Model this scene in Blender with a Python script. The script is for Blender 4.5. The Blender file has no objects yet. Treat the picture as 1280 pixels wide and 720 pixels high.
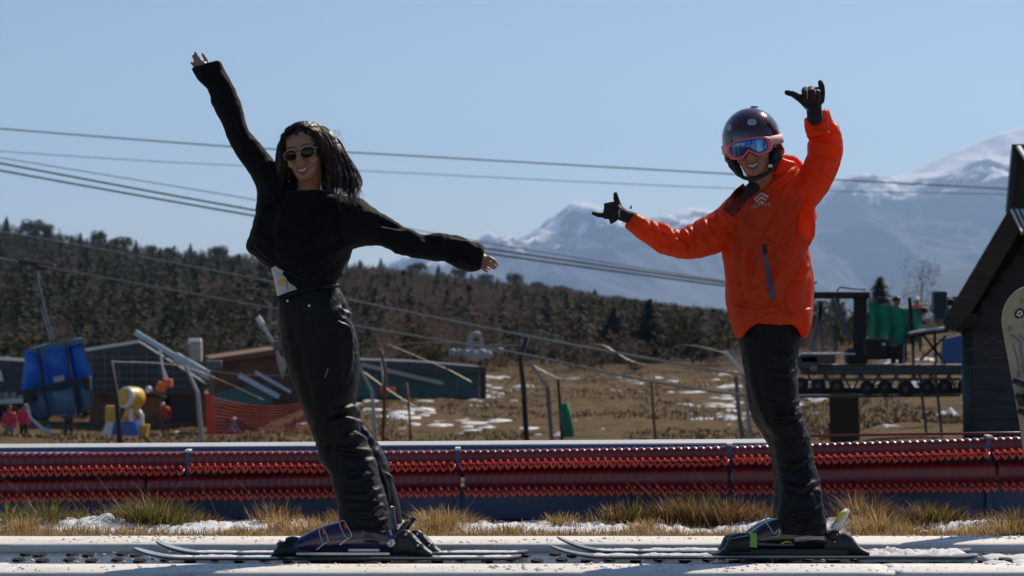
import bpy, bmesh, math, random
import numpy as np
from mathutils import Vector, Matrix, noise
from mathutils.bvhtree import BVHTree
PI = math.pi
R = math.radians
rng = random.Random(7)
nr = np.random.default_rng(7)
scene = bpy.context.scene
COL = scene.collection

# ------------------------------------------------------------------ camera
cam_d = bpy.data.cameras.new("camera")
cam = bpy.data.objects.new("camera", cam_d)
COL.objects.link(cam)
cam_d.sensor_width = 36.0
cam_d.lens = 90.0
cam.location = (0, 0, 1.0)
cam.rotation_euler = (R(90) + 20 / 3200.0, 0, 0)
cam_d.clip_start = 0.2
cam_d.clip_end = 60000
cam_d.dof.use_dof = True
cam_d.dof.focus_distance = 10.0
cam_d.dof.aperture_fstop = 7.0
scene.camera = cam

# ------------------------------------------------------------------ sky, sun, exposure
SUN_EL, SUN_AZ = R(43), R(36)      # azimuth from the view direction (+Y) towards +X
world = bpy.data.worlds.new("World")
scene.world = world
world.use_nodes = True
wn = world.node_tree
for n in list(wn.nodes):
    wn.nodes.remove(n)
w_out = wn.nodes.new("ShaderNodeOutputWorld")
w_bg = wn.nodes.new("ShaderNodeBackground")
w_sky = wn.nodes.new("ShaderNodeTexSky")
w_sky.sky_type = 'NISHITA'
w_sky.sun_disc = False
w_sky.sun_elevation = SUN_EL
w_sky.sun_rotation = SUN_AZ
w_sky.altitude = 1600
w_sky.air_density = 1.0
w_sky.dust_density = 0.9
w_sky.ozone_density = 3.0
w_bg.inputs["Strength"].default_value = 0.082
wn.links.new(w_sky.outputs[0], w_bg.inputs["Color"])
wn.links.new(w_bg.outputs[0], w_out.inputs["Surface"])
sun_d = bpy.data.lights.new("sun", 'SUN')
sun_d.energy = 4.4
sun_d.angle = R(0.53)
sun_d.color = (1.0, 0.89, 0.74)
sun = bpy.data.objects.new("sun", sun_d)
COL.objects.link(sun)
to_sun = Vector((math.sin(SUN_AZ) * math.cos(SUN_EL), math.cos(SUN_AZ) * math.cos(SUN_EL), math.sin(SUN_EL)))
sun.rotation_euler = to_sun.to_track_quat('Z', 'Y').to_euler()
sun.location = (20, 20, 30)
scene.view_settings.view_transform = 'Standard'
scene.view_settings.look = 'None'
scene.view_settings.exposure = 0.12
scene.view_settings.gamma = 1.0
scene.cycles.volume_bounces = 1
scene.cycles.max_bounces = 8
scene.cycles.transparent_max_bounces = 12

# ------------------------------------------------------------------ helpers
def W(px, py, d):
    """world point that lies at distance d along +Y and projects to (px, py) of the 1280 x 720 frame"""
    return Vector(((px - 640) / 3200.0 * d, d, 1.0 - (py - 380) / 3200.0 * d))

def interp(x, xs, ys):
    return float(np.interp(x, xs, ys))

def mat(name, color, rough=0.7, metal=0.0, var=0.12, scale=8.0, bump=0.0, bscale=40.0, color2=None,
        spec=0.5, coat=0.0, trans=0.0, sheen=0.0, thresh=None, aniso=None, detail=5.0, emission=None):
    m = bpy.data.materials.new(name)
    m.use_nodes = True
    nt = m.node_tree
    b = nt.nodes["Principled BSDF"]
    b.inputs["Roughness"].default_value = rough
    b.inputs["Metallic"].default_value = metal
    b.inputs["Specular IOR Level"].default_value = spec
    if coat: b.inputs["Coat Weight"].default_value = coat
    if trans:
        b.inputs["Transmission Weight"].default_value = trans
    if sheen:
        b.inputs["Sheen Weight"].default_value = sheen
    tc = nt.nodes.new("ShaderNodeTexCoord")
    mp = nt.nodes.new("ShaderNodeMapping")
    if aniso: mp.inputs["Scale"].default_value = aniso
    nt.links.new(tc.outputs["Object"], mp.inputs[0])
    nz = nt.nodes.new("ShaderNodeTexNoise")
    nz.inputs["Scale"].default_value = scale
    nz.inputs["Detail"].default_value = detail
    nz.inputs["Roughness"].default_value = 0.6
    nt.links.new(mp.outputs[0], nz.inputs["Vector"])
    ramp = nt.nodes.new("ShaderNodeValToRGB")
    c = color
    if color2 is None:
        lo = tuple(max(0, v * (1 - var)) for v in c) + (1,)
        hi = tuple(min(1, v * (1 + var)) for v in c) + (1,)
    else:
        lo, hi = tuple(c) + (1,), tuple(color2) + (1,)
    t0, t1 = thresh if thresh else (0.3, 0.7)
    ramp.color_ramp.elements[0].position = t0
    ramp.color_ramp.elements[1].position = t1
    ramp.color_ramp.elements[0].color = lo
    ramp.color_ramp.elements[1].color = hi
    nt.links.new(nz.outputs[0], ramp.inputs[0])
    nt.links.new(ramp.outputs[0], b.inputs["Base Color"])
    if bump:
        n2 = nt.nodes.new("ShaderNodeTexNoise")
        n2.inputs["Scale"].default_value = bscale
        n2.inputs["Detail"].default_value = 6
        nt.links.new(mp.outputs[0], n2.inputs["Vector"])
        bp = nt.nodes.new("ShaderNodeBump")
        bp.inputs["Strength"].default_value = min(1.0, bump)
        bp.inputs["Distance"].default_value = 0.5 / bscale
        nt.links.new(n2.outputs[0], bp.inputs["Height"])
        nt.links.new(bp.outputs[0], b.inputs["Normal"])
    return m

def add_translucent(m, color, fac):
    nt = m.node_tree
    out = nt.nodes["Material Output"]
    b = nt.nodes["Principled BSDF"]
    t = nt.nodes.new("ShaderNodeBsdfTranslucent")
    t.inputs[0].default_value = tuple(color) + (1,)
    mx = nt.nodes.new("ShaderNodeMixShader")
    mx.inputs[0].default_value = fac
    nt.links.new(b.outputs[0], mx.inputs[1])
    nt.links.new(t.outputs[0], mx.inputs[2])
    nt.links.new(mx.outputs[0], out.inputs["Surface"])
    return m

def link(o, parent=None):
    COL.objects.link(o)
    if parent is not None:
        o.parent = parent
        o.matrix_parent_inverse = Matrix.Translation(-Vector(parent.location)) if parent.parent is None else Matrix.Translation(-world_loc(parent))
    return o

def world_loc(o):
    # every object is built in world coordinates; only top-level Empties carry a location
    p = o
    while p.parent is not None:
        p = p.parent
    return Vector(p.location) if p.type == 'EMPTY' else Vector((0, 0, 0))

def obj(name, verts, faces, m, parent=None, smooth=False):
    me = bpy.data.meshes.new(name)
    me.from_pydata([tuple(v) for v in verts], [], [tuple(int(i) for i in f) for f in faces])
    me.update()
    return obj_me(name, me, m, parent, smooth)

def obj_np(name, V, F, m, parent=None, smooth=False):
    """V (n,3), F (k,3|4) arrays"""
    V = np.asarray(V, dtype=np.float32); F = np.asarray(F, dtype=np.int32)
    me = bpy.data.meshes.new(name)
    k, s = F.shape
    me.vertices.add(len(V)); me.vertices.foreach_set("co", V.ravel())
    me.loops.add(k * s); me.loops.foreach_set("vertex_index", F.ravel())
    me.polygons.add(k)
    me.polygons.foreach_set("loop_start", np.arange(0, k * s, s, dtype=np.int32))
    me.update(calc_edges=True)
    me.validate()
    return obj_me(name, me, m, parent, smooth)

def obj_me(name, me, m, parent=None, smooth=False):
    if m is not None:
        for mm in (m if isinstance(m, (list, tuple)) else [m]):
            me.materials.append(mm)
    if smooth:
        me.polygons.foreach_set("use_smooth", [True] * len(me.polygons))
    o = bpy.data.objects.new(name, me)
    COL.objects.link(o)
    if parent is not None:
        set_parent(o, parent)
    return o

def set_parent(o, parent):
    o.parent = parent
    inv = Matrix.Identity(4)
    root = parent
    while root.parent is not None:
        root = root.parent
    if root.type == 'EMPTY' and parent is root:
        inv = Matrix.Translation(-Vector(root.location))
    o.matrix_parent_inverse = inv
    if parent is not root:
        # parent mesh is itself offset back to world coordinates: identity chain
        o.matrix_parent_inverse = Matrix.Identity(4)

def thing(name, label, cat, loc=(0, 0, 0), group=None):
    o = bpy.data.objects.new(name, None)
    o.empty_display_size = 0.1
    o.location = loc
    COL.objects.link(o)
    o['label'] = label; o['category'] = cat
    if group: o['group'] = group
    return o

def tag(o, label=None, cat=None, group=None, kind=None):
    if label: o['label'] = label
    if cat: o['category'] = cat
    if group: o['group'] = group
    if kind: o['kind'] = kind
    return o

class MB:
    """collects boxes, tubes and sheets into one mesh"""
    def __init__(s): s.v = []; s.f = []
    def add(s, vs, fs):
        n = len(s.v); s.v += [Vector(v) for v in vs]; s.f += [tuple(i + n for i in f) for f in fs]
    def box(s, c, size, rot=None):
        c = Vector(c); x, y, z = (q / 2 for q in size)
        vs = [Vector((i * x, j * y, k * z)) for i in (-1, 1) for j in (-1, 1) for k in (-1, 1)]
        if rot is not None: vs = [rot @ v for v in vs]
        s.add([v + c for v in vs], [(0, 1, 3, 2), (4, 6, 7, 5), (0, 4, 5, 1), (2, 3, 7, 6), (0, 2, 6, 4), (1, 5, 7, 3)])
    def bevbox(s, c, size, b=0.01, rot=None):
        bm = bmesh.new(); bmesh.ops.create_cube(bm, size=1.0)
        bmesh.ops.scale(bm, vec=Vector(size), verts=bm.verts)
        bmesh.ops.bevel(bm, geom=list(bm.edges), offset=b, segments=2, affect='EDGES', profile=0.5)
        bm.verts.index_update()
        vs = [v.co.copy() for v in bm.verts]
        if rot is not None: vs = [rot @ v for v in vs]
        s.add([v + Vector(c) for v in vs], [[v.index for v in f.verts] for f in bm.faces]); bm.free()
    def bar(s, a, b, w, h=None, up=(0, 0, 1)):
        a, b = Vector(a), Vector(b); h = h or w
        t = (b - a); L = t.length; t.normalize()
        u = Vector(up)
        if abs(t.dot(u)) > 0.98: u = Vector((0, 1, 0))
        sx = t.cross(u).normalized(); u = sx.cross(t).normalized()
        rot = Matrix((sx, t, u)).transposed()
        s.box((a + b) / 2, (w, L, h), rot)
    def tube(s, pts, r, n=8, cap=True):
        pts = [Vector(p) for p in pts]
        if not isinstance(r, (list, tuple)): r = [r] * len(pts)
        rings = []
        prev = None
        for i, p in enumerate(pts):
            t = (pts[min(i + 1, len(pts) - 1)] - pts[max(i - 1, 0)]).normalized()
            if prev is None:
                u = Vector((0, 0, 1)) if abs(t.z) < 0.9 else Vector((0, 1, 0))
            else: u = prev
            a = t.cross(u)
            if a.length < 1e-6: a = t.cross(Vector((1, 0, 0)))
            a.normalize(); bb = a.cross(t).normalized(); prev = bb
            rings.append([p + (a * math.cos(2 * PI * k / n) + bb * math.sin(2 * PI * k / n)) * r[i] for k in range(n)])
        vs = [v for q in rings for v in q]; fs = []
        for i in range(len(pts) - 1):
            for k in range(n):
                fs.append((i * n + k, i * n + (k + 1) % n, (i + 1) * n + (k + 1) % n, (i + 1) * n + k))
        if cap:
            fs.append(tuple(range(n - 1, -1, -1))); fs.append(tuple((len(pts) - 1) * n + k for k in range(n)))
        s.add(vs, fs)
    EXT = Vector((0, 1, 0))
    def prism(s, poly, d0, d1, axis='y'):
        """poly: list of world points (front outline); extruded along +Y by d1-d0"""
        n = len(poly)
        a = [Vector(p) + MB.EXT * d0 for p in poly]; b = [Vector(p) + MB.EXT * d1 for p in poly]
        s.add(a + b, [tuple(range(n)), tuple(range(2 * n - 1, n - 1, -1))] + [(i, i + n, (i + 1) % n + n, (i + 1) % n) for i in range(n)])
    def lathe(s, c, prof, n=16, axis=(0, 0, 1)):
        ax = Vector(axis).normalized()
        u = ax.cross(Vector((0, 1, 0)) if abs(ax.y) < .9 else Vector((1, 0, 0))).normalized(); w = ax.cross(u)
        vs = []; fs = []
        for (r, h) in prof:
            for k in range(n):
                a = 2 * PI * k / n
                vs.append(Vector(c) + ax * h + (u * math.cos(a) + w * math.sin(a)) * r)
        for i in range(len(prof) - 1):
            for k in range(n):
                fs.append((i * n + k, i * n + (k + 1) % n, (i + 1) * n + (k + 1) % n, (i + 1) * n + k))
        fs.append(tuple(range(n - 1, -1, -1))); fs.append(tuple((len(prof) - 1) * n + k for k in range(n)))
        s.add(vs, fs)
    def build(s, name, m, parent=None, smooth=False):
        bm = bmesh.new()
        vs = [bm.verts.new(v) for v in s.v]
        for f in s.f:
            try: bm.faces.new([vs[i] for i in f])
            except ValueError: pass
        bmesh.ops.recalc_face_normals(bm, faces=bm.faces)
        me = bpy.data.meshes.new(name); bm.to_mesh(me); bm.free()
        return obj_me(name, me, m, parent, smooth)

def tubeobj(name, pts, r, m, parent=None, n=8, smooth=True):
    b = MB(); b.tube(pts, r, n); return b.build(name, m, parent, smooth)
# ------------------------------------------------------------------ land
RX = [-260, -140, -118, -96, -74, -52, -31, -4.4, 13, 26, 44, 58, 79, 130, 260]
RZ = [26, 21, 17.2, 13.9, 12.4, 10.2, 8.9, 4.9, 3, 0.4, -2.1, -3.6, -5.4, -7, -9]
def sstep(a, b, x):
    t = min(1, max(0, (x - a) / (b - a))); return t * t * (3 - 2 * t)
def gz(x, y):
    z = 0.0
    if y > 13.2:
        z = interp(y, [13.2, 18, 30, 52, 80, 120, 150, 190], [-0.02, -0.25, -0.95, -1.95, -2.1, -2.15, -2.0, -1.9])
        left = .82 * sstep(-0.055, -0.12, x / y) * sstep(55, 88, y) * (1 - sstep(150, 230, y))
        z -= 2.3 * left
        right = sstep(0.085, 0.16, x / y)
        z += right * interp(y, [13, 30, 60, 120, 190, 260], [0, 0.2, 0.9, 1.7, 1.5, 0.0])
        if y < 260:
            z += 0.16 * noise.noise(Vector((x * 0.25, y * 0.12, 3))) * sstep(16, 40, y)
            z += 0.06 * noise.noise(Vector((x * 1.1, y * 0.6, 9))) * sstep(16, 40, y)
    if y > 190:
        s = min(1.0, (y - 190) / 510.0)
        rz = interp(x, RX, RZ)
        zz = -1.9 + (rz + 1.9) * s
        zz += 1.4 * noise.noise(Vector((x * 0.02, y * 0.012, 0))) * s * (1 - s) * 3
        z = zz if y > 260 else z + (zz + 1.9)
        if y > 700:
            z = rz + (-70 - rz) * sstep(700, 1600, y)
    return z

ys = [-8, -4, 0, 3, 6, 8, 9, 10.6, 10.9, 11.3, 11.7, 12.1, 12.6, 13.2, 14, 15, 17, 19, 22, 25, 28, 32, 36, 40]
ys += list(np.arange(43, 130, 1.6)) + list(np.arange(130, 260, 5)) + list(np.arange(260, 720, 12)) + [760, 820, 900, 1000, 1200, 1500, 2000, 3000, 5000, 8000, 12000, 20000, 26000]
NX = 180
V = []
for y in ys:
    hw = 14 + 0.36 * abs(y)
    for i in range(NX + 1):
        x = -hw + 2 * hw * i / NX
        V.append((x, y, gz(x, y) - (0.03 if y < 13 else 0)))
F = [(j * (NX + 1) + i, j * (NX + 1) + i + 1, (j + 1) * (NX + 1) + i + 1, (j + 1) * (NX + 1) + i) for j in range(len(ys) - 1) for i in range(NX)]
def ground_mat():
    m = bpy.data.materials.new("dry_grass_ground"); m.use_nodes = True
    nt = m.node_tree; b = nt.nodes["Principled BSDF"]; b.inputs["Roughness"].default_value = 0.95
    b.inputs["Specular IOR Level"].default_value = 0.1
    tc = nt.nodes.new("ShaderNodeTexCoord")
    def nz(scale, det=6, sc=(1, 1, 1)):
        mp = nt.nodes.new("ShaderNodeMapping"); mp.inputs["Scale"].default_value = sc
        nt.links.new(tc.outputs["Object"], mp.inputs[0])
        n = nt.nodes.new("ShaderNodeTexNoise"); n.inputs["Scale"].default_value = scale; n.inputs["Detail"].default_value = det
        n.inputs["Roughness"].default_value = 0.65
        nt.links.new(mp.outputs[0], n.inputs["Vector"]); return n
    def ramp(src, stops):
        r = nt.nodes.new("ShaderNodeValToRGB")
        el = r.color_ramp.elements
        el[0].position, el[0].color = stops[0][0], stops[0][1] + (1,)
        el[1].position, el[1].color = stops[-1][0], stops[-1][1] + (1,)
        for p, c in stops[1:-1]:
            e = el.new(p); e.color = c + (1,)
        nt.links.new(src, r.inputs[0]); return r
    a = nz(1.3, 9)
    base = ramp(a.outputs[0], [(0.34, (0.025, 0.019, 0.012)), (0.43, (0.095, 0.06, 0.03)), (0.51, (0.21, 0.125, 0.056)), (0.57, (0.07, 0.065, 0.027)), (0.66, (0.17, 0.12, 0.05))])
    s = nz(0.55, 10, (1.0, 0.3, 1.0))
    mask = ramp(s.outputs[0], [(0.64, (0, 0, 0)), (0.66, (1, 1, 1))])
    mix = nt.nodes.new("ShaderNodeMixRGB")
    nt.links.new(mask.outputs[0], mix.inputs[0]); nt.links.new(base.outputs[0], mix.inputs[1]); mix.inputs[2].default_value = (0.8, 0.82, 0.86, 1)
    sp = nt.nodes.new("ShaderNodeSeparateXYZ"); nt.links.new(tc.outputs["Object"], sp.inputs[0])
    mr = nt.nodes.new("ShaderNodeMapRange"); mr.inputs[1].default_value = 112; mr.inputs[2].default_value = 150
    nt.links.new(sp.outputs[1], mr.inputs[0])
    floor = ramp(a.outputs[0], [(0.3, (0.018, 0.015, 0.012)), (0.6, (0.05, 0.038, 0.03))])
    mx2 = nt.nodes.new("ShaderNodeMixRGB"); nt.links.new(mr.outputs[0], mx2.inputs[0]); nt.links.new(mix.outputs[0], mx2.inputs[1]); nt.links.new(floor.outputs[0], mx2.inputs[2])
    nt.links.new(mx2.outputs[0], b.inputs["Base Color"])
    h = nz(9, 8)
    bp = nt.nodes.new("ShaderNodeBump"); bp.inputs["Strength"].default_value = 0.8; bp.inputs["Distance"].default_value = 0.15
    nt.links.new(h.outputs[0], bp.inputs["Height"]); nt.links.new(bp.outputs[0], b.inputs["Normal"])
    return m
M_ground = ground_mat()
g = obj_np("ground", V, F, M_ground, None, True)
g['kind'] = 'structure'

# ------------------------------------------------------------------ distant snow mountains
def mountain_mat(name, snowline, rock=(0.05, 0.05, 0.055), sn=True):
    m = bpy.data.materials.new(name); m.use_nodes = True
    nt = m.node_tree; b = nt.nodes["Principled BSDF"]; b.inputs["Roughness"].default_value = 0.9; b.inputs["Specular IOR Level"].default_value = 0.1
    b.inputs["Base Color"].default_value = rock + (1,)
    if not sn: return m
    geo = nt.nodes.new("ShaderNodeNewGeometry"); tc = nt.nodes.new("ShaderNodeTexCoord")
    sep = nt.nodes.new("ShaderNodeSeparateXYZ"); nt.links.new(tc.outputs["Object"], sep.inputs[0])
    sn_ = nt.nodes.new("ShaderNodeSeparateXYZ"); nt.links.new(geo.outputs["Normal"], sn_.inputs[0])
    n = nt.nodes.new("ShaderNodeTexNoise"); n.inputs["Scale"].default_value = 0.004; n.inputs["Detail"].default_value = 9; n.inputs["Roughness"].default_value = .68
    nt.links.new(tc.outputs["Object"], n.inputs["Vector"])
    def mth(op, a, c, v=None):
        k = nt.nodes.new("ShaderNodeMath"); k.operation = op
        for i, q in enumerate((a, c)):
            if isinstance(q, (int, float)): k.inputs[i].default_value = q
            else: nt.links.new(q, k.inputs[i])
        return k.outputs[0]
    h = mth('MULTIPLY_ADD', n.outputs[0], 700.0); h.node.inputs[2].default_value = -350.0
    z = mth('ADD', sep.outputs[2], h)
    z0_ = mth('SUBTRACT', z, snowline)
    xs = mth('MULTIPLY', sep.outputs[0], 0.15)
    z2 = mth('SUBTRACT', z0_, xs)
    z3 = mth('DIVIDE', z2, 45.0)
    st = mth('SUBTRACT', sn_.outputs[2], 0.52)
    st2 = mth('MULTIPLY', st, 7.0)
    z3.node.use_clamp = True; st2.node.use_clamp = True
    fac = mth('MULTIPLY', z3, st2); fac.node.use_clamp = True
    mix = nt.nodes.new("ShaderNodeMixRGB"); nt.links.new(fac, mix.inputs[0])
    mix.inputs[1].default_value = rock + (1,); mix.inputs[2].default_value = (0.93, 0.93, 0.94, 1)
    nt.links.new(mix.outputs[0], b.inputs["Base Color"])
    return m

def fbm(x, y, s, seed, oct=6, ridged=True):
    v = 0; a = 1; f = 1.0 / s; t = 0
    for k in range(oct):
        n = noise.noise(Vector((x * f, y * f, seed + k * 7.3)))
        v += a * ((1 - abs(n) * 2.2) if ridged else n); t += a
        a *= 0.5; f *= 2.03
    return v / t
def range_mesh(name, skyl, D, depth, width, nx, ny, amp, seed, m, base=-80):
    xs_ = [(p[0] - 640) / 3200 * D for p in skyl]; zs_ = [(380 - p[1]) / 3200 * D + 1 for p in skyl]
    V = []
    for j in range(ny + 1):
        t = j / ny
        y = D - depth + 1.6 * depth * t
        for i in range(nx + 1):
            x = -width + 2 * width * i / nx
            top = interp(x, xs_, zs_)
            dy = (y - D) / depth
            env = max(0, 1 - abs(dy)) if dy < 0 else max(0, 1 - dy * 1.6)
            # spurs running down towards the viewer, leaning to the left
            spur = fbm(x + (y - D) * 0.35, y * 0.45, 1000, seed, 8)
            k = math.sin(min(1, abs(dy) * 2.2) * PI / 2)
            hh = (top - base) * env ** 1.15 + amp * (spur - 0.42) * (0.07 + k) * env ** 0.7
            V.append((x, y, base + hh))
    F = [(j * (nx + 1) + i, j * (nx + 1) + i + 1, (j + 1) * (nx + 1) + i + 1, (j + 1) * (nx + 1) + i) for j in range(ny) for i in range(nx)]
    o = obj_np(name, V, F, m, None, True); o['kind'] = 'structure'
    return o
SKL = [(-900, 420), (0, 400), (300, 380), (440, 352), (480, 335), (505, 323), (535, 324), (560, 334), (600, 326), (640, 311), (690, 293), (722, 273), (735, 274), (765, 290), (800, 277), (830, 270), (860, 259),
       (885, 262), (920, 272), (960, 262), (1000, 250), (1040, 232), (1060, 226), (1110, 225), (1150, 208), (1190, 189), (1220, 178), (1250, 166), (1285, 157), (1400, 140), (1700, 190), (2200, 260)]
range_mesh("mountain", SKL, 13000, 3200, 4200, 620, 200, 620, 3.0, mountain_mat("hazed_snowy_rock", 265, (0.075, 0.08, 0.095)))  # bluish rock tone stands in for part of the distance haze
range_mesh("foothill", [(-900, 420), (900, 420), (1000, 385), (1090, 361), (1130, 350), (1180, 338), (1230, 331), (1280, 322), (1500, 300), (2000, 330)], 8200, 1500, 3600, 160, 30, 90, 11.0,
           mountain_mat("wooded_slope", 0, (0.05, 0.055, 0.05), False))

# ------------------------------------------------------------------ trees
def leaf_cloud(centers, radii, n, size, squash=0.85):
    """quads scattered in a union of ellipsoids, biased to the shell"""
    V = []; F = []
    cs = np.array(centers); rs = np.array(radii)
    wts = rs[:, 0] * rs[:, 2]; wts = wts / wts.sum()
    idx = nr.choice(len(cs), n, p=wts)
    dirs = nr.normal(size=(n, 3)); dirs /= np.linalg.norm(dirs, axis=1)[:, None]
    rad = nr.uniform(0.35, 1.05, n) ** 0.6
    P = cs[idx] + dirs * rs[idx] * rad[:, None]
    a = nr.normal(size=(n, 3)); a /= np.linalg.norm(a, axis=1)[:, None]
    b = np.cross(a, nr.normal(size=(n, 3))); b /= np.linalg.norm(b, axis=1)[:, None]
    s = size * nr.uniform(0.5, 1.3, (n, 1))
    V = np.stack([P - a * s, P + b * s * squash, P + a * s, P - b * s * squash], 1).reshape(-1, 3)
    F = np.arange(4 * n).reshape(-1, 4)
    return V, F
def conifer_cloud(h, w, n, size):
    t = nr.uniform(0, 1, n) ** 0.75          # 0 top .. 1 bottom
    z = h * (1 - t * 0.93)
    tier = 0.75 + 0.35 * np.abs(np.sin(t * 26 + nr.uniform(0, 6)))
    r = w * 0.5 * (t ** 0.85) * tier * nr.uniform(0.3, 1.08, n)
    ang = nr.uniform(0, 2 * PI, n)
    P = np.stack([r * np.cos(ang), r * np.sin(ang), z - r * 0.25], 1)
    out = np.stack([np.cos(ang), np.sin(ang), -0.35 + 0 * ang], 1)
    side = np.stack([-np.sin(ang), np.cos(ang), nr.uniform(-.4, .4, n)], 1)
    s = size * nr.uniform(0.6, 1.3, (n, 1))
    V = np.stack([P - out * s, P + side * s * 0.45, P + out * s, P - side * s * 0.45], 1).reshape(-1, 3)
    return V, np.arange(4 * n).reshape(-1, 4)
def branches(h, n, spread, r0):
    b = MB()
    b.tube([(0, 0, -0.3), (0.02 * h, 0, h * 0.35), (0, 0.02 * h, h * 0.7), (0.01, 0, h * 0.93)], [r0, r0 * .75, r0 * .4, r0 * .1], 6)
    for i in range(n):
        z = h * (0.22 + 0.66 * i / n); a = i * 2.4 + rng.random()
        L = spread * (1.1 - 0.6 * i / n) * rng.uniform(.7, 1.1)
        d = Vector((math.cos(a), math.sin(a), 0))
        p0 = Vector((0, 0, z)); p1 = p0 + d * L * .5 + Vector((0, 0, L * .35)); p2 = p0 + d * L + Vector((0, 0, L * .9))
        b.tube([p0, p1, p2], [r0 * .35, r0 * .22, r0 * .06], 4, False)
        for q in range(3):
            e = p1.lerp(p2, .3 + .3 * q); aa = a + rng.uniform(-1.2, 1.2)
            b.tube([e, e + Vector((math.cos(aa), math.sin(aa), rng.uniform(.4, 1.2))) * L * .4], [r0 * .13, r0 * .03], 3, False)
    return b
M_conifer = mat("conifer_needles", (0.012, 0.022, 0.014), 0.85, color2=(0.03, 0.046, 0.026), scale=0.7, spec=.2)
M_bush = mat("broadleaf_olive", (0.022, 0.030, 0.014), 0.85, color2=(0.065, 0.066, 0.026), scale=0.5, spec=.2)
M_bare = mat("bare_twigs_brown", (0.05, 0.036, 0.032), 0.9, color2=(0.11, 0.078, 0.066), scale=0.5, spec=.1)
add_translucent(M_bush, (.10, .10, .03), .12); add_translucent(M_bare, (.17, .12, .10), .28)
M_bark = mat("tree_bark", (0.09, 0.07, 0.055), 0.95, scale=5, bump=.4)
protos = {}
def proto(kind, i):
    key = (kind, i)
    if key in protos: return protos[key]
    if kind == 'conifer':
        V, F = conifer_cloud(1.0, 0.8 + .1 * i, 1700, 0.045)
    elif kind == 'bush':
        cs = [(rng.uniform(-.25, .25), rng.uniform(-.25, .25), rng.uniform(.35, .8)) for _ in range(9)]
        rs = [(rng.uniform(.16, .28),) * 2 + (rng.uniform(.14, .24),) for _ in range(9)]
        V, F = leaf_cloud(cs, rs, 1500, 0.03)
    else:
        cs = [(rng.uniform(-.25, .25), rng.uniform(-.25, .25), rng.uniform(.4, .85)) for _ in range(9)]
        rs = [(rng.uniform(.14, .26),) * 2 + (rng.uniform(.14, .24),) for _ in range(9)]
        V, F = leaf_cloud(cs, rs, 900, 0.022, .25)
    mt = {'conifer': M_conifer, 'bush': M_bush, 'bare': M_bare}[kind]
    me = bpy.data.meshes.new("crown"); me.from_pydata(V.tolist(), [], F.tolist()); me.materials.append(mt)
    tb = branches(1.0, 9, .3, .022 if kind != 'conifer' else .018)
    bm = bmesh.new()
    vs = [bm.verts.new(v) for v in tb.v]
    for f in tb.f: bm.faces.new([vs[q] for q in f])
    mt_ = bpy.data.meshes.new("trunk"); bm.to_mesh(mt_); bm.free(); mt_.materials.append(M_bark)
    protos[key] = (me, mt_); return protos[key]
USED = {}
def tree(kind, i, x, y, h, w, label, group, sink=0.1, z=None):
    me, mt_ = proto(kind, i)
    t = thing({'conifer': 'conifer_tree', 'bush': 'leafy_tree', 'bare': 'bare_tree'}[kind], label, 'tree', (x, y, (gz(x, y) if z is None else z) - sink), group)
    t.rotation_euler.z = rng.uniform(0, 6.28)
    for nm, m_ in (('crown', me), ('trunk', mt_)):
        c = bpy.data.objects.new(nm, m_); COL.objects.link(c); c.parent = t; c.scale = (w, w, h)
    return t

# far wood on the hillside: one mass
def wood_mass(name, kind_fn, mt, count_scale, nleaf, seedn):
    pass
FV = {'conifer': [], 'bush': [], 'bare': []}
smallp = {'conifer': [conifer_cloud(1, .8 + .1 * k, 190, .066) for k in range(4)],
          'bush': [leaf_cloud([(rng.uniform(-.2, .2), rng.uniform(-.2, .2), rng.uniform(.3, .75)) for _ in range(6)], [(.25, .25, .22)] * 6, 170, .055) for k in range(4)],
          'bare': [leaf_cloud([(rng.uniform(-.25, .25), rng.uniform(-.25, .25), rng.uniform(.3, .75)) for _ in range(6)], [(.24, .24, .22)] * 6, 140, .06, .3) for k in range(4)]}
cnt = 0
r2 = random.Random(21)
SKX = [-200, 0, 100, 200, 300, 400, 500, 620, 700, 760, 840, 905, 1000, 1300]
SKY = [262, 268, 286, 301, 309, 320, 326, 342, 352, 364, 374, 382, 388, 396]
y = 122.0
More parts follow.
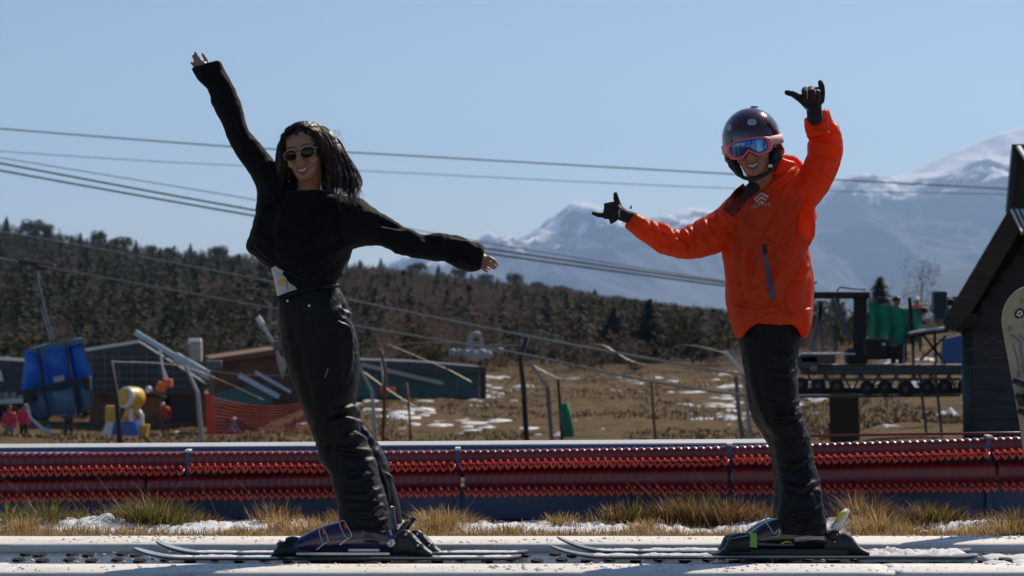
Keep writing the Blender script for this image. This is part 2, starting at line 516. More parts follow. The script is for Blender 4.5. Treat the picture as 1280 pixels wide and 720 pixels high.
while y < 735:
    step = 2.7 + y * 0.0028 - (.7 if y < 200 else 0)
    x = -0.23 * y - 4
    while x < 0.215 * y + 4:
        xx = x + r2.uniform(-.5, .5) * step; yy = y + r2.uniform(-.5, .5) * step
        x += step
        dens = noise.noise(Vector((xx * 0.03, yy * 0.02, 5)))
        px = xx / yy * 3200 + 640
        if r2.random() < 0.06 - 0.1 * dens: continue
        if yy < 150 and 880 < px: continue
        if yy < 134 and px > 560: continue
        z = gz(xx, yy)
        c2 = noise.noise(Vector((xx * 0.045, yy * 0.03, 40)))
        green = 0.62 - 0.45 * sstep(250, 520, px) + 0.15 * sstep(560, 800, px) + c2 * 0.8
        if yy < 300: green += 0.15
        rr = r2.random()
        if rr < green * 0.36: kd = 'conifer'
        elif rr < green: kd = 'bush'
        else: kd = 'bare'
        h = r2.uniform(2.6, 4.6) * (1.25 if kd == 'conifer' else .95)
        if yy > 600: h *= 0.8
        if yy < 260: h *= .62 + .38 * (yy - 122) / 138
        h *= 1 + .5 * max(0, c2)
        w = h * r2.uniform(.7, 1.1) if kd != 'conifer' else h * r2.uniform(.75, 1.05)
        top = 1 + (380 - (interp(px, SKX, SKY) + r2.uniform(2, 14))) / 3200 * yy
        if z + h > top:
            h2 = top - z
            if h2 < .9: continue
            w *= max(.6, h2 / h); h = h2
        v, f = smallp[kd][r2.randrange(4)]
        a = r2.uniform(0, 6.28); ca, sa = math.cos(a), math.sin(a)
        vv = np.empty_like(v)
        vv[:, 0] = (v[:, 0] * ca - v[:, 1] * sa) * w + xx
        vv[:, 1] = (v[:, 0] * sa + v[:, 1] * ca) * w + yy
        vv[:, 2] = v[:, 2] * h + z - .1
        FV[kd].append(vv); cnt += 1
    y += step * 1.15
for i in range(150):      # low scrub round the valley buildings and along the field edge
    px = r2.uniform(-60, 640) if i < 110 else r2.uniform(640, 1240); yy = r2.uniform(106, 122) if i < 60 else r2.uniform(112, 132)
    xx = (px - 640) / 3200 * yy; kd = 'bare' if r2.random() < .6 else 'bush'; v, f = smallp[kd][r2.randrange(4)]; h = r2.uniform(.9, 2.1); vv = v * np.array([h * 1.3, h * 1.3, h]) + np.array([xx, yy, gz(xx, yy) - .1]); FV[kd].append(vv)
for kd, mt, nm, lb in (('conifer', M_conifer, 'conifer_wood', 'dark green conifers massed over the far hillside'), ('bush', M_bush, 'olive_wood', 'olive green scrub massed over the far hillside'),
                   ('bare', M_bare, 'bare_wood', 'bare brown scrub massed over the far hillside')):
    Vc = np.concatenate(FV[kd]); o = obj_np(nm, Vc, np.arange(len(Vc)).reshape(-1, 4), mt)
    o['kind'] = 'stuff'; o['label'] = lb

# trees one can tell apart on the skyline and lower down: (px, top y, distance, width px, kind)
SK = [(8, 270, 640, 26, 'conifer'), (40, 273, 640, 30, 'bush'), (62, 276, 640, 22, 'bush'), (100, 290, 650, 20, 'conifer'), (125, 287, 650, 22, 'bush'), (150, 293, 660, 34, 'bush'), (170, 299, 650, 18, 'conifer'),
      (190, 305, 660, 16, 'bush'), (214, 307, 660, 18, 'bush'), (238, 303, 650, 17, 'conifer'), (270, 306, 650, 30, 'bush'), (298, 316, 640, 24, 'conifer'), (450, 324, 650, 22, 'conifer'), (476, 322, 660, 18, 'conifer'),
      (520, 326, 660, 26, 'bush'), (548, 330, 650, 20, 'conifer'), (575, 333, 660, 22, 'bush'), (606, 340, 650, 22, 'bush'), (622, 346, 655, 16, 'conifer'), (645, 340, 650, 24, 'bush'), (668, 350, 650, 20, 'bush'), (700, 352, 650, 22, 'bush'),
      (722, 361, 650, 18, 'bush'), (743, 357, 640, 26, 'conifer'), (768, 364, 650, 16, 'bush'), (790, 368, 640, 20, 'bush'), (840, 373, 640, 14, 'conifer'), (862, 378, 640, 16, 'bush'), (884, 381, 640, 18, 'bush'), (902, 384, 640, 16, 'bush'),
      (128, 318, 420, 34, 'conifer'), (210, 325, 400, 30, 'conifer'), (240, 332, 380, 34, 'conifer'), (90, 330, 380, 36, 'conifer'), (300, 322, 420, 34, 'conifer'), (330, 345, 360, 40, 'conifer'), (60, 360, 330, 40, 'bush'),
      (180, 350, 340, 50, 'conifer'), (25, 345, 360, 44, 'bush'), (265, 358, 330, 40, 'bush'), (120, 372, 290, 60, 'conifer'), (215, 378, 280, 60, 'conifer'), (310, 375, 290, 56, 'bush'), (160, 390, 260, 60, 'conifer'), (25, 395, 260, 60, 'conifer'),
      (500, 358, 400, 40, 'conifer'), (545, 372, 360, 34, 'bush'), (600, 385, 330, 40, 'bare'), (675, 372, 380, 40, 'conifer'), (640, 395, 300, 50, 'bush'), (470, 390, 300, 50, 'bush'), (560, 400, 280, 44, 'bare'), (720, 388, 330, 44, 'bush'), (860, 400, 310, 44, 'bush')]
ORD = ['first', 'second', 'third', 'fourth', 'fifth', 'sixth', 'seventh', 'eighth', 'ninth', 'tenth', 'eleventh', 'twelfth', 'thirteenth', 'fourteenth', 'fifteenth', 'sixteenth', 'seventeenth', 'eighteenth', 'nineteenth', 'twentieth', 'twenty-first', 'twenty-second', 'twenty-third', 'twenty-fourth', 'twenty-fifth']
order = {}
for row in (0, 1):
    for kd_ in ('conifer', 'bush', 'bare'):
        for r_i, q in enumerate(sorted((t_[0], k_) for k_, t_ in enumerate(SK) if t_[4] == kd_ and (k_ < 30) == (row == 0))): order[q[1]] = ORD[r_i]
names = {'conifer': 'dark conifer', 'bush': 'olive leafy tree', 'bare': 'bare brown tree'}
for k, (px, ty, d, wpx, kd) in enumerate(SK):
    x = (px - 640) / 3200 * d; z0 = gz(x, d); ztop = 1 - (ty + (4 if px > 690 else 0) - 380) / 3200 * d
    h = max(2.0, ztop - z0); 
    hm = min(max(h, wpx / 3200 * d * .9), wpx / 3200 * d * 1.9)
    where = 'on the hill skyline' if k < 30 else 'below the skyline on the slope'
    side = 'left of the woman' if px < 330 else ('between the two people' if px < 905 else 'right of the man')
    tree(kd, k % 3, x, d, hm, wpx / 3200 * d * (1.1 if kd == 'conifer' else 1.25), '%s %s, %s from the left among its kind' % (names[kd], where, order[k]), 'trees standing out on the hillside', z=ztop - hm)
for px, d, h, w, k, lb in ((768, 133, 3.1, 3.9, 1, 'bushy dark conifer, left half of the biggest dark pair between the people'), (812, 136, 3.5, 4.2, 2, 'tall dark conifer behind the field, right half of the biggest dark pair between the people')):
    x = (px - 640) / 3200 * d; tree('conifer', k, x, d, h, w, lb, None, z=gz(x, d) - .1)
tree('bush', 0, (850 - 640) / 3200 * 150, 150, 4.0, 5.0, 'low dark round tree at the field edge left of the orange jacket', None, z=gz(9, 150) - 1.2)
tree('bare', 1, (1152 - 640) / 3200 * 95, 95, 3.6, 1.7, 'bare leafless tree rising behind the lift platform on the right', None, z=gz(15, 95) + .1)
for px, d, h, w, kd, lb in ((1045, 120, 3.6, 3.4, 'bare', 'bare shrubby tree behind the lift frame near the orange jacket'), (1100, 140, 4.2, 5, 'conifer', 'blue-grey conifer behind the green net'), (1010, 150, 4, 5, 'bush', 'leafy tree half hidden behind the orange jacket hem')):
    x = (px - 640) / 3200 * d
    tree(kd, 0, x, d, h, w, lb, None, z=gz(x, d) - 1.0)

# ------------------------------------------------------------------ air
bx = MB(); bx.box((0, 8990, 535), (18000, 18040, 1290))
hz = bx.build("haze", None); hz['kind'] = 'stuff'; hz['label'] = 'pale blue mountain haze'
mh = bpy.data.materials.new("haze_air"); mh.use_nodes = True
nt = mh.node_tree
for n in list(nt.nodes):
    if n.type != 'OUTPUT_MATERIAL': nt.nodes.remove(n)
pv = nt.nodes.new("ShaderNodeVolumePrincipled")
pv.inputs["Color"].default_value = (0.45, 0.66, 1.0, 1)
pv.inputs["Density"].default_value = 6.3e-5
pv.inputs["Anisotropy"].default_value = 0.35
nt.links.new(pv.outputs[0], nt.nodes["Material Output"].inputs["Volume"])
hz.data.materials.append(mh)
# ------------------------------------------------------------------ conveyor: kerb boards and belt
def kerb_mat():
    m = mat("worn_cream_board", (0.48, 0.44, 0.38), 0.6, color2=(0.82, 0.785, 0.72), scale=5, aniso=(1, 7, 7), bump=.5, bscale=110, thresh=(.28, .5), detail=9)
    return m
M_kerb = kerb_mat()
M_steel_dark = mat("galvanised_side", (0.13, 0.135, 0.145), 0.6, metal=.3, scale=12, aniso=(1, 8, 8), bump=.2)
M_snow = mat("old_snow", (0.80, 0.82, 0.85), 0.75, color2=(0.9, 0.9, 0.92), scale=25, bump=.7, bscale=60, spec=.3)
add_translucent(M_snow, (0.8, 0.88, 1.0), 0.15)
def board(name, prof, x0, x1, m, parent, n=24, jit=0.0015, seed=0):
    """extrude a (y,z) profile along X; slight wobble"""
    V = []; F = []; k = len(prof)
    for i in range(n + 1):
        x = x0 + (x1 - x0) * i / n
        w = noise.noise(Vector((x * 2.3, seed, 0))) * jit
        for (yy, zz) in prof: V.append((x, yy, zz + w))
    for i in range(n):
        for j in range(k):
            F.append((i * k + j, i * k + (j + 1) % k, (i + 1) * k + (j + 1) % k, (i + 1) * k + j))
    F.append(tuple(range(k - 1, -1, -1))); F.append(tuple(n * k + j for j in range(k)))
    return obj(name, V, F, m, parent, True)
def kerb_prof(y0, y1, top, b=0.018, bot=-0.10):
    p = [(y0, bot), (y0, top - b)]
    for a in (30, 60, 90): p.append((y0 + b - b * math.cos(R(a)), top - b + b * math.sin(R(a))))
    for a in (60, 30, 0): p.append((y1 - b + b * math.cos(R(a)), top - b + b * math.sin(R(a))))
    p.append((y1, bot))
    return p
def flat(o):
    for p in o.data.polygons:
        p.use_smooth = False
    return o
kn = thing('kerb', 'cream board edge along the near side of the conveyor belt', 'kerb', (0, 9.5, 0)); kn['kind'] = 'structure'; del kn['category']
for a, b, s in ((-3.2, 1.388, 1), (1.392, 3.2, 2)):
    board('board', kerb_prof(9.27, 9.60, 0.030 + (0.0012 if s == 2 else 0)), a, b, M_kerb, kn, 60, seed=s)
board('side_rail', [(9.245, -.2), (9.245, 0.006), (9.268, 0.006), (9.268, -.2)], -3.2, 3.2, M_steel_dark, kn, 30)
kf = thing('kerb', 'cream board edge along the far side of the conveyor belt', 'kerb', (0, 10.5, 0)); kf['kind'] = 'structure'; del kf['category']
for a, b, s in ((-3.6, 3.6, 3),):
    board('board', kerb_prof(10.33, 10.70, 0.034), a, b, M_kerb, kf, 60, seed=s)
M_belt = mat("wet_rubber_belt", (0.035, 0.042, 0.05), 0.22, color2=(0.06, 0.07, 0.08), scale=30, bump=.35, bscale=120, spec=.7)
M_cleat = mat("black_rubber_cleat", (0.006, 0.006, 0.007), 0.75, scale=60, bump=.5, bscale=150, spec=.2)
belt = board('conveyor_belt', [(9.58, -.02), (9.58, 0.0), (10.34, 0.0), (10.34, -.02)], -3.4, 3.4, M_belt, None, 80, 0.0, 5)
flat(belt); tag(belt, 'dark wet rubber conveyor belt with rows of black cleats', 'conveyor belt')
def cleat_mesh(k):
    bm = bmesh.new(); n = 9
    r_ = random.Random(k)
    ring0 = [bm.verts.new((.026 * math.cos(2 * PI * i / n) * r_.uniform(.85, 1.1), .062 * math.sin(2 * PI * i / n) * r_.uniform(.85, 1.1), -.001)) for i in range(n)]
    ring1 = [bm.verts.new((v.co.x * .85, v.co.y * .9, .008 + r_.uniform(-.0015, .001))) for v in ring0]
    for i in range(n): bm.faces.new((ring0[i], ring0[(i + 1) % n], ring1[(i + 1) % n], ring1[i]))
    bm.faces.new(ring1)
    me = bpy.data.meshes.new("cleat"); bm.to_mesh(me); bm.free(); me.materials.append(M_cleat); return me
cms = [cleat_mesh(k) for k in range(4)]
for i in range(-14, 15):
    for (ox, yy) in ((0.0, 10.22), (0.07, 10.17), (0.02, 9.99), (0.115, 9.95), (0.035, 9.78), (.13, 9.74)):
        c = bpy.data.objects.new("cleat", cms[rng.randrange(4)]); COL.objects.link(c); c.parent = belt
        c.location = (i * 0.192 + ox + rng.uniform(-.004, .004) - .02, yy, 0); c.rotation_euler.z = rng.uniform(-.15, .15)

# lumpy snow helper
def snow_lump(name, x0, x1, y0, y1, h, seed, m=M_snow, parent=None, base=0.0, nx=None, ny=10, thr=None, kind='stuff', fr=14):
    nx = nx or int((x1 - x0) / 0.012)
    V = []; H = {}
    for j in range(ny + 1):
        for i in range(nx + 1):
            x = x0 + (x1 - x0) * i / nx; y = y0 + (y1 - y0) * j / ny
            e = math.sin(PI * j / ny) ** .6 if 0 < j < ny else 0
            ex = min(1, min(i, nx - i) / 3.0)
            f = .55 + .5 * noise.noise(Vector((x * fr, y * fr, seed))) + .35 * noise.noise(Vector((x * fr * 3, y * fr * 3, seed + 5))) + .18 * noise.noise(Vector((x * fr * 8, y * fr * 8, seed + 9)))
            V.append((x, y, base + h * e * ex * max(0, f) - (0.004 if e * ex == 0 else 0)))
    F = [(j * (nx + 1) + i, j * (nx + 1) + i + 1, (j + 1) * (nx + 1) + i + 1, (j + 1) * (nx + 1) + i) for j in range(ny) for i in range(nx)]
    o = obj_np(name, V, F, m, parent, True)
    if parent is None: o['kind'] = kind
    return o
# snow that has gathered on the belt at the right and in crumbs
for k, (px0, px1, y0, y1, h) in enumerate(((1222, 1262, 9.80, 9.92, .018), (1238, 1300, 10.02, 10.2, .016), (1262, 1340, 9.85, 10.0, .012), (-30, 20, 9.8, 9.9, .006))):
    o = snow_lump('belt_snow', (px0 - 640) / 3200 * 9.95, (px1 - 640) / 3200 * 9.95, y0, y1, h, 30 + k, thr=None, fr=20)
    o['label'] = 'clump of snow lying on the dark belt'
# dusting on the near kerb
for k, (px0, px1) in enumerate(((-20, 36), (170, 200), (300, 330), (740, 800), (960, 1083), (1235, 1290), (1100, 1150))):
    o = snow_lump('kerb_snow', (px0 - 640) / 3200 * 9.5, (px1 - 640) / 3200 * 9.5, 9.285, 9.44, .006, 50 + k, base=.029, fr=30)
    o['label'] = 'thin patch of snow on the near board edge'

# crumbs of snow and dirt over boards and belt (uncountable)
def crumbs(name, n, m, label, seed, rmax, zones):
    q_ = random.Random(seed); Vc = []; Fc = []
    for i in range(n):
        y0, y1, z = zones[q_.randrange(len(zones))]; x = q_.uniform(-2.2, 2.2); y = q_.uniform(y0, y1)
        if noise.noise(Vector((x * 1.6, y * 4, seed))) < -.05: continue
        r_ = rmax * q_.random() ** 2.2 + .0012; k0 = len(Vc)
        for (a, b_, c_) in ((1, 0, 0), (-1, 0, 0), (0, 1, 0), (0, -1, 0), (0, 0, .7), (0, 0, -.2)): Vc.append((x + a * r_ * q_.uniform(.7, 1.6), y + b_ * r_ * q_.uniform(.7, 1.6), z + c_ * r_))
        for t_ in ((0, 2, 4), (2, 1, 4), (1, 3, 4), (3, 0, 4), (2, 0, 5), (1, 2, 5), (3, 1, 5), (0, 3, 5)): Fc.append(tuple(k0 + u for u in t_))
    o = obj_np(name, Vc, Fc, m, None, False); o['kind'] = 'stuff'; o['label'] = label
crumbs('snow_crumbs', 2600, M_snow, 'tiny crumbs of snow over the boards and belt', 4, .009, [(9.29, 9.58, .0305), (10.36, 10.68, .0345), (9.62, 10.32, .001)])
crumbs('dirt_crumbs', 700, M_cleat, 'specks of dirt on the cream boards', 9, .003, [(9.29, 9.58, .0305), (10.36, 10.68, .0345)])

# ------------------------------------------------------------------ verge: snow bank and dry grass
def bank_z(x, y):
    e = math.exp(-((y - 11.80) / 0.26) ** 2)
    f = .12 + .62 * noise.noise(Vector((x * 3.0, y * 3, 2))) + .5 * abs(noise.noise(Vector((x * 11, y * 11, 12)))) + .4 * abs(noise.noise(Vector((x * 27, y * 27, 22))))
    return -0.036 + 0.07 * e * (f + .12)
V = []; nx, ny = 700, 40
for j in range(ny + 1):
    for i in range(nx + 1):
        x = -3.4 + 6.8 * i / nx; y = 11.25 + 0.95 * j / ny
        V.append((x, y, bank_z(x, y)))
F = [(j * (nx + 1) + i, j * (nx + 1) + i + 1, (j + 1) * (nx + 1) + i + 1, (j + 1) * (nx + 1) + i) for j in range(ny) for i in range(nx)]
sb = obj_np('snow_bank', V, F, M_snow, None, True); sb['kind'] = 'structure'

M_gr = [mat("golden_dry_grass", (0.40, 0.23, 0.08), 0.8, color2=(0.62, 0.42, 0.19), scale=12), mat("olive_grass", (0.05, 0.06, 0.012), 0.75, color2=(0.17, 0.15, 0.035), scale=10),
        mat("brown_dead_grass", (0.09, 0.05, 0.022), 0.85, color2=(0.26, 0.15, 0.06), scale=10)]
for m_, c_ in zip(M_gr, ((.5, .36, .16), (.16, .16, .03), (.22, .12, .05))): add_translucent(m_, c_, .35)
class Blades:
    def __init__(s): s.V = []; s.F = []
    def blade(s, x, y, z, h, w, lean, az, curl):
        n = len(s.V); dx, dy = math.cos(az), math.sin(az)
        fx, fy = -dy, dx
        # make the blade face the valley of its lean; 3 segments
        for k, t in enumerate((0, .45, .8)):
            ww = w * (1 - .45 * t); off = h * (lean * t + curl * t * t)
            zz = z + h * t * (1 - .25 * curl * t)
            s.V.append((x + dx * off - fx * ww, y + dy * off - fy * ww, zz)); s.V.append((x + dx * off + fx * ww, y + dy * off + fy * ww, zz))
        off = h * (lean + curl); s.V.append((x + dx * off, y + dy * off, z + h * (1 - .25 * curl)))
        s.F += [(n, n + 1, n + 3), (n, n + 3, n + 2), (n + 2, n + 3, n + 5), (n + 2, n + 5, n + 4), (n + 4, n + 5, n + 6)]
    def build(s, name, m, label):
        o = obj_np(name, s.V, s.F, m, None, False); o['kind'] = 'stuff'; o['label'] = label; return o
Bg, Bo, Bb = Blades(), Blades(), Blades()
gr = random.Random(5)
for i in range(46000):
    x = gr.uniform(-3.3, 3.3); y = 10.72 + abs(gr.gauss(0, .33))
    d_ = noise.noise(Vector((x * 2.5, y * 2, 77)))
    if y > 11.35 and gr.random() > .42 + d_ * 1.5: continue
    h = gr.uniform(.02, .062) * (1 + .8 * max(0, d_)); B = Bg if gr.random() < .72 else Bb
    B.blade(x, y, -0.03, h, gr.uniform(.0012, .0026), gr.uniform(0, .5), gr.uniform(0, 6.28), gr.uniform(0, .7))
tufts = [(12, 11.7, .13, 'o'), (30, 11.4, .10, 'g'), (60, 11.8, .14, 'o'), (100, 11.9, .09, 'o'), (150, 11.9, .10, 'b'), (172, 11.8, .15, 'o'), (195, 11.75, .17, 'o'), (215, 11.8, .13, 'o'), (250, 11.9, .07, 'b'), (345, 11.9, .12, 'b'), (352, 11.6, .09, 'g'), (385, 11.3, .1, 'g'), (405, 11.2, .12, 'g'), (520, 11.3, .09, 'g'), (545, 11.5, .13, 'g'),
         (560, 11.7, .11, 'g'), (590, 11.9, .06, 'b'), (705, 11.9, .07, 'g'), (770, 11.9, .11, 'b'), (790, 11.95, .13, 'o'), (803, 11.5, .07, 'g'), (840, 11.95, .14, 'b'), (862, 11.9, .16, 'b'), (885, 11.9, .16, 'o'), (915, 11.8, .15, 'b'), (940, 11.9, .13, 'b'), (960, 11.8, .13, 'b'), (1075, 11.9, .17, 'b'), (1090, 11.7, .17, 'b'), (1100, 11.4, .13, 'g'), (1082, 11.3, .1, 'g'),
         (1150, 11.9, .12, 'b'), (1165, 11.9, .12, 'o'), (1185, 11.95, .1, 'b'), (1240, 11.7, .09, 'b'), (1255, 11.4, .09, 'g'), (1270, 11.6, .12, 'b'), (430, 11.9, .09, 'b'), (640, 11.4, .05, 'g'), (300, 11.35, .05, 'g'), (1130, 11.3, .07, 'g'), (1215, 11.3, .07, 'g')]
for (px, d, h, k) in tufts:
    cx = (px - 640) / 3200 * d
    B0 = {'g': Bg, 'o': Bo, 'b': Bb}[k]
    for i in range(int(150 + 1600 * h)):
        a = gr.uniform(0, 6.28); rr = abs(gr.gauss(0, .045 + .2 * h))
        x, y = cx + rr * math.cos(a) * 1.4, d + rr * math.sin(a) * .8
        B = B0 if gr.random() < .75 else (Bg if gr.random() < .6 else Bb)
        B.blade(x, min(y, 12.1), -.03, h * gr.uniform(.4, 1.25) * max(.35, 1 - rr * 4), gr.uniform(.0012, .003), gr.uniform(.0, .55), a + gr.uniform(-.8, .8), gr.uniform(0, .8))
for i in range(70):      # long stray stems standing in front of the red guard
    px = gr.choice([gr.uniform(100, 210), gr.uniform(0, 330), gr.uniform(0, 1280), gr.uniform(820, 960)]); d = 11.9
    Bg.blade((px - 640) / 3200 * d, d, -.02, gr.uniform(.15, .3), .0013, gr.uniform(.1, .8), gr.choice([0, PI]) + gr.uniform(-.4, .4), gr.uniform(0, .5))
Bg.build('dry_grass', M_gr[0], 'golden dry grass fringing the far board edge'); Bo.build('green_grass', M_gr[1], 'olive grass tufts at the foot of the blue skirt'); Bb.build('brown_grass', M_gr[2], 'brown dead grass tufts at the foot of the blue skirt')

# ------------------------------------------------------------------ second conveyor: blue frame with red ribbed guards
M_red = mat("shaded_red_ribbed_plastic", (0.13, 0.005, 0.007), 0.3, color2=(0.24, 0.018, 0.014), scale=3, coat=.3)  # shade on the guard faces is put into this dark maroon
M_redt = mat("sunlit_red_plastic_hem", (0.82, 0.13, 0.07), 0.2, color2=(0.88, 0.20, 0.13), scale=9)  # sun glint on the hem loops is put into this lighter red
add_translucent(M_redt, (1.0, .17, .10), .5)
add_translucent(M_red, (.5, .01, .02), .05)
M_navy = mat("navy_painted_steel", (0.035, 0.085, 0.21), 0.5, color2=(0.055, 0.11, 0.25), scale=4, bump=.15)
M_white = mat("white_painted_steel", (0.72, 0.71, 0.68), 0.45, scale=5, var=.08)
DB = 12.25
bar_t = thing('conveyor_barrier', 'second conveyor with blue skirt and red ribbed plastic guards behind the verge', 'barrier', (0, DB, -.03))
skv = [W(-120, 621, DB + .02), W(1400, 606, DB + .02)]
sk_ = MB(); a, b = skv
sk_.prism([Vector((a.x, DB, -.1)), Vector((b.x, DB, -.1)), Vector((b.x, DB, b.z + .02)), Vector((a.x, DB, a.z + .02))], .03, .06)
sk_.build('skirt', M_navy, bar_t)
def edge_y(tbl, px): return interp(px, [q[0] for q in tbl], [q[1] for q in tbl])
T1 = [(-100, 565.5), (60, 566), (590, 562.5), (910, 557.5), (1230, 547), (1400, 542)]
B1 = [(-100, 590), (60, 588), (590, 580), (910, 575), (1230, 567), (1400, 562)]
T2 = [(-100, 599), (60, 597), (590, 586), (910, 582), (1230, 576), (1400, 573)]
B2 = [(-100, 622), (60, 619), (590, 612), (910, 610), (1230, 606), (1400, 604)]
def guard(px0, px1, T, Bt, out=0.0, name='guard_panel'):
    x0 = (px0 - 640) / 3200 * DB; x1 = (px1 - 640) / 3200 * DB
    pitch = 0.0355; npit = int((x1 - x0) / pitch); pitch = (x1 - x0) / npit
    V = []; F = []; sub = 6
    prof = [(.13, -1.0), (.13, -.25), (.10, -.05), (.06, .0), (.035, -.06), (.025, -.25), (.03, -.5), (.02, -.72), (-.045, -.86)]
    K = len(prof)
    for i in range(npit * sub + 1):
        x = x0 + (x1 - x0) * i / (npit * sub); px = x / DB * 3200 + 640
        zt = 1 - (edge_y(T, px) - 380) / 3200 * DB; zb = 1 - (edge_y(Bt, px) - 380) / 3200 * DB; H = zt - zb
        ph = (i % sub) / sub
        rib = 0.0065 * abs(math.sin(PI * ph)) ** .7
        sag = .0025 * noise.noise(Vector((x * 1.7, 0, px0)))
        for q, (dy, zz) in enumerate(prof):
            nrm = (1, 0) if q < 2 else ((.5, .8) if q == 2 else ((0, 1) if q == 3 else ((-.5, .8) if q == 4 else (-1, .2))))
            V.append((x, DB - .02 - out + dy + nrm[0] * rib, zt + zz * H + nrm[1] * rib - .0065 + sag))
    n = npit * sub
    F = [(i * K + q, i * K + q + 1, (i + 1) * K + q + 1, (i + 1) * K + q) for i in range(n) for q in range(K - 1)]
    g = obj(name, V, F, M_red, bar_t, True)
    # looped hem
    b = MB(); gj = random.Random(int(px0))
    for i in range(npit):
        xc = x0 + (i + .5) * pitch; px = xc / DB * 3200 + 640
        zb = 1 - (edge_y(Bt, px) - 380) / 3200 * DB
        yy = DB - .068 - out; j = gj.uniform(-.0018, .0018); dz = .009 * noise.noise(Vector((xc * 2.2, 3, px0)))
        zb += j + dz
        pts = [Vector((xc - .5 * pitch, yy + .01, zb + .006)), Vector((xc - .28 * pitch, yy - .006, zb - .006)), Vector((xc - .05 * pitch, yy - .012, zb - .019)), Vector((xc + .22 * pitch, yy - .006, zb - .012)), Vector((xc + .5 * pitch, yy + .01, zb + .005))]
        b.tube(pts, [.0055, .0075, .0095, .0075, .0045], 6)
        b.tube([Vector((xc - .1 * pitch, yy + .016, zb + .02)), Vector((xc + .04 * pitch, yy - .004, zb + .015)), Vector((xc + .2 * pitch, yy - .002, zb + .004))], [.005, .0065, .004], 6)
    b.build('looped_hem', M_redt, g, True)
for a_, b_ in ((-90, 232.5), (237.5, 569.5), (574.5, 909.5), (914.5, 1234), (1238, 1400)): guard(a_, b_, T1, B1)
for a_, b_ in ((-90, 183), (187, 575.5), (581, 908), (912, 1241), (1245, 1400)): guard(a_, b_, T2, B2, .065)
for px, pt in ((235, 565), (572, 562.5), (912, 557), (1236, 547)):
    c = W(px, pt, DB); b = MB(); b.bevbox((c.x, DB + .03, (c.z + .02) / 2 - .03), (.028, .05, c.z + .06), .006)
    p_ = b.build('post', M_navy, bar_t)
    b = MB(); b.bevbox((c.x, DB + .02, c.z + .006), (.026, .09, .012), .004); b.build('cap', M_white, p_)
# rails of the frame
b = MB(); p0, p1 = W(-120, 558.8, DB + .2), W(985, 551.6, DB + .2)
b.bar(p0, p1, .055, .008, up=(0, -.28, .96)); b.build('top_rail', M_white, bar_t)
b = MB(); p0, p1 = W(-120, 563.3, DB + .16), W(985, 557, DB + .16)
b.bar(p0, p1, .03, .02); b.build('mid_rail', M_navy, bar_t)
b = MB(); b.bar(W(-120, 567.8, DB + .12), W(110, 567.0, DB + .12), .05, .008, up=(0, -.28, .96)); b.build('inner_rail', M_white, bar_t)
b = MB(); b.tube([W(1000, 545, DB + .2), W(1200, 541.8, DB + .2), W(1420, 539, DB + .2)], .006, 8); b.build('red_edge_tube', M_red, bar_t, True)
b = MB(); b.bar(W(-120, 594, DB + .09), W(1400, 573.5, DB + .09), .03, .09); b.build('cross_rail', M_navy, bar_t)

# ------------------------------------------------------------------ snowboard standing in the verge
def patch_xz(poly, n=16):
    pass
M_board = mat("cream_board_base", (0.27, 0.27, 0.19), 0.4, color2=(0.38, 0.37, 0.27), scale=6, coat=.3)
M_dark = mat("black_plastic", (0.012, 0.012, 0.013), 0.5, var=.3, scale=20)
M_graph = mat("grey_graphic_print", (0.16, 0.19, 0.2), 0.5, scale=20)
M_purple = mat("violet_graphic_print", (0.10, 0.13, 0.32), 0.5, color2=(.3, .35, .55), scale=40)
sb_t = thing('snowboard', 'cream snowboard with grey graphics stuck upright in the verge at the right edge', 'snowboard', W(1301, 690, 11.1))
def sb_pt(u, v, off=0):     # u along (0 tip .. 1 tail), v across -1..1 ; local frame leaning right
    L = 1.22; hw = .126 * (1 - .12 * math.sin(PI * u) ** 2)
    e = min(1, u / .13, (1 - u) / .13); hw *= math.sqrt(max(0, 1 - (1 - e) ** 2))
    tip = W(1280, 357, 11.1)
    ax = Vector((.17, .12, -1)).normalized(); sx = Vector((1, .2, .17)).normalized()
    n = ax.cross(sx).normalized()
    if n.y > 0: n = -n
    camb = .035 * max(0, 1 - u / .16) ** 2
    return tip + ax * (u * L) + sx * (v * hw) + n * (off + camb)
def sb_sheet(us, vs, off, th, name, m, parent):
    V = []; F = []; nu, nv = len(us), len(vs)
    for o_ in (off, off - th):
        for u in us:
            for v in vs: V.append(sb_pt(u, v, o_))
    for i in range(nu - 1):
        for j in range(nv - 1):
            a = i * nv + j; F.append((a, a + 1, a + nv + 1, a + nv)); b2 = a + nu * nv; F.append((b2, b2 + nv, b2 + nv + 1, b2 + 1))
    for i in range(nu - 1):
        for j in (0, nv - 1):
            a = i * nv + j; F.append((a, a + nv, a + nv + nu * nv, a + nu * nv))
    return obj(name, V, F, m, parent, False)
us = [0, .004, .015, .03, .05, .08, .11, .13] + [.13 + .74 * k / 24 for k in range(1, 25)] + [.9, .93, .96, .98, .99, 1]
deck = sb_sheet(us, [-1, -.5, 0, .5, 1], 0, .011, 'deck', M_board, sb_t)
def sb_blob(u, v, ru, rv, off, name, m, th=.004, n=14):
    b = MB(); c0 = [sb_pt(u + ru * math.cos(2 * PI * k / n), v + rv * math.sin(2 * PI * k / n), off) for k in range(n)]
    c1 = [sb_pt(u + ru * math.cos(2 * PI * k / n), v + rv * math.sin(2 * PI * k / n), off - th) for k in range(n)]
    b.add(c0 + c1, [tuple(range(n)), tuple(range(2 * n - 1, n - 1, -1))] + [(i, (i + 1) % n, (i + 1) % n + n, i + n) for i in range(n)])
    return b.build(name, m, deck)
sb_blob(.095, -.35, .019, .2, .002, 'black_disc', M_dark)
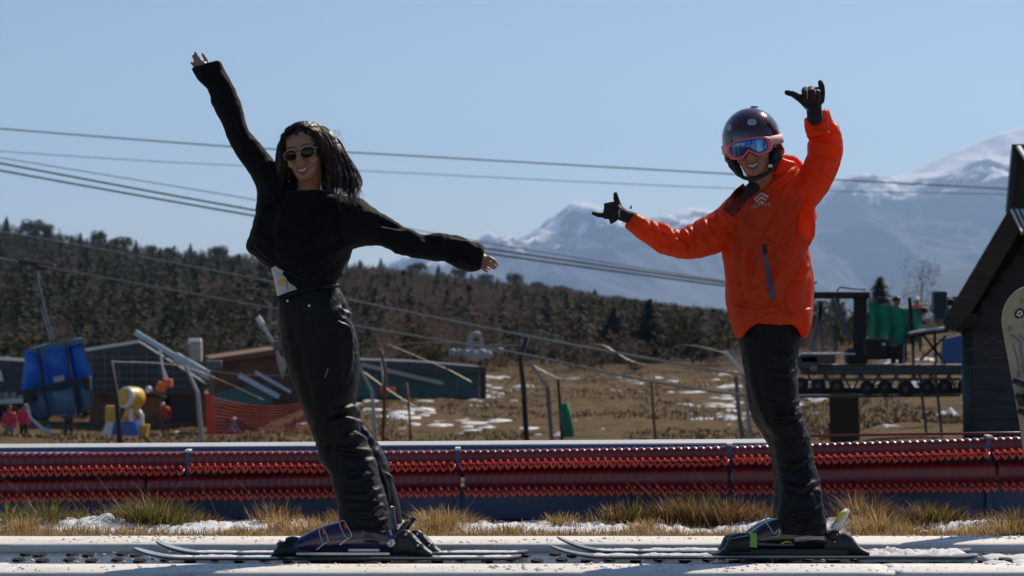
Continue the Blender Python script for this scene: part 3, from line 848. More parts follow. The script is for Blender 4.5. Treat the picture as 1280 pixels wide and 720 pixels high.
for k in range(5):
    a = 2 * PI * k / 5; sb_blob(.095 + .008 * math.cos(a), -.35 + .085 * math.sin(a), .0045, .045, .0035, 'pale_petal', M_white, .003, 8)
sb_blob(.05, -.3, .010, .06, .002, 'grey_mark', M_graph); sb_blob(.142, -.78, .010, .09, .002, 'grey_mark', M_graph)
for k, (pts) in enumerate(([(.165, -.78), (.18, -.6), (.2, -.45), (.23, -.5), (.27, -.45), (.3, -.5), (.33, -.42)], [(.17, -.5), (.19, -.3), (.22, -.2), (.26, -.22), (.31, -.3)], [(.2, -.75), (.23, -.7), (.27, -.68), (.32, -.75)])):
    b = MB(); b.tube([sb_pt(u, v, .001) for u, v in pts], [.003] + [.006 - .001 * k] * (len(pts) - 2) + [.003], 5); b.build('scroll_print', M_graph, deck)
for k in range(26):
    sb_blob(rng.uniform(.25, .42), rng.uniform(-.8, .4), rng.uniform(.004, .014), rng.uniform(.03, .1), .0022 + .0002 * k / 3, 'violet_fleck', M_purple if k % 3 else M_graph, .003, 7)
bd = MB()
bd.bevbox(sb_pt(.40, -.1, .03), (.2, .05, .05), .012, Matrix.Rotation(R(-12), 3, 'Y')); bd.build('binding_base', M_dark, sb_t)
for (u0, u1) in ((.33, .36), (.385, .42), (.44, .47)):
    b = MB(); b.tube([sb_pt(u0, -1.0, .01), sb_pt((u0 + u1) / 2, -.75, .06), sb_pt(u1, -.2, .09), sb_pt(u1, .5, .06)], [.012, .013, .013, .01], 8); b.build('binding_strap', M_dark, sb_t, True)
b = MB(); b.bevbox(sb_pt(.47, -.4, .07), (.05, .03, .02), .006, Matrix.Rotation(R(20), 3, 'Y')); b.build('ratchet', M_white, sb_t)
# ------------------------------------------------------------------ middle distance
M_wood = mat("dark_stained_wood", (0.028, 0.02, 0.015), 0.8, color2=(0.06, 0.042, 0.03), scale=3, aniso=(1, 1, 8), bump=.3)
M_roofd = mat("dark_slate_roof", (0.03, 0.036, 0.045), 0.6, color2=(0.06, 0.066, 0.075), scale=5, bump=.3)
M_sheet = mat("pale_blue_roof_metal", (0.45, 0.58, 0.68), 0.35, color2=(0.55, 0.66, 0.74), scale=4)
M_brick = mat("rust_brown_wall", (0.12, 0.055, 0.035), 0.85, color2=(0.22, 0.1, 0.06), scale=3, bump=.3)
M_conc = mat("weathered_concrete", (0.32, 0.28, 0.24), 0.9, color2=(0.45, 0.38, 0.33), scale=3, bump=.3)
M_steel = mat("galvanised_steel", (0.33, 0.34, 0.35), 0.45, metal=.6, scale=8)
M_rust = mat("rusty_steel", (0.10, 0.045, 0.025), 0.8, color2=(0.22, 0.10, 0.05), scale=20, bump=.3)
M_blk = mat("black_painted_steel", (0.015, 0.016, 0.02), 0.55, var=.3, scale=10)
M_teal = mat("teal_painted_boards", (0.05, 0.13, 0.13), 0.7, color2=(0.09, 0.2, 0.19), scale=3, aniso=(1, 1, 6))
M_cable = mat("steel_cable", (0.27, 0.25, 0.22), 0.45, metal=.5, scale=60)
M_cabled = mat("dark_haul_rope", (0.09, 0.10, 0.12), 0.6, scale=60)
M_skin = mat("skin_tone", (0.36, 0.17, 0.10), 0.5, color2=(0.44, 0.22, 0.14), scale=14, bump=.08, bscale=300)
def colmat(n, c, rough=.7, **k): return mat(n, c, rough, **k)
M_oran = colmat("orange_paint", (0.75, 0.16, 0.04)); M_yel = colmat("yellow_paint", (0.72, 0.42, 0.04), .4); M_bluep = colmat("blue_paint", (0.05, 0.14, 0.5), .4)
M_pink = colmat("crimson_jacket", (0.62, 0.03, 0.08)); M_grey = colmat("grey_trousers", (0.18, 0.18, 0.2)); M_redj = colmat("red_jacket", (0.6, 0.06, 0.04)); M_whiteb = colmat("white_plastic", (0.75, 0.76, 0.78), .4)
M_hair = mat("dark_hair", (0.012, 0.008, 0.006), 0.45, scale=30, color2=(0.035, 0.018, 0.01))
M_navyj = colmat("navy_jacket", (0.06, 0.09, 0.2)); M_greenj = colmat("green_jacket", (0.03, 0.22, 0.12))

# --- skin-modifier figure: joints as vertices, radii per vertex, one smooth surface
def figure(name, label, at, h, yaw, pose, cols, group=None):
    """at: foot point; pose: dict of joint overrides in units of standing height"""
    J = dict(hip=(0, 0, .52), waist=(0, 0, .62), chest=(0, 0, .74), neck=(0, 0, .835), head=(0, .005, .90), crown=(0, .005, .965),
             shl=(-.10, 0, .80), ell=(-.13, .01, .64), hal=(-.12, -.05, .50), shr=(.10, 0, .80), elr=(.13, .01, .64), har=(.12, -.05, .50),
             hpl=(-.05, 0, .50), knl=(-.06, -.01, .28), anl=(-.06, 0, .05), tol=(-.065, -.07, .02), hpr=(.05, 0, .50), knr=(.06, -.01, .28), anr=(.06, 0, .05), tor=(.065, -.07, .02))
    J.update(pose)
    Rz = Matrix.Rotation(yaw, 3, 'Z')
    P = {k: Vector(at) + Rz @ (Vector(v) * h) for k, v in J.items()}
    t = thing(name, label, 'person', at, group)
    def skin(nm, verts, edges, rad, m):
        me = bpy.data.meshes.new(nm); me.from_pydata([P[v] if isinstance(v, str) else v for v in verts], edges, [])
        o = bpy.data.objects.new(nm, me); COL.objects.link(o)
        o.modifiers.new("s", 'SKIN'); sv = me.skin_vertices[0].data
        for i, r_ in enumerate(rad): sv[i].radius = (r_ * h, r_ * h * .85)
        sv[0].use_root = True
        sd = o.modifiers.new("d", 'SUBSURF'); sd.levels = 1; sd.render_levels = 1
        dg = bpy.context.evaluated_depsgraph_get()
        m2 = bpy.data.meshes.new_from_object(o.evaluated_get(dg)); bpy.data.objects.remove(o)
        return obj_me(nm, m2, m, t, True)
    skin('trousers', ['hip', 'hpl', 'knl', 'anl', 'tol', 'hpr', 'knr', 'anr', 'tor'], [(0, 1), (1, 2), (2, 3), (3, 4), (0, 5), (5, 6), (6, 7), (7, 8)], [.075, .06, .045, .038, .03, .06, .045, .038, .03], cols[1])
    skin('jacket', ['waist', 'hip', 'chest', 'shl', 'ell', 'hal', 'shr', 'elr', 'har', 'neck'], [(0, 1), (0, 2), (2, 3), (3, 4), (4, 5), (2, 6), (6, 7), (7, 8), (2, 9)], [.085, .088, .095, .055, .04, .03, .055, .04, .03, .04], cols[0])
    b = MB(); hd = (P['head'] + P['crown']) / 2
    b.lathe(P['neck'], [(.03 * h, -.01 * h), (.032 * h, .02 * h), (.045 * h, .045 * h), (.05 * h, .075 * h), (.047 * h, .105 * h), (.03 * h, .13 * h), (.005 * h, .14 * h)], 12, (P['crown'] - P['neck']))
    b.build('head', M_skin, t, True)
    b = MB(); b.lathe(P['head'] + (P['crown'] - P['head']) * .25, [(.053 * h, -.01 * h), (.055 * h, .02 * h), (.045 * h, .045 * h), (.02 * h, .06 * h), (.004 * h, .063 * h)], 12, (P['crown'] - P['neck']) + Rz @ Vector((0, .03 * h, 0)))
    b.build('hat', cols[2], t, True)
    return t
def gw(px, d):
    x = (px - 640) / 3200 * d; return Vector((x, d, gz(x, d)))
p_ = gw(12, 86); figure('person', 'skier in crimson jacket and grey trousers at the far left edge of the photo', p_, 1.62, .3, {}, (M_pink, M_grey, M_hair))
p_ = gw(30, 88); figure('person', 'skier in crimson jacket and dark trousers, just left of the blue cabin bottom', p_, 1.58, -.2, {'ell': (-.15, .0, .66), 'hal': (-.08, -.09, .6)}, (M_pink, M_blk, M_hair))
p_ = gw(86, 92); figure('person', 'dark-clothed person standing below the blue gondola cabin', p_, 1.75, 0, {}, (M_navyj, M_blk, M_blk))
p_ = gw(207, 95); figure('person', 'person in red-orange jacket bending right of the snow gun', p_, 1.45, .5, {'chest': (-.05, -.04, .72), 'neck': (-.08, -.08, .79), 'head': (-.10, -.1, .84), 'crown': (-.13, -.12, .9), 'shl': (-.12, -.03, .76), 'shr': (.05, -.06, .77)}, (M_redj, M_brick, M_whiteb))
p_ = gw(286, 70); figure('person', 'crouching person in blue jacket and white hat behind the orange net', p_ + Vector((0, 0, -.1)), 1.15, 1.2, {'hip': (0, .05, .32), 'waist': (0, .0, .42), 'chest': (0, -.08, .52), 'neck': (0, -.12, .61), 'head': (0, -.14, .67), 'crown': (0, -.15, .74), 'shl': (-.1, -.08, .58), 'shr': (.1, -.08, .58), 'ell': (-.12, -.16, .44), 'elr': (.12, -.16, .44), 'hal': (-.1, -.26, .4), 'har': (.1, -.26, .4), 'hpl': (-.06, .03, .3), 'hpr': (.06, .03, .3), 'knl': (-.07, -.16, .3), 'knr': (.07, -.16, .3)}, (M_navyj, M_bluep, M_whiteb))

# --- blue gondola cabin hanging from its rope
DG = 62.0
MB.EXT = Vector((-.17, .985, 0))
def quadbox(b, pts, d0, d1):
    b.prism(pts, d0, d1)
cab = thing('gondola_cabin', 'bright blue and teal gondola cabin hanging tilted from the rope', 'gondola', W(75, 470, DG))
M_cb = mat("bright_blue_plastic", (0.012, 0.20, 0.82), 0.22, color2=(0.04, 0.34, 0.97), scale=1.6, coat=.4)
add_translucent(M_cb, (.08, .45, 1.0), .6)
M_ct = mat("teal_cabin_shell", (0.02, 0.10, 0.20), 0.35, color2=(0.04, 0.16, 0.28), scale=2, coat=.3)
def cp(px, py, dd=0): return W(px, py, DG) + Vector((0, dd, 0))
def panel(name, corners, m, d0, d1, parent, bulge=0):
    """curved panel between four front corners (tl,tr,br,bl) with real thickness"""
    tl, tr, br, bl = [W(q[0], q[1], DG) for q in corners]
    n = 8; V = []; F = []
    for side in (0, 1):
        for j in range(n + 1):
            for i in range(n + 1):
                u, v = i / n, j / n
                p = tl.lerp(tr, u).lerp(bl.lerp(br, u), v)
                p = p + Vector((0, d0 + (.05 if side else 0) - bulge * math.sin(PI * u) * math.sin(PI * v) ** .5, 0)); V.append(p)
    N = (n + 1) ** 2
    for j in range(n):
        for i in range(n):
            a = j * (n + 1) + i; F.append((a, a + 1, a + n + 2, a + n + 1)); F.append((a + N, a + N + n + 1, a + N + n + 2, a + N + 1))
    rim = [i for i in range(n + 1)] + [j * (n + 1) + n for j in range(1, n + 1)] + [n * (n + 1) + i for i in range(n - 1, -1, -1)] + [j * (n + 1) for j in range(n - 1, 0, -1)]
    for k in range(len(rim)):
        a, b_ = rim[k], rim[(k + 1) % len(rim)]; F.append((a, b_, b_ + N, a + N))
    return obj(name, V, F, m, parent, False)
# front: upper windows (left, centre, right), lower panels
up = [((38, 437), (57, 433), (66, 484), (33, 488)), ((57, 433), (91, 428), (100, 478), (66, 484)), ((91, 428), (104, 425), (120, 470), (100, 478))]
for k, q in enumerate(up): panel('window', q, M_cb, -.8 + (.15 if k != 1 else 0), 0, cab, .12)
lo = [((34, 491), (66, 486), (72, 517), (55, 522)), ((66, 486), (101, 480), (106, 513), (72, 517)), ((101, 480), (120, 473), (117, 510), (106, 513))]
for k, q in enumerate(lo): panel('door' if k == 1 else 'side_panel', q, M_ct, -.82 + (.15 if k != 1 else 0), 0, cab, .06)
b = MB(); b.prism([cp(40, 438), cp(103, 427), cp(118, 472), cp(115, 508), cp(58, 519), cp(36, 490)], -.6, .75); b.build('shell', M_ct, cab)
b = MB(); b.prism([cp(37, 436), cp(60, 429), cp(103, 422), cp(106, 428), cp(40, 441)], -.85, .8); b.build('roof', M_ct, cab)
for (x0, y0, x1, y1) in ((57, 433, 71, 519), (91, 428, 107, 513)):
    b = MB(); b.bar(cp(x0, y0, -1.0), cp((x0 + x1) / 2 - (1), (y0 + y1) / 2, -1.02), .055); b.bar(cp((x0 + x1) / 2 - 1, (y0 + y1) / 2, -1.02), cp(x1, y1, -.95), .055); b.build('bar', M_blk, cab)
b = MB(); b.bar(cp(31, 490, -.98), cp(121, 472, -.98), .07, .10); b.build('waist_rail', M_blk, cab)
b = MB(); b.bevbox(cp(117, 478, -.7), (.14, .5, .32), .03); b.build('bumper', M_blk, cab)
b = MB(); b.bevbox(cp(45, 494, -.9), (.26, .2, .3), .03); b.build('latch_box', M_blk, cab)
b = MB(); b.bevbox(cp(83, 472, -1.02), (.26, .03, .14), .01, Matrix.Rotation(R(-10), 3, 'Y')); b.build('sign_plate', M_steel, cab)
for s in (0,):
    b = MB(); b.tube([cp(42, 498, -.9), cp(47, 520, -.9), cp(62, 534, -.9), cp(76, 540, -.9)], [.035, .035, .05, .05], 8); b.build('ski_rack', M_whiteb, cab, True)
b = MB(); b.bar(cp(68, 430, 0), cp(55, 385, 0), .045); b.bar(cp(63, 431, .1), cp(50, 385, .1), .045); b.bar(cp(55, 385, 0), cp(46, 345, 0), .055); b.bar(cp(46, 345, 0), cp(44, 331, 0), .09); b.build('hanger', M_steel_dark, cab)
b = MB(); b.bevbox(cp(46, 330, 0), (.9, .18, .12), .03, Matrix.Rotation(R(9), 3, 'Y')); b.bevbox(cp(52, 334, 0), (.35, .14, .12), .03); b.build('rope_grip', M_blk, cab)
b = MB(); b.bar(cp(28, 418, -.5), cp(52, 442, -.5), .04); b.bar(cp(62, 428, -.3), cp(95, 424, -.2), .03); b.tube([cp(62, 428, 0), cp(76, 421, 0), cp(92, 418, 0), cp(93, 426, 0)], .03, 6); b.build('roof_bracket', M_rust, cab)

MB.EXT = Vector((0, 1, 0))
# --- ropes and wires, each its own object
def rope(name, pts, r, label, m, cat='cable', group=None, n=5, sub=10):
    P = [W(*p) for p in pts]; Q = []
    for i in range(len(P) - 1):
        p0 = P[max(i - 1, 0)]; p1 = P[i]; p2 = P[i + 1]; p3 = P[min(i + 2, len(P) - 1)]
        for k in range(sub):
            t = k / sub
            Q.append(0.5 * ((2 * p1) + (-p0 + p2) * t + (2 * p0 - 5 * p1 + 4 * p2 - p3) * t * t + (-p0 + 3 * p1 - 3 * p2 + p3) * t ** 3))
    Q.append(P[-1])
    o = tubeobj(name, Q, r, m, None, n); tag(o, label, cat, group); return o
rope('haul_rope', [(-60, 282, 90), (30, 294, 80), (340, 352, 66), (440, 375, 60), (660, 420, 50), (800, 446, 44), (950, 472, 40), (1010, 477, 38)], .021, 'upper pale lift rope sloping down from the left hillside to the right station', M_cable)
rope('haul_rope', [(-60, 310, 70), (45, 331, DG), (340, 385, 56), (450, 408, 52), (640, 440, 46), (780, 470, 42), (905, 491, 39), (1010, 500, 37)], .021, 'lower lift rope that carries the blue cabin', M_cable)
rope('sky_cable', [(-60, 156, 300), (285, 183, 300), (430, 190, 300), (905, 217, 300), (1260, 236, 300), (1400, 244, 300)], .085, 'highest cable crossing the whole sky', M_cabled)
rope('sky_cable', [(-60, 185, 330), (200, 202, 330), (440, 213, 330), (905, 235, 330), (1260, 243, 330), (1400, 248, 330)], .05, 'faint second cable just below the highest one', M_cabled)
rope('sky_cable', [(-60, 185, 160), (0, 197, 160), (320, 250, 160), (605, 303, 160), (905, 351, 160), (1020, 366, 160)], .03, 'thin top wire of the three that slope down behind the woman', M_cabled)
rope('sky_cable', [(-60, 192, 150), (0, 204, 150), (320, 263, 150), (605, 310, 150), (905, 353, 150), (1020, 366, 150)], .06, 'middle thick rope of the three that slope down behind the woman', M_cabled)
rope('sky_cable', [(-60, 200, 150), (0, 213, 150), (320, 270, 150), (605, 316, 150), (905, 357, 150), (1020, 370, 150)], .06, 'bottom thick rope of the three that slope down behind the woman', M_cabled)

# --- fence of steel posts with bent tops and wires
def post(name, pts, d, r, m, label, group='fence posts on the field', extra=None, sq=True):
    P = [W(px, py, d) for px, py in pts]
    t = thing(name, label, 'fence post', (P[-1].x, d, gz(P[-1].x, d)), group)
    P[-1].z = gz(P[-1].x, d) - .2
    b = MB()
    if sq:
        for i in range(len(P) - 1):
            if i == len(P) - 2: b.bar(P[i], P[i + 1], r * 2)
    else: b.tube(P, r, 8)
    if sq: b.build('shaft', m, t)
    else: b.build('shaft', m, t, True)
    if sq and len(P) > 2:
        b = MB(); b.tube(P[:-1] + [P[-2] + (P[-1] - P[-2]) * .03], r * 1.05, 6); b.build('bent_top', extra or m, t)
    return t
post('fence_post', [(232, 458), (247, 491), (254, 560)], 54, .04, M_steel, 'grey steel post with bent top beside the orange net')
post('fence_post', [(450, 460), (465, 490), (471, 560)], 54, .035, M_steel, 'grey steel post with bent top just right of the woman')
post('fence_post', [(662, 453), (684, 483), (691, 560)], 54, .042, M_steel_dark, 'dark post with bright bent top between the people', extra=M_steel)
post('fence_post', [(907, 440), (930, 466), (940, 560)], 52, .042, M_steel, 'steel post with bright bent top just left of the orange jacket', extra=M_white)
post('fence_post', [(476, 437), (482, 465), (477, 560)], 50, .035, M_rust, 'thin rusty pole right of the woman, crooked', sq=False)
post('fence_post', [(659, 422), (650, 448), (654, 478), (660, 560)], 48, .05, M_blk, 'dark crooked timber post under the lift ropes', sq=False)
post('fence_post', [(815, 478), (817, 520), (821, 560)], 50, .028, M_rust, 'slim rusty stake in the middle of the field', sq=False)
post('fence_post', [(698, 474), (701, 520), (704, 560)], 50, .035, M_wood, 'wooden stake wrapped in green padding', sq=False)
post('fence_post', [(138, 450), (146, 500), (152, 560)], 50, .05, M_wood, 'dark wooden pole in front of the snow gun', sq=False)
post('fence_post', [(508, 478), (512, 520), (514, 560)], 52, .025, M_rust, 'short thin rusty stake near the teal fence', sq=False)
post('fence_post', [(920, 470), (924, 520), (930, 560)], 54, .045, M_steel_dark, 'dark post next to the bright-topped post by the orange jacket')
b = MB(); c0, c1 = W(701, 505, 49.8), W(713, 505, 49.8)
b.tube([W(706, 504, 49.9), W(707, 520, 49.9), W(710, 535, 49.9), W(711, 546, 49.9)], [.085, .11, .115, .1], 12)
o = b.build('green_padding', mat("green_foam_pad", (0.02, 0.14, 0.08), .8, color2=(.03, .2, .1), scale=8), None, True); tag(o, 'dark green padding sleeve wrapped round a stake', 'padding')
k = 0
for pts, lb in (([(232, 458, 54), (330, 470, 54), (450, 460, 54)], 'wire strand between the posts behind the woman'),
                ([(450, 462, 54), (530, 512, 54), (600, 505, 54), (662, 455, 54)], 'slack wire strand sagging right of the woman'),
                ([(480, 433, 50), (540, 428, 50), (600, 431, 50), (655, 432, 50)], 'taut wire from the rusty pole to the timber post'),
                ([(662, 455, 54), (720, 478, 54), (800, 462, 54), (850, 432, 54), (907, 441, 54)], 'sagging wire strand across the middle of the field'),
                ([(660, 475, 50), (750, 474, 50), (815, 474, 50), (930, 470, 50)], 'level wire above the snow-patched field'),
                ([(484, 430, 52), (520, 445, 52), (560, 462, 52), (590, 478, 52)], 'pale wire slanting down near the teal fence'),
                ([(138, 452, 50), (232, 459, 54), (330, 500, 54)], 'wire strand leading right from the dark pole'),
                ([(690, 452, 52), (745, 430, 52), (800, 455, 52), (905, 470, 52)], 'crossing wire in front of the dark conifers')):
    rope('fence_wire', pts, .008, lb, M_cable, 'wire', None, 4, 8)

# --- orange safety net: real mesh of strands
def net(name, label, cat, quad, d, nx, ny, r, m, d2=None, sagf=.2):
    tl, tr, br, bl = quad; b = MB()
    def P(u, v):
        x = (tl[0] * (1 - u) + tr[0] * u) * (1 - v) + (bl[0] * (1 - u) + br[0] * u) * v
        y = (tl[1] * (1 - u) + tr[1] * u) * (1 - v) + (bl[1] * (1 - u) + br[1] * u) * v
        q = W(x, y, d + ((d2 or d) - d) * u); q.z -= sagf * math.sin(PI * u) * (1 - v); q.y += .15 * noise.noise(Vector((u * 5, v * 4, 1))); return q
    for j in range(ny + 1): b.tube([P(i / 16, j / ny) for i in range(17)], r, 3, False)
    for i in range(nx + 1): b.tube([P(i / nx, j / 3) for j in range(4)], r, 3, False)
    o = b.build(name, m, None); tag(o, label, cat); return o
M_net = mat("orange_red_netting", (0.5, 0.06, 0.03), .6, scale=10)
net('safety_net', 'orange-red safety netting sagging behind the woman', 'net', ((258, 494), (400, 500), (400, 556), (258, 556)), 60, 38, 13, .009, M_net)
b = MB()
for i in range(7): b.tube([W(262 + 1.5 * math.sin(i), 494, 59.5) + Vector((.02 * i - .06, 0, 0)), W(262 + 2 * math.cos(i * 2), 525, 59.5) + Vector((.02 * i - .06, 0, 0)), W(263, 558, 59.5) + Vector((.03 * i - .09, 0, 0))], .022, 5)
o = b.build('rolled_net', colmat("bright_orange_net", (.7, .07, .04)), None); tag(o, 'upright bundle of bright orange netting at the left end of the net', 'net')

# --- snow gun: yellow barrel on a blue base
sg = gw(152, 88); sg_t = thing('snow_gun', 'snow gun with yellow barrel on a blue and white trapezoid base', 'snow gun', sg)
def gp(px, py, dd=0): return W(px, py, 88) + Vector((0, dd, 0))
b = MB(); b.prism([gp(139, 526), gp(172, 526), gp(180, 553), gp(126, 553)], -.5, .5); b.build('base', M_bluep, sg_t)
b = MB(); b.prism([gp(137, 526, -.02), gp(146, 526, -.02), gp(140, 553, -.02), gp(124, 553, -.02)], -.56, -.5); b.build('base_cover', M_whiteb, sg_t)
b = MB(); b.tube([gp(162, 528), gp(164, 515), gp(168, 505)], [.28, .2, .18], 10); b.build('mast', M_yel, sg_t, True)
b = MB(); b.lathe(gp(165, 497), [(.30, -.35), (.37, -.28), (.38, .05), (.33, .35), (.27, .5), (.24, .5)], 20, (-.55, -.8, .12)); b.build('barrel', M_yel, sg_t, True)
b = MB(); b.lathe(gp(161, 497, -.3), [(.33, 0), (.37, .04), (.37, .11), (.32, .14), (.28, .14)], 20, (-.55, -.8, .12)); b.build('nozzle_ring', M_whiteb, sg_t, True)
b = MB(); b.bevbox(gp(139, 518), (.35, .4, .6), .04); b.build('control_box', M_yel, sg_t)
b = MB(); b.bevbox(gp(166, 519, -.4), (.12, .1, .5), .02); b.build('white_panel', M_whiteb, sg_t)
b = MB(); b.tube([gp(172, 512), gp(177, 520), gp(178, 532)], [.09, .09, .07], 8); b.build('hose', M_whiteb, sg_t, True)
b = MB(); b.prism([gp(175, 531), gp(187, 531), gp(183, 548), gp(177, 548)], -.2, .2); b.build('bucket', M_yel, sg_t)
b = MB(); b.tube([gp(115, 556), gp(117, 549), gp(122, 546), gp(128, 548)], .05, 8); b.build('wheel_arch', M_whiteb, sg_t, True)

MB.EXT = Vector((-.15, .99, 0))
# --- valley buildings on the left
def building(name, label, front, d, depth, wallm, roofm, eave=.3, roofpts=None):
    pass
def planks(parent, x0, x1, z0, z1, y, n, m, nm='plank', horizontal=True, th=.05):
    for i in range(n):
        b = MB(); g_ = .02
        if horizontal:
            za = z0 + (z1 - z0) * i / n; zb = z0 + (z1 - z0) * (i + 1) / n - g_
            b.box(((x0 + x1) / 2, y, (za + zb) / 2), (x1 - x0, th, zb - za))
        else:
            xa = x0 + (x1 - x0) * i / n; xb = x0 + (x1 - x0) * (i + 1) / n - g_
            b.box(((xa + xb) / 2, y, (z0 + z1) / 2), (xb - xa, th, z1 - z0))
        b.build(nm, m, parent)
d = 104
t = thing('lodge', 'dark lodge with slate roof grid and pale blue roof verge behind the snow gun', 'building', gw(180, d))
zg = gz((180 - 640) / 3200 * d, d) - .3
def bp(px, py, dd=0): return W(px, py, d) + Vector((0, dd, 0))
b = MB(); b.prism([bp(112, 492), bp(262, 492), Vector((bp(262, 0).x, d, zg)), Vector((bp(112, 0).x, d, zg))], 0, 7); b.build('wall', M_brick, t)
b = MB(); b.prism([bp(100, 440), bp(175, 428), bp(258, 480), bp(255, 492), bp(104, 492)], -.6, 7.5); rf = b.build('roof', M_roofd, t)
for j in range(5):
    b = MB(); b.box(bp(175, 446 + j * 9, -.66), (4.4 - .12 * j, .05, .06)); b.build('batten', M_steel_dark, rf)
for i in range(7):
    b = MB(); b.box(bp(118 + i * 17, 464, -.7), (.06, .05, 1.5)); b.build('batten', M_steel_dark, rf)
b = MB(); b.bar(bp(172, 415, -.7), bp(222, 445, -.7), .22, .2); b.bar(bp(222, 445, -.7), bp(266, 470, -.7), .34, .34); b.build('verge', M_sheet, t)
b = MB(); b.bevbox(bp(272, 471, -.8), (.5, .4, .45), .08, Matrix.Rotation(R(20), 3, 'Y')); b.build('verge_cap', M_conc, t)
b = MB(); b.bevbox(bp(284, 479, -.8), (.45, .4, .45), .02, Matrix.Rotation(R(35), 3, 'Y')); b.build('gutter_box', M_steel_dark, t)
b = MB(); b.box(bp(196, 508, -.02), (1.1, .08, .7)); b.build('shutter', mat("orange_brown_door", (.3, .1, .04), .7), t)
b = MB(); b.box(bp(225, 512, -.02), (1.3, .08, 1.0)); b.build('window', M_blk, t)
b = MB(); b.bevbox(bp(241, 440, 1), (.5, .5, .85), .04); ch = b.build('chimney', M_conc, t)
b = MB(); b.bevbox(bp(240, 427, 1), (.5, .5, .22), .03); b.build('chimney_cap', M_whiteb, ch)
# low roof edges right of it
d = 96
t = thing('shelter', 'low brown shelter with two pale sloping roof edges left of the woman', 'building', gw(330, d))
zg = gz((330 - 640) / 3200 * d, d) - .3
b = MB(); b.prism([bp(268, 452), bp(345, 440), bp(420, 452), Vector((bp(420, 0).x, d, zg)), Vector((bp(268, 0).x, d, zg))], 0, 5); b.build('wall', M_brick, t)
b = MB(); b.prism([bp(262, 448), bp(345, 436), bp(425, 449), bp(425, 455), bp(345, 443), bp(262, 455)], -.4, 5.3); b.build('roof', M_rust, t)
for (x0, y0, x1, y1, w) in ((302, 468, 352, 495, .22), (322, 464, 366, 489, .14)):
    b = MB(); b.bar(bp(x0, y0, -.9), bp(x1, y1, -.9), w, w * .8); b.build('roof_edge', M_sheet, t)
b = MB(); b.bevbox(bp(271, 456, -.6), (.55, .5, .35), .05); b.build('roof_vent', M_steel_dark, t)
b = MB(); b.bevbox(bp(270, 452, -.6), (.5, .45, .1), .02); b.build('vent_cap', M_whiteb, t)
b = MB(); b.prism([bp(344, 446), bp(362, 444), bp(352, 474)], -.5, -.3); b.build('gable_corner', M_conc, t)
b = MB(); b.prism([bp(268, 490), bp(340, 478), bp(340, 505), bp(268, 505)], -.7, -.55); b.build('tarp', M_teal, t)
# far left roof with white eave
d = 110
t = thing('hut', 'low hut with dark roof and white eave board at the left edge', 'building', gw(20, d))
zg = gz((20 - 640) / 3200 * d, d) - .3
b = MB(); b.prism([bp(-60, 500), bp(62, 500), Vector((bp(62, 0).x, d, zg)), Vector((bp(-60, 0).x, d, zg))], 0, 5); b.build('wall', M_wood, t)
b = MB(); b.prism([bp(-60, 446), bp(40, 452), bp(66, 494), bp(-60, 500)], -.5, 5.5); b.build('roof', M_roofd, t)
b = MB(); b.bar(bp(-60, 504, -.6), bp(34, 500, -.6), .12, .2); b.build('eave_board', M_whiteb, t)
b = MB(); b.prism([bp(-20, 455), bp(2, 462), bp(6, 476), bp(-20, 474)], -.7, -.55); b.build('roof_snow', M_snow, t)
for k in range(5):
    b = MB(); b.bevbox(bp(2 + 9 * k, 494, -.5), (.26, .2, .3), .05); b.build('railing_block', M_conc, t)
# small red carrier and steel mast left of centre
t = thing('lift_chair', 'small red-orange lift carrier hanging from a thin white mast', 'lift chair', W(205, 480, 90))
def cq(px, py, dd=0): return W(px, py, 90) + Vector((0, dd, 0))
b = MB(); b.bar(cq(200, 437), cq(206, 476), .06); b.bar(cq(204, 460), cq(210, 476), .05); b.build('mast', M_whiteb, t)
b = MB(); b.bevbox(cq(202, 484), (.35, .3, .34), .05, Matrix.Rotation(R(20), 3, 'Y')); b.bevbox(cq(211, 479), (.25, .3, .3), .05); b.build('seat', M_oran, t)
t = thing('floodlight', 'small white floodlight on a grey arm right of the red carrier', 'lamp', W(190, 487, 90))
b = MB(); b.bar(cq(187, 488), cq(208, 497), .06); b.build('arm', M_steel_dark, t)
b = MB(); b.lathe(cq(186, 487), [(.06, -.1), (.12, -.04), (.13, .04), (.08, .09)], 12, (-1, -.4, .3)); b.build('lamp_head', M_whiteb, t, True)
t = thing('street_lamp', 'white-headed lamp leaning above the shelter beside the woman', 'lamp', gw(342, 94))
def cq(px, py, dd=0): return W(px, py, 94) + Vector((0, dd, 0))
b = MB(); b.bar(cq(324, 402), cq(344, 432), .12); b.bar(cq(338, 405), cq(350, 402), .07); b.bar(cq(344, 432), cq(350, 452), .09); b.build('arm', M_steel, t)
b = MB(); b.bevbox(cq(325, 401), (.34, .2, .2), .05, Matrix.Rotation(R(55), 3, 'Y')); b.build('lamp_head', M_whiteb, t)
b = MB(); b.bevbox(cq(350, 432), (.5, .3, .35), .05); b.build('bracket', M_steel_dark, t)
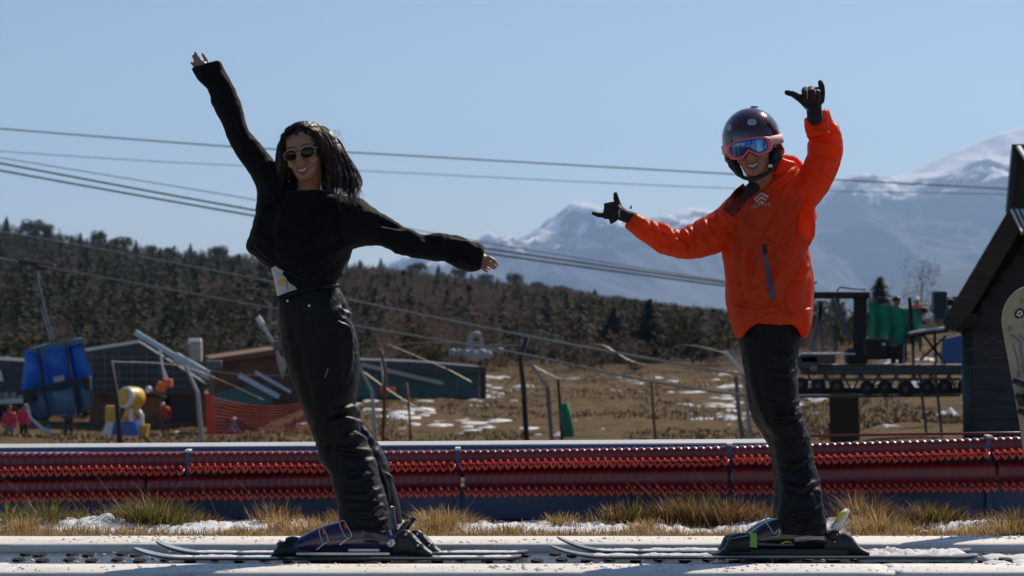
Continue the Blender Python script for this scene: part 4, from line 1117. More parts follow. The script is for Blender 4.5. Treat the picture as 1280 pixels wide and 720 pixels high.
# teal slatted building, centre
d = 84
t = thing('shed', 'long teal-boarded shed with pale roof edge right of the woman', 'building', gw(540, d))
x0, x1 = (430 - 640) / 3200 * d, (600 - 640) / 3200 * d
zt = 1 - (466 - 380) / 3200 * d; zb = gz((540 - 640) / 3200 * d, d) - .2
b = MB(); b.box(((x0 + x1) / 2, d + 1.7, (zt + zb) / 2), (x1 - x0 - .1, 3.2, zt - zb)); b.build('wall', M_roofd, t)
planks(t, x0, x1, zb + .2, zt, d, 9, M_teal)
for px in (470, 505, 545, 572, 597):
    b = MB(); b.box(((px - 640) / 3200 * d, d - .06, (zt + zb) / 2), (.09, .06, zt - zb)); b.build('upright', M_steel_dark, t)
b = MB(); b.prism([bp(420, 449), bp(520, 452), bp(606, 459), bp(606, 466), bp(420, 466)], -.3, 3.5); b.build('roof', M_roofd, t)
b = MB(); b.bar(bp(452, 455, -.36), bp(555, 479, -.36), .08, .12); b.build('roof_edge', M_steel, t)
b = MB(); b.bevbox(bp(604, 490, -.2), (.2, .2, 1.7), .02); b.build('corner_post', M_wood, t)
t = thing('pennant_pole', 'small white and red pennant pole above the teal shed', 'pole', W(478, 480, 80))
b = MB(); b.bar(W(476, 436, 80), W(480, 482, 80), .06); b.build('pole', M_whiteb, t)
b = MB(); b.bevbox(W(484, 488, 80), (.5, .2, .18), .03); b.build('red_foot', M_redj, t)
M_conc2 = colmat('frosted_grey_metal', (.30, .31, .34))
# white frosty machine beyond the shed
d = 98
t = thing('snow_machine', 'white lumpy machine with a hoop and post above the teal shed', 'machine', W(595, 445, d))
b = MB(); b.tube([bp(588, 441), bp(586, 428), bp(589, 419), bp(595, 417), bp(600, 419)], .1, 8); b.build('hoop', M_conc2, t, True)
b = MB(); b.bar(bp(601, 416), bp(602, 438), .09); b.bar(bp(590, 428), bp(601, 427), .05); b.build('post', M_steel, t)
b = MB(); b.bar(bp(562, 440), bp(630, 437), .3, .12); b.build('deck', M_steel, t)
for k, (px, py, r_) in enumerate(((566, 440, .2), (574, 440, .18), (583, 441, .2), (591, 443, .28), (596, 445, .26), (603, 442, .26), (611, 443, .2), (625, 438, .17))):
    r_ *= .78
    b = MB(); b.lathe(bp(px, py, -.3), [(r_ * .4, -r_), (r_ * .9, -r_ * .5), (r_, 0), (r_ * .8, r_ * .55), (r_ * .3, r_ * .9)], 9, (rng.uniform(-.3, .3), 0, 1)); b.build('white_tank', M_conc2, t, True)
b = MB(); b.bar(bp(600, 446), Vector((bp(600, 0).x, d, gz(bp(600, 0).x, d) - .3)), .14); b.build('mast', M_wood, t)

MB.EXT = Vector((.14, .99, 0))
# --- lift station on the right
DS = 36.0
M_grn = mat("green_netting", (0.02, 0.30, 0.20), .7, color2=(.03, .4, .27), scale=20)
def sp(px, py, dd=0): return W(px, py, DS) + Vector((0, dd, 0))
st = thing('lift_station', 'dark steel lift station frame with sheave wheels right of the man', 'lift station', (sp(1090, 0).x, DS, gz(sp(1090, 0).x, DS)))
zg = gz(sp(1055, 0).x, DS) - .3
def bars(name, L, m, w):
    b = MB()
    for (x0, y0, x1, y1) in L: b.bar(sp(x0, y0), sp(x1, y1), w)
    return b.build(name, m, st)
b = MB(); b.prism([sp(1036, 492), sp(1073, 492), Vector((sp(1076, 0).x, DS, zg)), Vector((sp(1038, 0).x, DS, zg))], .1, .5); b.build('column', mat("olive_green_column", (.05, .045, .02), .7), st)
b = MB(); b.bevbox(sp(1105, 462, .1), (2.35, .3, .15), .02); b.build('main_beam', M_steel_dark, st)
b = MB(); b.bevbox(sp(1100, 489, .25), (2.5, .12, .10), .02); b.build('lower_beam', M_blk, st)
b = MB(); b.prism([sp(1067, 366), sp(1084, 364), sp(1083, 432), sp(1066, 440)], 0, .25); b.build('upright', M_blk, st)
b = MB(); b.bevbox(sp(1050, 369), (.82, .22, .10), .02); b.build('head_beam', M_blk, st)
for L in ((1028, 376, 1014, 440), (1024, 376, 1028, 440), (1040, 374, 1056, 420), (1046, 374, 1062, 425), (1036, 392, 1042, 435)): bars('brace', [L], M_steel_dark, .05)
bars('green_pipe', [(1036, 394, 1044, 440)], mat("dark_green_pipe", (.02, .08, .05), .6), .04)
b = MB(); b.tube([sp(1046, 364), sp(1050, 359), sp(1066, 361), sp(1082, 362)], .012, 6); b.build('cable_loop', M_blk, st, True)
b = MB(); b.tube([sp(1018, 366), sp(1016, 356), sp(1021, 352)], .015, 6); b.build('hook', M_blk, st, True)
b = MB(); b.bevbox(sp(1020, 448), (.5, .4, .14), .02); b.bevbox(sp(1000, 452), (.5, .4, .2), .03); b.build('deck', M_steel_dark, st)
b = MB(); b.bevbox(sp(1035, 442, -.1), (.7, .35, .025), .008); b.build('deck_snow', M_snow, st)
b = MB(); b.bevbox(sp(1093, 436), (.36, .4, .3), .04); b.bevbox(sp(1110, 440), (.3, .3, .2), .03); b.bevbox(sp(1070, 445), (.3, .3, .22), .03); b.build('gearbox', M_blk, st)
b = MB(); b.bevbox(sp(1102, 430, -.2), (.05, .1, .04), .01); b.build('grey_cap', M_whiteb, st)
b = MB(); b.bevbox(sp(1015, 460, -.2), (.1, .1, .07), .02); b.build('junction_box', M_conc, st)
M_shv = mat('grimy_sheave_rubber', (.025, .022, .02), .85, color2=(.06, .05, .045), scale=20)
for k, (px, py) in enumerate(((1083, 485), (1105, 484), (1131, 486), (1158, 484), (1180, 483), (1205, 482), (1232, 482), (1045, 483), (1022, 482), (1000, 481))):
    r_ = .105 if k != 2 else .12
    b = MB(); b.lathe(sp(px, py, -.12), [(r_ * .55, 0), (r_ * .6, .01), (r_, .012), (r_ * .9, .03), (r_, .05), (r_, .06)], 20, (0, 1, 0)); w_ = b.build('sheave', M_shv, st, False)
    b = MB(); b.lathe(sp(px, py, -.16), [(r_ * .35, 0), (r_ * .4, .03)], 10, (0, 1, 0)); b.build('hub', M_steel_dark, w_, True)
for L in ((1148, 455, 1158, 545), (1168, 455, 1177, 545), (1140, 416, 1142, 458), (1152, 416, 1182, 455), (1182, 420, 1150, 450), (1168, 414, 1170, 455), (1132, 416, 1132, 452)): bars('strut', [L], M_steel_dark, .035)
b = MB(); b.bevbox(sp(1156, 416, -.1), (.55, .6, .05), .01, Matrix.Rotation(R(-8), 3, 'Y')); b.build('platform', M_blk, st)
b = MB(); b.bevbox(sp(1156, 413, -.15), (.5, .3, .035), .012, Matrix.Rotation(R(-8), 3, 'Y')); b.build('platform_snow', M_snow, st)
b = MB(); b.bevbox(sp(1174, 378), (.2, .18, .32), .02); b.bevbox(sp(1174, 396), (.16, .15, .1), .02); b.build('control_cabinet', mat("grey_blue_cabinet", (.05, .065, .09), .4), st)
b = MB(); b.bevbox(sp(1156, 381, .1), (.12, .05, .035), .01); b.build('white_sign', M_whiteb, st)
b = MB(); b.bevbox(sp(1150, 396, .1), (.17, .06, .05), .01); b.build('white_sign', M_whiteb, st)
for (x0, y0, x1, y1) in ((1000, 475, 1200, 474), (1000, 496, 1200, 494)): bars('side_plate', [(x0, y0, x1, y1)], M_steel_dark, .04)
for px in range(1010, 1200, 22): bars('lattice', [(px, 468, px + 11, 490), (px + 11, 490, px + 22, 468)], M_blk, .025)
b = MB(); b.bevbox(sp(1152, 388, .15), (.2, .1, .07), .01); b.bevbox(sp(1150, 403, .15), (.22, .1, .06), .01); b.bevbox(sp(1190, 378, .15), (.1, .1, .1), .02); b.build('machine_box', M_blk, st)
M_gt = mat("green_net_sheet", (0.01, 0.26, 0.17), .8, color2=(.02, .36, .24), scale=6)
def sheet_net(px0, px1, nm):
    V = []; F = []; n, mm = 12, 8
    for s_ in (0, 1):
        for i in range(n + 1):
            for j in range(mm + 1):
                px = px0 + (px1 - px0) * i / n; t_ = j / mm
                top = interp(px, [1085, 1115, 1150], [377, 383, 388]); bot = interp(px, [1085, 1110, 1150], [424, 431, 428])
                q = sp(px + 2 * math.sin(t_ * 3), top + (bot - top) * t_, .05 * math.sin(px * .35) * (.4 + t_) + .012 * s_); V.append(q)
    N = (n + 1) * (mm + 1)
    for i in range(n):
        for j in range(mm):
            a = i * (mm + 1) + j; F.append((a, a + 1, a + mm + 2, a + mm + 1)); F.append((a + N, a + N + mm + 1, a + N + mm + 2, a + N + 1))
    return obj(nm, V, F, M_gt, st, True)
nt_ = M_gt.node_tree; bs = nt_.nodes["Principled BSDF"]; bs.inputs["Alpha"].default_value = 0.72
sheet_net(1085, 1115, 'green_net'); sheet_net(1117, 1152, 'green_net')
bars('net_post', [(1110, 380, 1113, 432)], M_steel_dark, .03)
bars('net_post', [(1137, 372, 1140, 430)], M_blk, .045)
p_ = Vector((sp(1122, 0).x, DS + 1.2, sp(0, 424).z - .5)); figure('person', 'lift attendant in green jacket behind the green netting', W(1121, 466, 37.5), 1.15, .5, {}, (M_greenj, M_blk, M_blk))
o = figure('person', 'tiny person in red jacket and white hat beyond the lift platform', W(1146, 440, 80), 1.75, 0, {}, (M_redj, M_blk, M_whiteb))
# blue tarpaulin and snowy mound behind the station
ta = MB(); ta.prism([W(1178, 424, 44), W(1205, 418, 44), W(1208, 458, 44), W(1176, 456, 44)], 0, .4); o = ta.build('tarpaulin', mat("blue_tarp", (.03, .1, .3), .5), None); tag(o, 'blue tarpaulin beside the dark hut wall', 'tarpaulin')
def mound(px0, px1, py, d, h, label, m=M_snow, name='snow_mound'):
    x0, x1 = (px0 - 640) / 3200 * d, (px1 - 640) / 3200 * d; z = 1 - (py - 380) / 3200 * d
    V = []; n, mm = 30, 10
    for j in range(mm + 1):
        for i in range(n + 1):
            u, v = i / n, j / mm
            e = (math.sin(PI * u) ** .7) * (math.sin(PI * v) ** .8 if 0 < j < mm else 0)
            V.append((x0 + (x1 - x0) * u, d + (v - .5) * (x1 - x0) * .7, z - .05 - .02 * (e < .15) + h * .55 * e * (.75 + .55 * noise.noise(Vector((u * 5, v * 3, px0))) + .2 * noise.noise(Vector((u * 12, v * 6, px0))))))
    F = [(j * (n + 1) + i, j * (n + 1) + i + 1, (j + 1) * (n + 1) + i + 1, (j + 1) * (n + 1) + i) for j in range(mm) for i in range(n)]
    o = obj_np(name, V, F, m, None, True); o['kind'] = 'stuff'; o['label'] = label; return o
def gmound(px0, px1, d, h, label):
    x = ((px0 + px1) / 2 - 640) / 3200 * d; z = gz(x, d); py = 380 + (1 - z) * 3200 / d
    return mound(px0, px1, py, d, h, label)
gmound(1115, 1172, 60, .8, 'snow-covered bank behind the lift platform')
gmound(1165, 1200, 50, .5, 'snowy mound at the foot of the dark hut')
# remaining snow in the field
for px0, px1, d, h in ((410, 450, 62, .1), (560, 620, 58, .16), (600, 640, 66, .12), (660, 690, 60, .14), (650, 700, 58, .1), (735, 770, 60, .1), (785, 822, 66, .12), (790, 860, 82, .16), (880, 935, 72, .2), (900, 930, 64, .14), (750, 790, 92, .14), (860, 905, 100, .25), (880, 960, 96, .4),
                       (560, 590, 76, .1), (1090, 1120, 70, .15), (1160, 1200, 56, .1), (1100, 1150, 62, .12), (1010, 1040, 60, .14), (490, 530, 58, .08), (270, 330, 62, .12), (330, 400, 58, .1), (180, 230, 70, .1), (20, 70, 74, .06), (1140, 1170, 72, .14)):
    gmound(px0 + (px1 - px0) * .15, px1 - (px1 - px0) * .25, d, h * .8, 'leftover snow patch on the brown field')

# broken scraps of old snow over the field, one mass
Vs = []; Fs = []; gs = random.Random(17)
for i in range(560):
    dd_ = 54 + 60 * gs.random() ** 1.3; px = gs.uniform(380, 1240); x = (px - 640) / 3200 * dd_
    if noise.noise(Vector((x * .22, dd_ * .09, 61))) < .10: continue
    r_ = gs.uniform(.05, .28); n_ = 9; k0 = len(Vs); z_ = gz(x, dd_)
    Vs.append((x, dd_, z_ + r_ * gs.uniform(.12, .3)))
    for q in range(n_):
        a = 2 * PI * q / n_; rr = r_ * gs.uniform(.55, 1.15); Vs.append((x + rr * math.cos(a) * 1.4, dd_ + rr * math.sin(a) * 2, z_ + r_ * gs.uniform(.0, .14)))
    for q in range(n_):
        a = 2 * PI * q / n_; rr = r_ * 1.2; Vs.append((x + rr * math.cos(a) * 1.4, dd_ + rr * math.sin(a) * 2, z_ - .08))
    for q in range(n_):
        q2 = (q + 1) % n_; Fs.append((k0, k0 + 1 + q, k0 + 1 + q2)); Fs.append((k0 + 1 + q, k0 + 1 + n_ + q, k0 + 1 + q2)); Fs.append((k0 + 1 + q2, k0 + 1 + n_ + q, k0 + 1 + n_ + q2))
o = obj_np('snow_scraps', Vs, Fs, M_snow, None, True); o['kind'] = 'stuff'; o['label'] = 'broken scraps of old snow over the brown field'
# --- dry tufts and rubble scattered in the field (uncountable)
FT = Blades(); FO = Blades(); gq = random.Random(3)
for i in range(13000):
    d = 46 + 90 * gq.random() ** 1.4; px = gq.uniform(-60, 1340); x = (px - 640) / 3200 * d
    if noise.noise(Vector((x * .35, d * .12, 4))) < -.12: continue
    z = gz(x, d) - .03
    for k in range(5):
        (FT if gq.random() < .6 else FO).blade(x + gq.gauss(0, .1), d + gq.gauss(0, .1), z, gq.uniform(.04, .15), gq.uniform(.012, .03), gq.uniform(0, .6), gq.uniform(0, 6.28), gq.uniform(0, .8))
FT.build('field_grass', mat("field_straw", (0.22, 0.13, 0.055), .9, color2=(.34, .22, .1), scale=2), 'straw-coloured tufts over the brown field')
FO.build('field_scrub', mat("field_scrub", (0.06, 0.04, 0.02), .9, color2=(.14, .1, .04), scale=2), 'dark low scrub over the brown field')

# --- dark timber hut at the right edge
DH = 30.0
CAM0 = Vector((0, 0, 1))
CN = Vector((math.sin(R(15)), math.cos(R(15)), 0)); CP0 = W(1182, 400, DH); MB.EXT = CN
def hp(px, py, dd=0):
    ray = W(px, py, 1.0) - CAM0
    return CAM0 + ray * ((CP0 - CAM0).dot(CN) / ray.dot(CN)) + CN * dd
ht = thing('chalet', 'dark timber chalet with steep roof at the right edge of the photo', 'building', (hp(1250, 0).x, DH, gz(hp(1250, 0).x, DH)))
zg = gz(hp(1240, 0).x, DH) - .4
def down(p): return Vector((p.x, p.y, zg))
M_hw = mat("charcoal_boards", (0.04, 0.038, 0.04), .75, color2=(.08, .075, .078), scale=3, aniso=(1, 1, 10), bump=.3)
b = MB(); b.prism([hp(1206, 400), hp(1300, 268), hp(1420, 268), down(hp(1420, 400)), down(hp(1206, 400))], .9, 6); b.build('wall', M_hw, ht)
for i in range(13):
    y0 = 300 + 19 * i; xl = interp(y0 + 9, [268, 400], [1300, 1206]) if y0 + 9 < 400 else 1206
    b = MB(); a_, c_ = hp(xl + 2, y0 + 9.3, .88), hp(1420, y0 + 9.3, .88); b.bar(a_, c_, .035, 18 / 3200 * DH); b.build('plank', M_hw, ht)
b = MB(); b.prism([hp(1182, 398), hp(1263, 262), hp(1284, 274), hp(1214, 392), hp(1196, 412), hp(1182, 412)], -.12, 0); b.build('bargeboard', M_wood, ht)
b = MB(); b.prism([hp(1181, 399), hp(1263, 260), hp(1420, 260), hp(1420, 266), hp(1267, 266), hp(1186, 403)], -.1, 6.5); rf = b.build('roof', M_roofd, ht)
b = MB(); b.prism([hp(1192, 408), hp(1216, 392), hp(1216, 404), hp(1196, 416)], 0, 6); b.build('eave', M_wood, ht)
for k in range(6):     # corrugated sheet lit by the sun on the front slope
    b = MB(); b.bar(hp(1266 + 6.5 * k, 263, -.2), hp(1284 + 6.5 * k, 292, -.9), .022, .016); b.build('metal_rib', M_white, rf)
b = MB(); b.add([hp(1264, 264, -.18), hp(1330, 264, -.18), hp(1352, 295, -.9), hp(1283, 295, -.9), hp(1264, 266, -.16), hp(1330, 266, -.16), hp(1352, 297, -.88), hp(1283, 297, -.88)], [(0, 1, 2, 3), (7, 6, 5, 4), (0, 4, 5, 1), (1, 5, 6, 2), (2, 6, 7, 3), (3, 7, 4, 0)]); b.build('metal_sheet', M_blk, rf)
b = MB(); b.prism([hp(1258, 262), hp(1266, 182), hp(1420, 182), hp(1420, 262)], .5, 4); b.build('dormer_wall', mat("brown_boards", (.06, .035, .02), .8, scale=4, aniso=(8, 1, 1)), ht)
b = MB(); b.bar(hp(1258, 264, .4), hp(1266, 178, .4), .06, .12); b.build('corner_board', M_blk, ht)
b = MB(); b.prism([hp(1263, 179), hp(1420, 176), hp(1420, 184), hp(1268, 186)], .2, 4.5); b.build('dormer_roof', M_blk, ht)
b = MB(); b.bar(hp(1272, 182, .15), hp(1288, 206, .0), .05, .03); b.build('roof_snow', M_white, ht)
b = MB(); b.tube([hp(1203, 410, .5), down(hp(1207, 410, .5))], .065, 12); b.build('green_downpipe', mat("dark_green_pole", (.015, .035, .028), .5), ht, True)
rope('slack_wire', [(1196, 443, 29), (1225, 432, 29), (1241, 424, 29), (1262, 430, 29), (1300, 440, 29)], .006, 'thin brown wire sagging across the dark chalet wall', M_rust, 'wire', None, 4, 8)
rope('slack_wire', [(1150, 459, 29), (1220, 459, 29), (1310, 455, 29)], .006, 'level brown wire across the chalet wall', M_rust, 'wire', None, 4, 8)

MB.EXT = Vector((0, 1, 0))
# ------------------------------------------------------------------ people in front
def ring_loft(rings, D=10.0, n=24, sub=5, ex=2.3, cap=True):
    """rings: (Lx,Ly,Rx,Ry,dd,dep) contour pairs of the outline at distance D+dd; dep = half thickness in metres"""
    C = []
    for r_ in rings:
        L = W(r_[0], r_[1], D + r_[4]); Rr = W(r_[2], r_[3], D + r_[4])
        C.append(((L + Rr) / 2, (Rr - L) / 2, r_[5]))
    m = len(C)
    def cr(a, b, c, d_, t): return 0.5 * ((2 * b) + (c - a) * t + (2 * a - 5 * b + 4 * c - d_) * t * t + (3 * b - a - 3 * c + d_) * t ** 3)
    S = []
    for i in range(m - 1):
        q = [C[max(i - 1, 0)], C[i], C[i + 1], C[min(i + 2, m - 1)]]
        for k in range(sub):
            t = k / sub; S.append(tuple(cr(q[0][j], q[1][j], q[2][j], q[3][j], t) for j in range(3)))
    S.append(C[-1])
    V = []; F = []
    for (c, a, dep) in S:
        for k in range(n):
            th = 2 * PI * k / n; cs, sn = math.cos(th), math.sin(th)
            u = math.copysign(abs(cs) ** (2 / ex), cs); w = math.copysign(abs(sn) ** (2 / ex), sn)
            V.append(c + a * u + Vector((0, 1, 0)) * (dep * w))
    N = len(S)
    for i in range(N - 1):
        for k in range(n):
            F.append((i * n + k, i * n + (k + 1) % n, (i + 1) * n + (k + 1) % n, (i + 1) * n + k))
    F.append(tuple(range(n - 1, -1, -1))); F.append(tuple((N - 1) * n + k for k in range(n)))
    return V, F
def tube_loft(pts, rad, n=12):
    b = MB(); b.tube(pts, rad, n)
    # rounded ends
    for p, r_ in ((pts[0], rad[0]), (pts[-1], rad[-1])):
        v, f = ellip(p, (r_, r_, r_)); b.add(v, f)
    return b.v, b.f
def ellip(c, r, M=None, n=12, m=8):
    V = []; F = []
    for i in range(m + 1):
        ph = PI * i / m
        for k in range(n):
            th = 2 * PI * k / n
            V.append(Vector((r[0] * math.sin(ph) * math.cos(th), r[1] * math.sin(ph) * math.sin(th), r[2] * math.cos(ph))))
    for i in range(m):
        for k in range(n):
            F.append((i * n + k, (i + 1) * n + k, (i + 1) * n + (k + 1) % n, i * n + (k + 1) % n))
    if M is not None: V = [M @ v for v in V]
    return [v + Vector(c) for v in V], F
def smoothpath(P, sub=5):
    Q = []
    for i in range(len(P) - 1):
        p0 = P[max(i - 1, 0)]; p1 = P[i]; p2 = P[i + 1]; p3 = P[min(i + 2, len(P) - 1)]
        for k in range(sub):
            t = k / sub
            Q.append(0.5 * ((2 * p1) + (-p0 + p2) * t + (2 * p0 - 5 * p1 + 4 * p2 - p3) * t * t + (-p0 + 3 * p1 - 3 * p2 + p3) * t ** 3))
    Q.append(P[-1]); return Q
def fuse(name, pieces, m, parent, voxel=.004, smooth=6, folds=None, wrinkle=None, D=10.0):
    me = bpy.data.meshes.new(name); V = []; F = []
    for (v, f) in pieces:
        k = len(V); V += [tuple(q) for q in v]; F += [tuple(i + k for i in g) for g in f]
    me.from_pydata(V, [], F); bm = bmesh.new(); bm.from_mesh(me); bmesh.ops.remove_doubles(bm, verts=bm.verts, dist=1e-6); bmesh.ops.recalc_face_normals(bm, faces=bm.faces); bm.to_mesh(me); bm.free()
    o = bpy.data.objects.new(name, me); COL.objects.link(o)
    md = o.modifiers.new("r", 'REMESH'); md.mode = 'VOXEL'; md.voxel_size = voxel; md.use_smooth_shade = True
    if smooth:
        sm = o.modifiers.new("s", 'SMOOTH'); sm.factor = .5; sm.iterations = smooth
    dg = bpy.context.evaluated_depsgraph_get()
    m2 = bpy.data.meshes.new_from_object(o.evaluated_get(dg)); bpy.data.objects.remove(o)
    n = len(m2.vertices)
    co = np.empty(n * 3, np.float32); m2.vertices.foreach_get("co", co); co = co.reshape(-1, 3).astype(np.float64)
    no = np.empty(n * 3, np.float32); m2.vertex_normals.foreach_get("vector", no); no = no.reshape(-1, 3)
    disp = np.zeros(n)
    if folds:
        px = co[:, 0] / co[:, 1] * 3200 + 640; py = 380 - (co[:, 2] - 1) / co[:, 1] * 3200
        for fo in folds:
            pts, w, a = fo[0], fo[1], fo[2]
            L = sum(math.dist(pts[i], pts[i + 1]) for i in range(len(pts) - 1)); acc = 0
            best = np.full(n, 1e9); sg_ = np.zeros(n); tt = np.zeros(n)
            for i in range(len(pts) - 1):
                (x0, y0), (x1, y1) = pts[i], pts[i + 1]; dx, dy = x1 - x0, y1 - y0; l2 = dx * dx + dy * dy
                t = np.clip(((px - x0) * dx + (py - y0) * dy) / l2, 0, 1)
                ex_, ey = px - (x0 + t * dx), py - (y0 + t * dy); dd = np.hypot(ex_, ey)
                mk = dd < best; best[mk] = dd[mk]; sg_[mk] = np.sign(ex_ * dy - ey * dx)[mk]; tt[mk] = ((acc + t * math.sqrt(l2)) / L)[mk]
                acc += math.sqrt(l2)
            tap = np.clip(np.sin(np.clip(tt, 0.02, .98) * PI), 0, 1) ** .6
            s = best * sg_
            disp += a * tap * (np.exp(-(s / w) ** 2) - .75 * np.exp(-((s - 1.7 * w) / w) ** 2))
    if wrinkle:
        amp, sx, sy, sz, seed = wrinkle
        dl = np.zeros(n)
        for i in range(n):
            x, y, z = co[i]
            q = Vector((x * sx, y * sy, z * sz + seed))
            wv = noise.noise(q); w2 = noise.noise(q * 2.3 + Vector((wv, 0, wv)) * 1.2)
            dl[i] = (1 - 2.4 * abs(wv)) * .55 + (1 - 2.4 * abs(w2)) * .35 + .15 * noise.noise(q * 5)
        disp += amp * dl
    co = co + no * disp[:, None]
    m2.vertices.foreach_set("co", co.astype(np.float32).ravel()); m2.update()
    m2.materials.clear()
    return obj_me(name, m2, m, parent, True)
def bvh(o):
    bm = bmesh.new(); bm.from_mesh(o.data); t = BVHTree.FromBMesh(bm); bm.free(); return t
CAMP = Vector((0, 0, 1))
def onto(tree, px, py, off=.0015):
    dr = W(px, py, 1.0) - CAMP; dr.normalize()
    h = tree.ray_cast(CAMP, dr)
    if h[0] is None:
        return None
    return h[0] - dr * off
def strip(name, tree, rows, m, parent, off=.002, th=.004, sub=6, fallback=9.9):
    """rows: list of (a,b) px pairs across the strip; projected on the garment, with thickness"""
    P = []
    for i in range(len(rows) - 1):
        for k in range(sub):
            t = k / sub
            a = [rows[i][0][j] * (1 - t) + rows[i + 1][0][j] * t for j in (0, 1)]; c = [rows[i][1][j] * (1 - t) + rows[i + 1][1][j] * t for j in (0, 1)]; P.append((a, c))
    P.append(rows[-1])
    V = []; last = fallback; nc = 4
    for (a, c) in P:
        for q in range(nc):
            t = q / (nc - 1); x, y = a[0] * (1 - t) + c[0] * t, a[1] * (1 - t) + c[1] * t
            h = onto(tree, x, y, off)
            if h is None: h = W(x, y, last)
            last = h.y; V.append(h)
    n = len(V); V += [v + Vector((0, th, 0)) for v in V]; F = []; R_ = len(P)
    for i in range(R_ - 1):
        for q in range(nc - 1):
            a = i * nc + q; F.append((a, a + 1, a + nc + 1, a + nc)); F.append((a + n, a + nc + n, a + nc + 1 + n, a + 1 + n))
        for q in (0, nc - 1):
            a = i * nc + q; F.append((a, a + nc, a + nc + n, a + n))
    for i in (0, R_ - 1):
        for q in range(nc - 1):
            a = i * nc + q; F.append((a, a + n, a + 1 + n, a + 1))
    return obj(name, V, F, m, parent, False)

def head_pieces(M):
    """M: 4x4 placing the local head (origin between the ears at eye level, -Y is the face)"""
    prof = [(-.114, .014, -.080, -.05), (-.106, .030, -.091, -.02), (-.090, .043, -.093, .0), (-.068, .053, -.089, .035), (-.045, .061, -.088, .065), (-.02, .067, -.087, .085), (0, .069, -.083, .094),
            (.03, .0725, -.088, .099), (.06, .070, -.079, .095), (.085, .057, -.055, .08), (.10, .035, -.025, .052), (.108, .012, .0, .03)]
    V = []; F = []; n = 28
    for (z, hw, yf, yb) in prof:
        for k in range(n):
            th = 2 * PI * k / n; cs, sn = math.cos(th), math.sin(th)
            u = math.copysign(abs(cs) ** (2 / 2.25), cs); w = math.copysign(abs(sn) ** (2 / 2.25), sn)
            V.append(Vector((hw * u, (yf + yb) / 2 + (yb - yf) / 2 * w, z)))
    for i in range(len(prof) - 1):
        for k in range(n): F.append((i * n + k, i * n + (k + 1) % n, (i + 1) * n + (k + 1) % n, (i + 1) * n + k))
    F.append(tuple(range(n - 1, -1, -1))); F.append(tuple((len(prof) - 1) * n + k for k in range(n)))
    P = [(V, F)]
    P.append(tube_loft([Vector((0, -.084, .004)), Vector((0, -.098, -.015)), Vector((0, -.110, -.034)), Vector((0, -.103, -.044))], [.008, .0095, .013, .011]))
    for s in (-1, 1):
        P.append(ellip((s * .012, -.098, -.042), (.0095, .011, .008)))
        P.append(ellip((s * .036, -.066, -.038), (.026, .024, .021)))
        P.append(ellip((s * .026, -.083, .016), (.026, .010, .008)))
        P.append(ellip((s * .0715, .008, -.015), (.007, .017, .029)))
        P.append(ellip((s * .017, -.083, -.060), (.02, .012, .010)))
    P.append(ellip((0, -.084, -.098), (.021, .014, .015)))
    P.append(ellip((0, -.0885, -.060), (.022, .009, .006)))
    P.append(ellip((0, -.0875, -.0835), (.020, .009, .0055)))
    return [([M @ v for v in V_], F_) for V_, F_ in P]
def head_matrix(cx, cy, d, roll, yaw, pitch=0, sc=1.0):
    return Matrix.Translation(W(cx, cy, d)) @ Matrix.Rotation(roll, 4, 'Y') @ Matrix.Rotation(yaw, 4, 'Z') @ Matrix.Rotation(pitch, 4, 'X') @ Matrix.Scale(sc, 4)
def face_patch(name, tree, M, xs, zlo, zhi, m, parent, off=.001, th=.003, nz=4):
    V = []; dr = (M.to_3x3() @ Vector((0, 1, 0))).normalized()
    for x in xs:
        for k in range(nz):
            z = zlo(x) + (zhi(x) - zlo(x)) * k / (nz - 1)
            o_ = M @ Vector((x, -.3, z)); h = tree.ray_cast(o_, dr)
            V.append((h[0] if h[0] is not None else M @ Vector((x, -.08, z))) - dr * off)
    n = len(V); V += [v + dr * th for v in V]; F = []
    for i in range(len(xs) - 1):
        for k in range(nz - 1):
            a = i * nz + k; F.append((a, a + 1, a + nz + 1, a + nz)); F.append((a + n, a + nz + n, a + nz + 1 + n, a + 1 + n))
        for k in (0, nz - 1):
            a = i * nz + k; F.append((a, a + nz, a + nz + n, a + n))
    return obj(name, V, F, m, parent, True)
M_lip = mat("lips", (0.30, 0.07, 0.06), .4, scale=60)
M_teeth = mat("teeth", (0.62, 0.58, 0.52), .25, var=.05)
M_mouth = mat("mouth_inside", (0.06, 0.012, 0.012), .5)
def smile(tree, M, parent, w=.027):
    xs = [w * (-1 + 2 * i / 14) for i in range(15)]
    c = lambda x: .012 * (x / w) ** 2
    t = lambda x: max(0, 1 - (x / w) ** 2) ** .5
    face_patch('mouth', tree, M, xs, lambda x: -.0725 + c(x) - .0105 * t(x), lambda x: -.0725 + c(x) + .006 * t(x), M_mouth, parent, .0008)
    xt = [w * .86 * (-1 + 2 * i / 12) for i in range(13)]; tt = lambda x: max(0, 1 - (x / (w * .86)) ** 2) ** .5
    face_patch('teeth', tree, M, xt, lambda x: -.0725 + c(x) - .0055 * tt(x), lambda x: -.0725 + c(x) + .0045 * tt(x), M_teeth, parent, .0016)
    face_patch('upper_lip', tree, M, xs, lambda x: -.0725 + c(x) + .005 * t(x), lambda x: -.0725 + c(x) + .0115 * t(x) + .0005, M_lip, parent, .0022)
    face_patch('lower_lip', tree, M, xs, lambda x: -.0725 + c(x) - .018 * t(x), lambda x: -.0725 + c(x) - .0095 * t(x) + .0005, M_lip, parent, .0022)
def pf(pts, rpx, D=10.0, n=10):
    """finger / limb through pixel points (px,py,dd) with radius in px"""
    P = [W(x, y, D + dd) for x, y, dd in pts]
    r_ = [q * D / 3200 for q in (rpx if isinstance(rpx, (list, tuple)) else [rpx] * len(pts))]
    return tube_loft(P, r_, n)

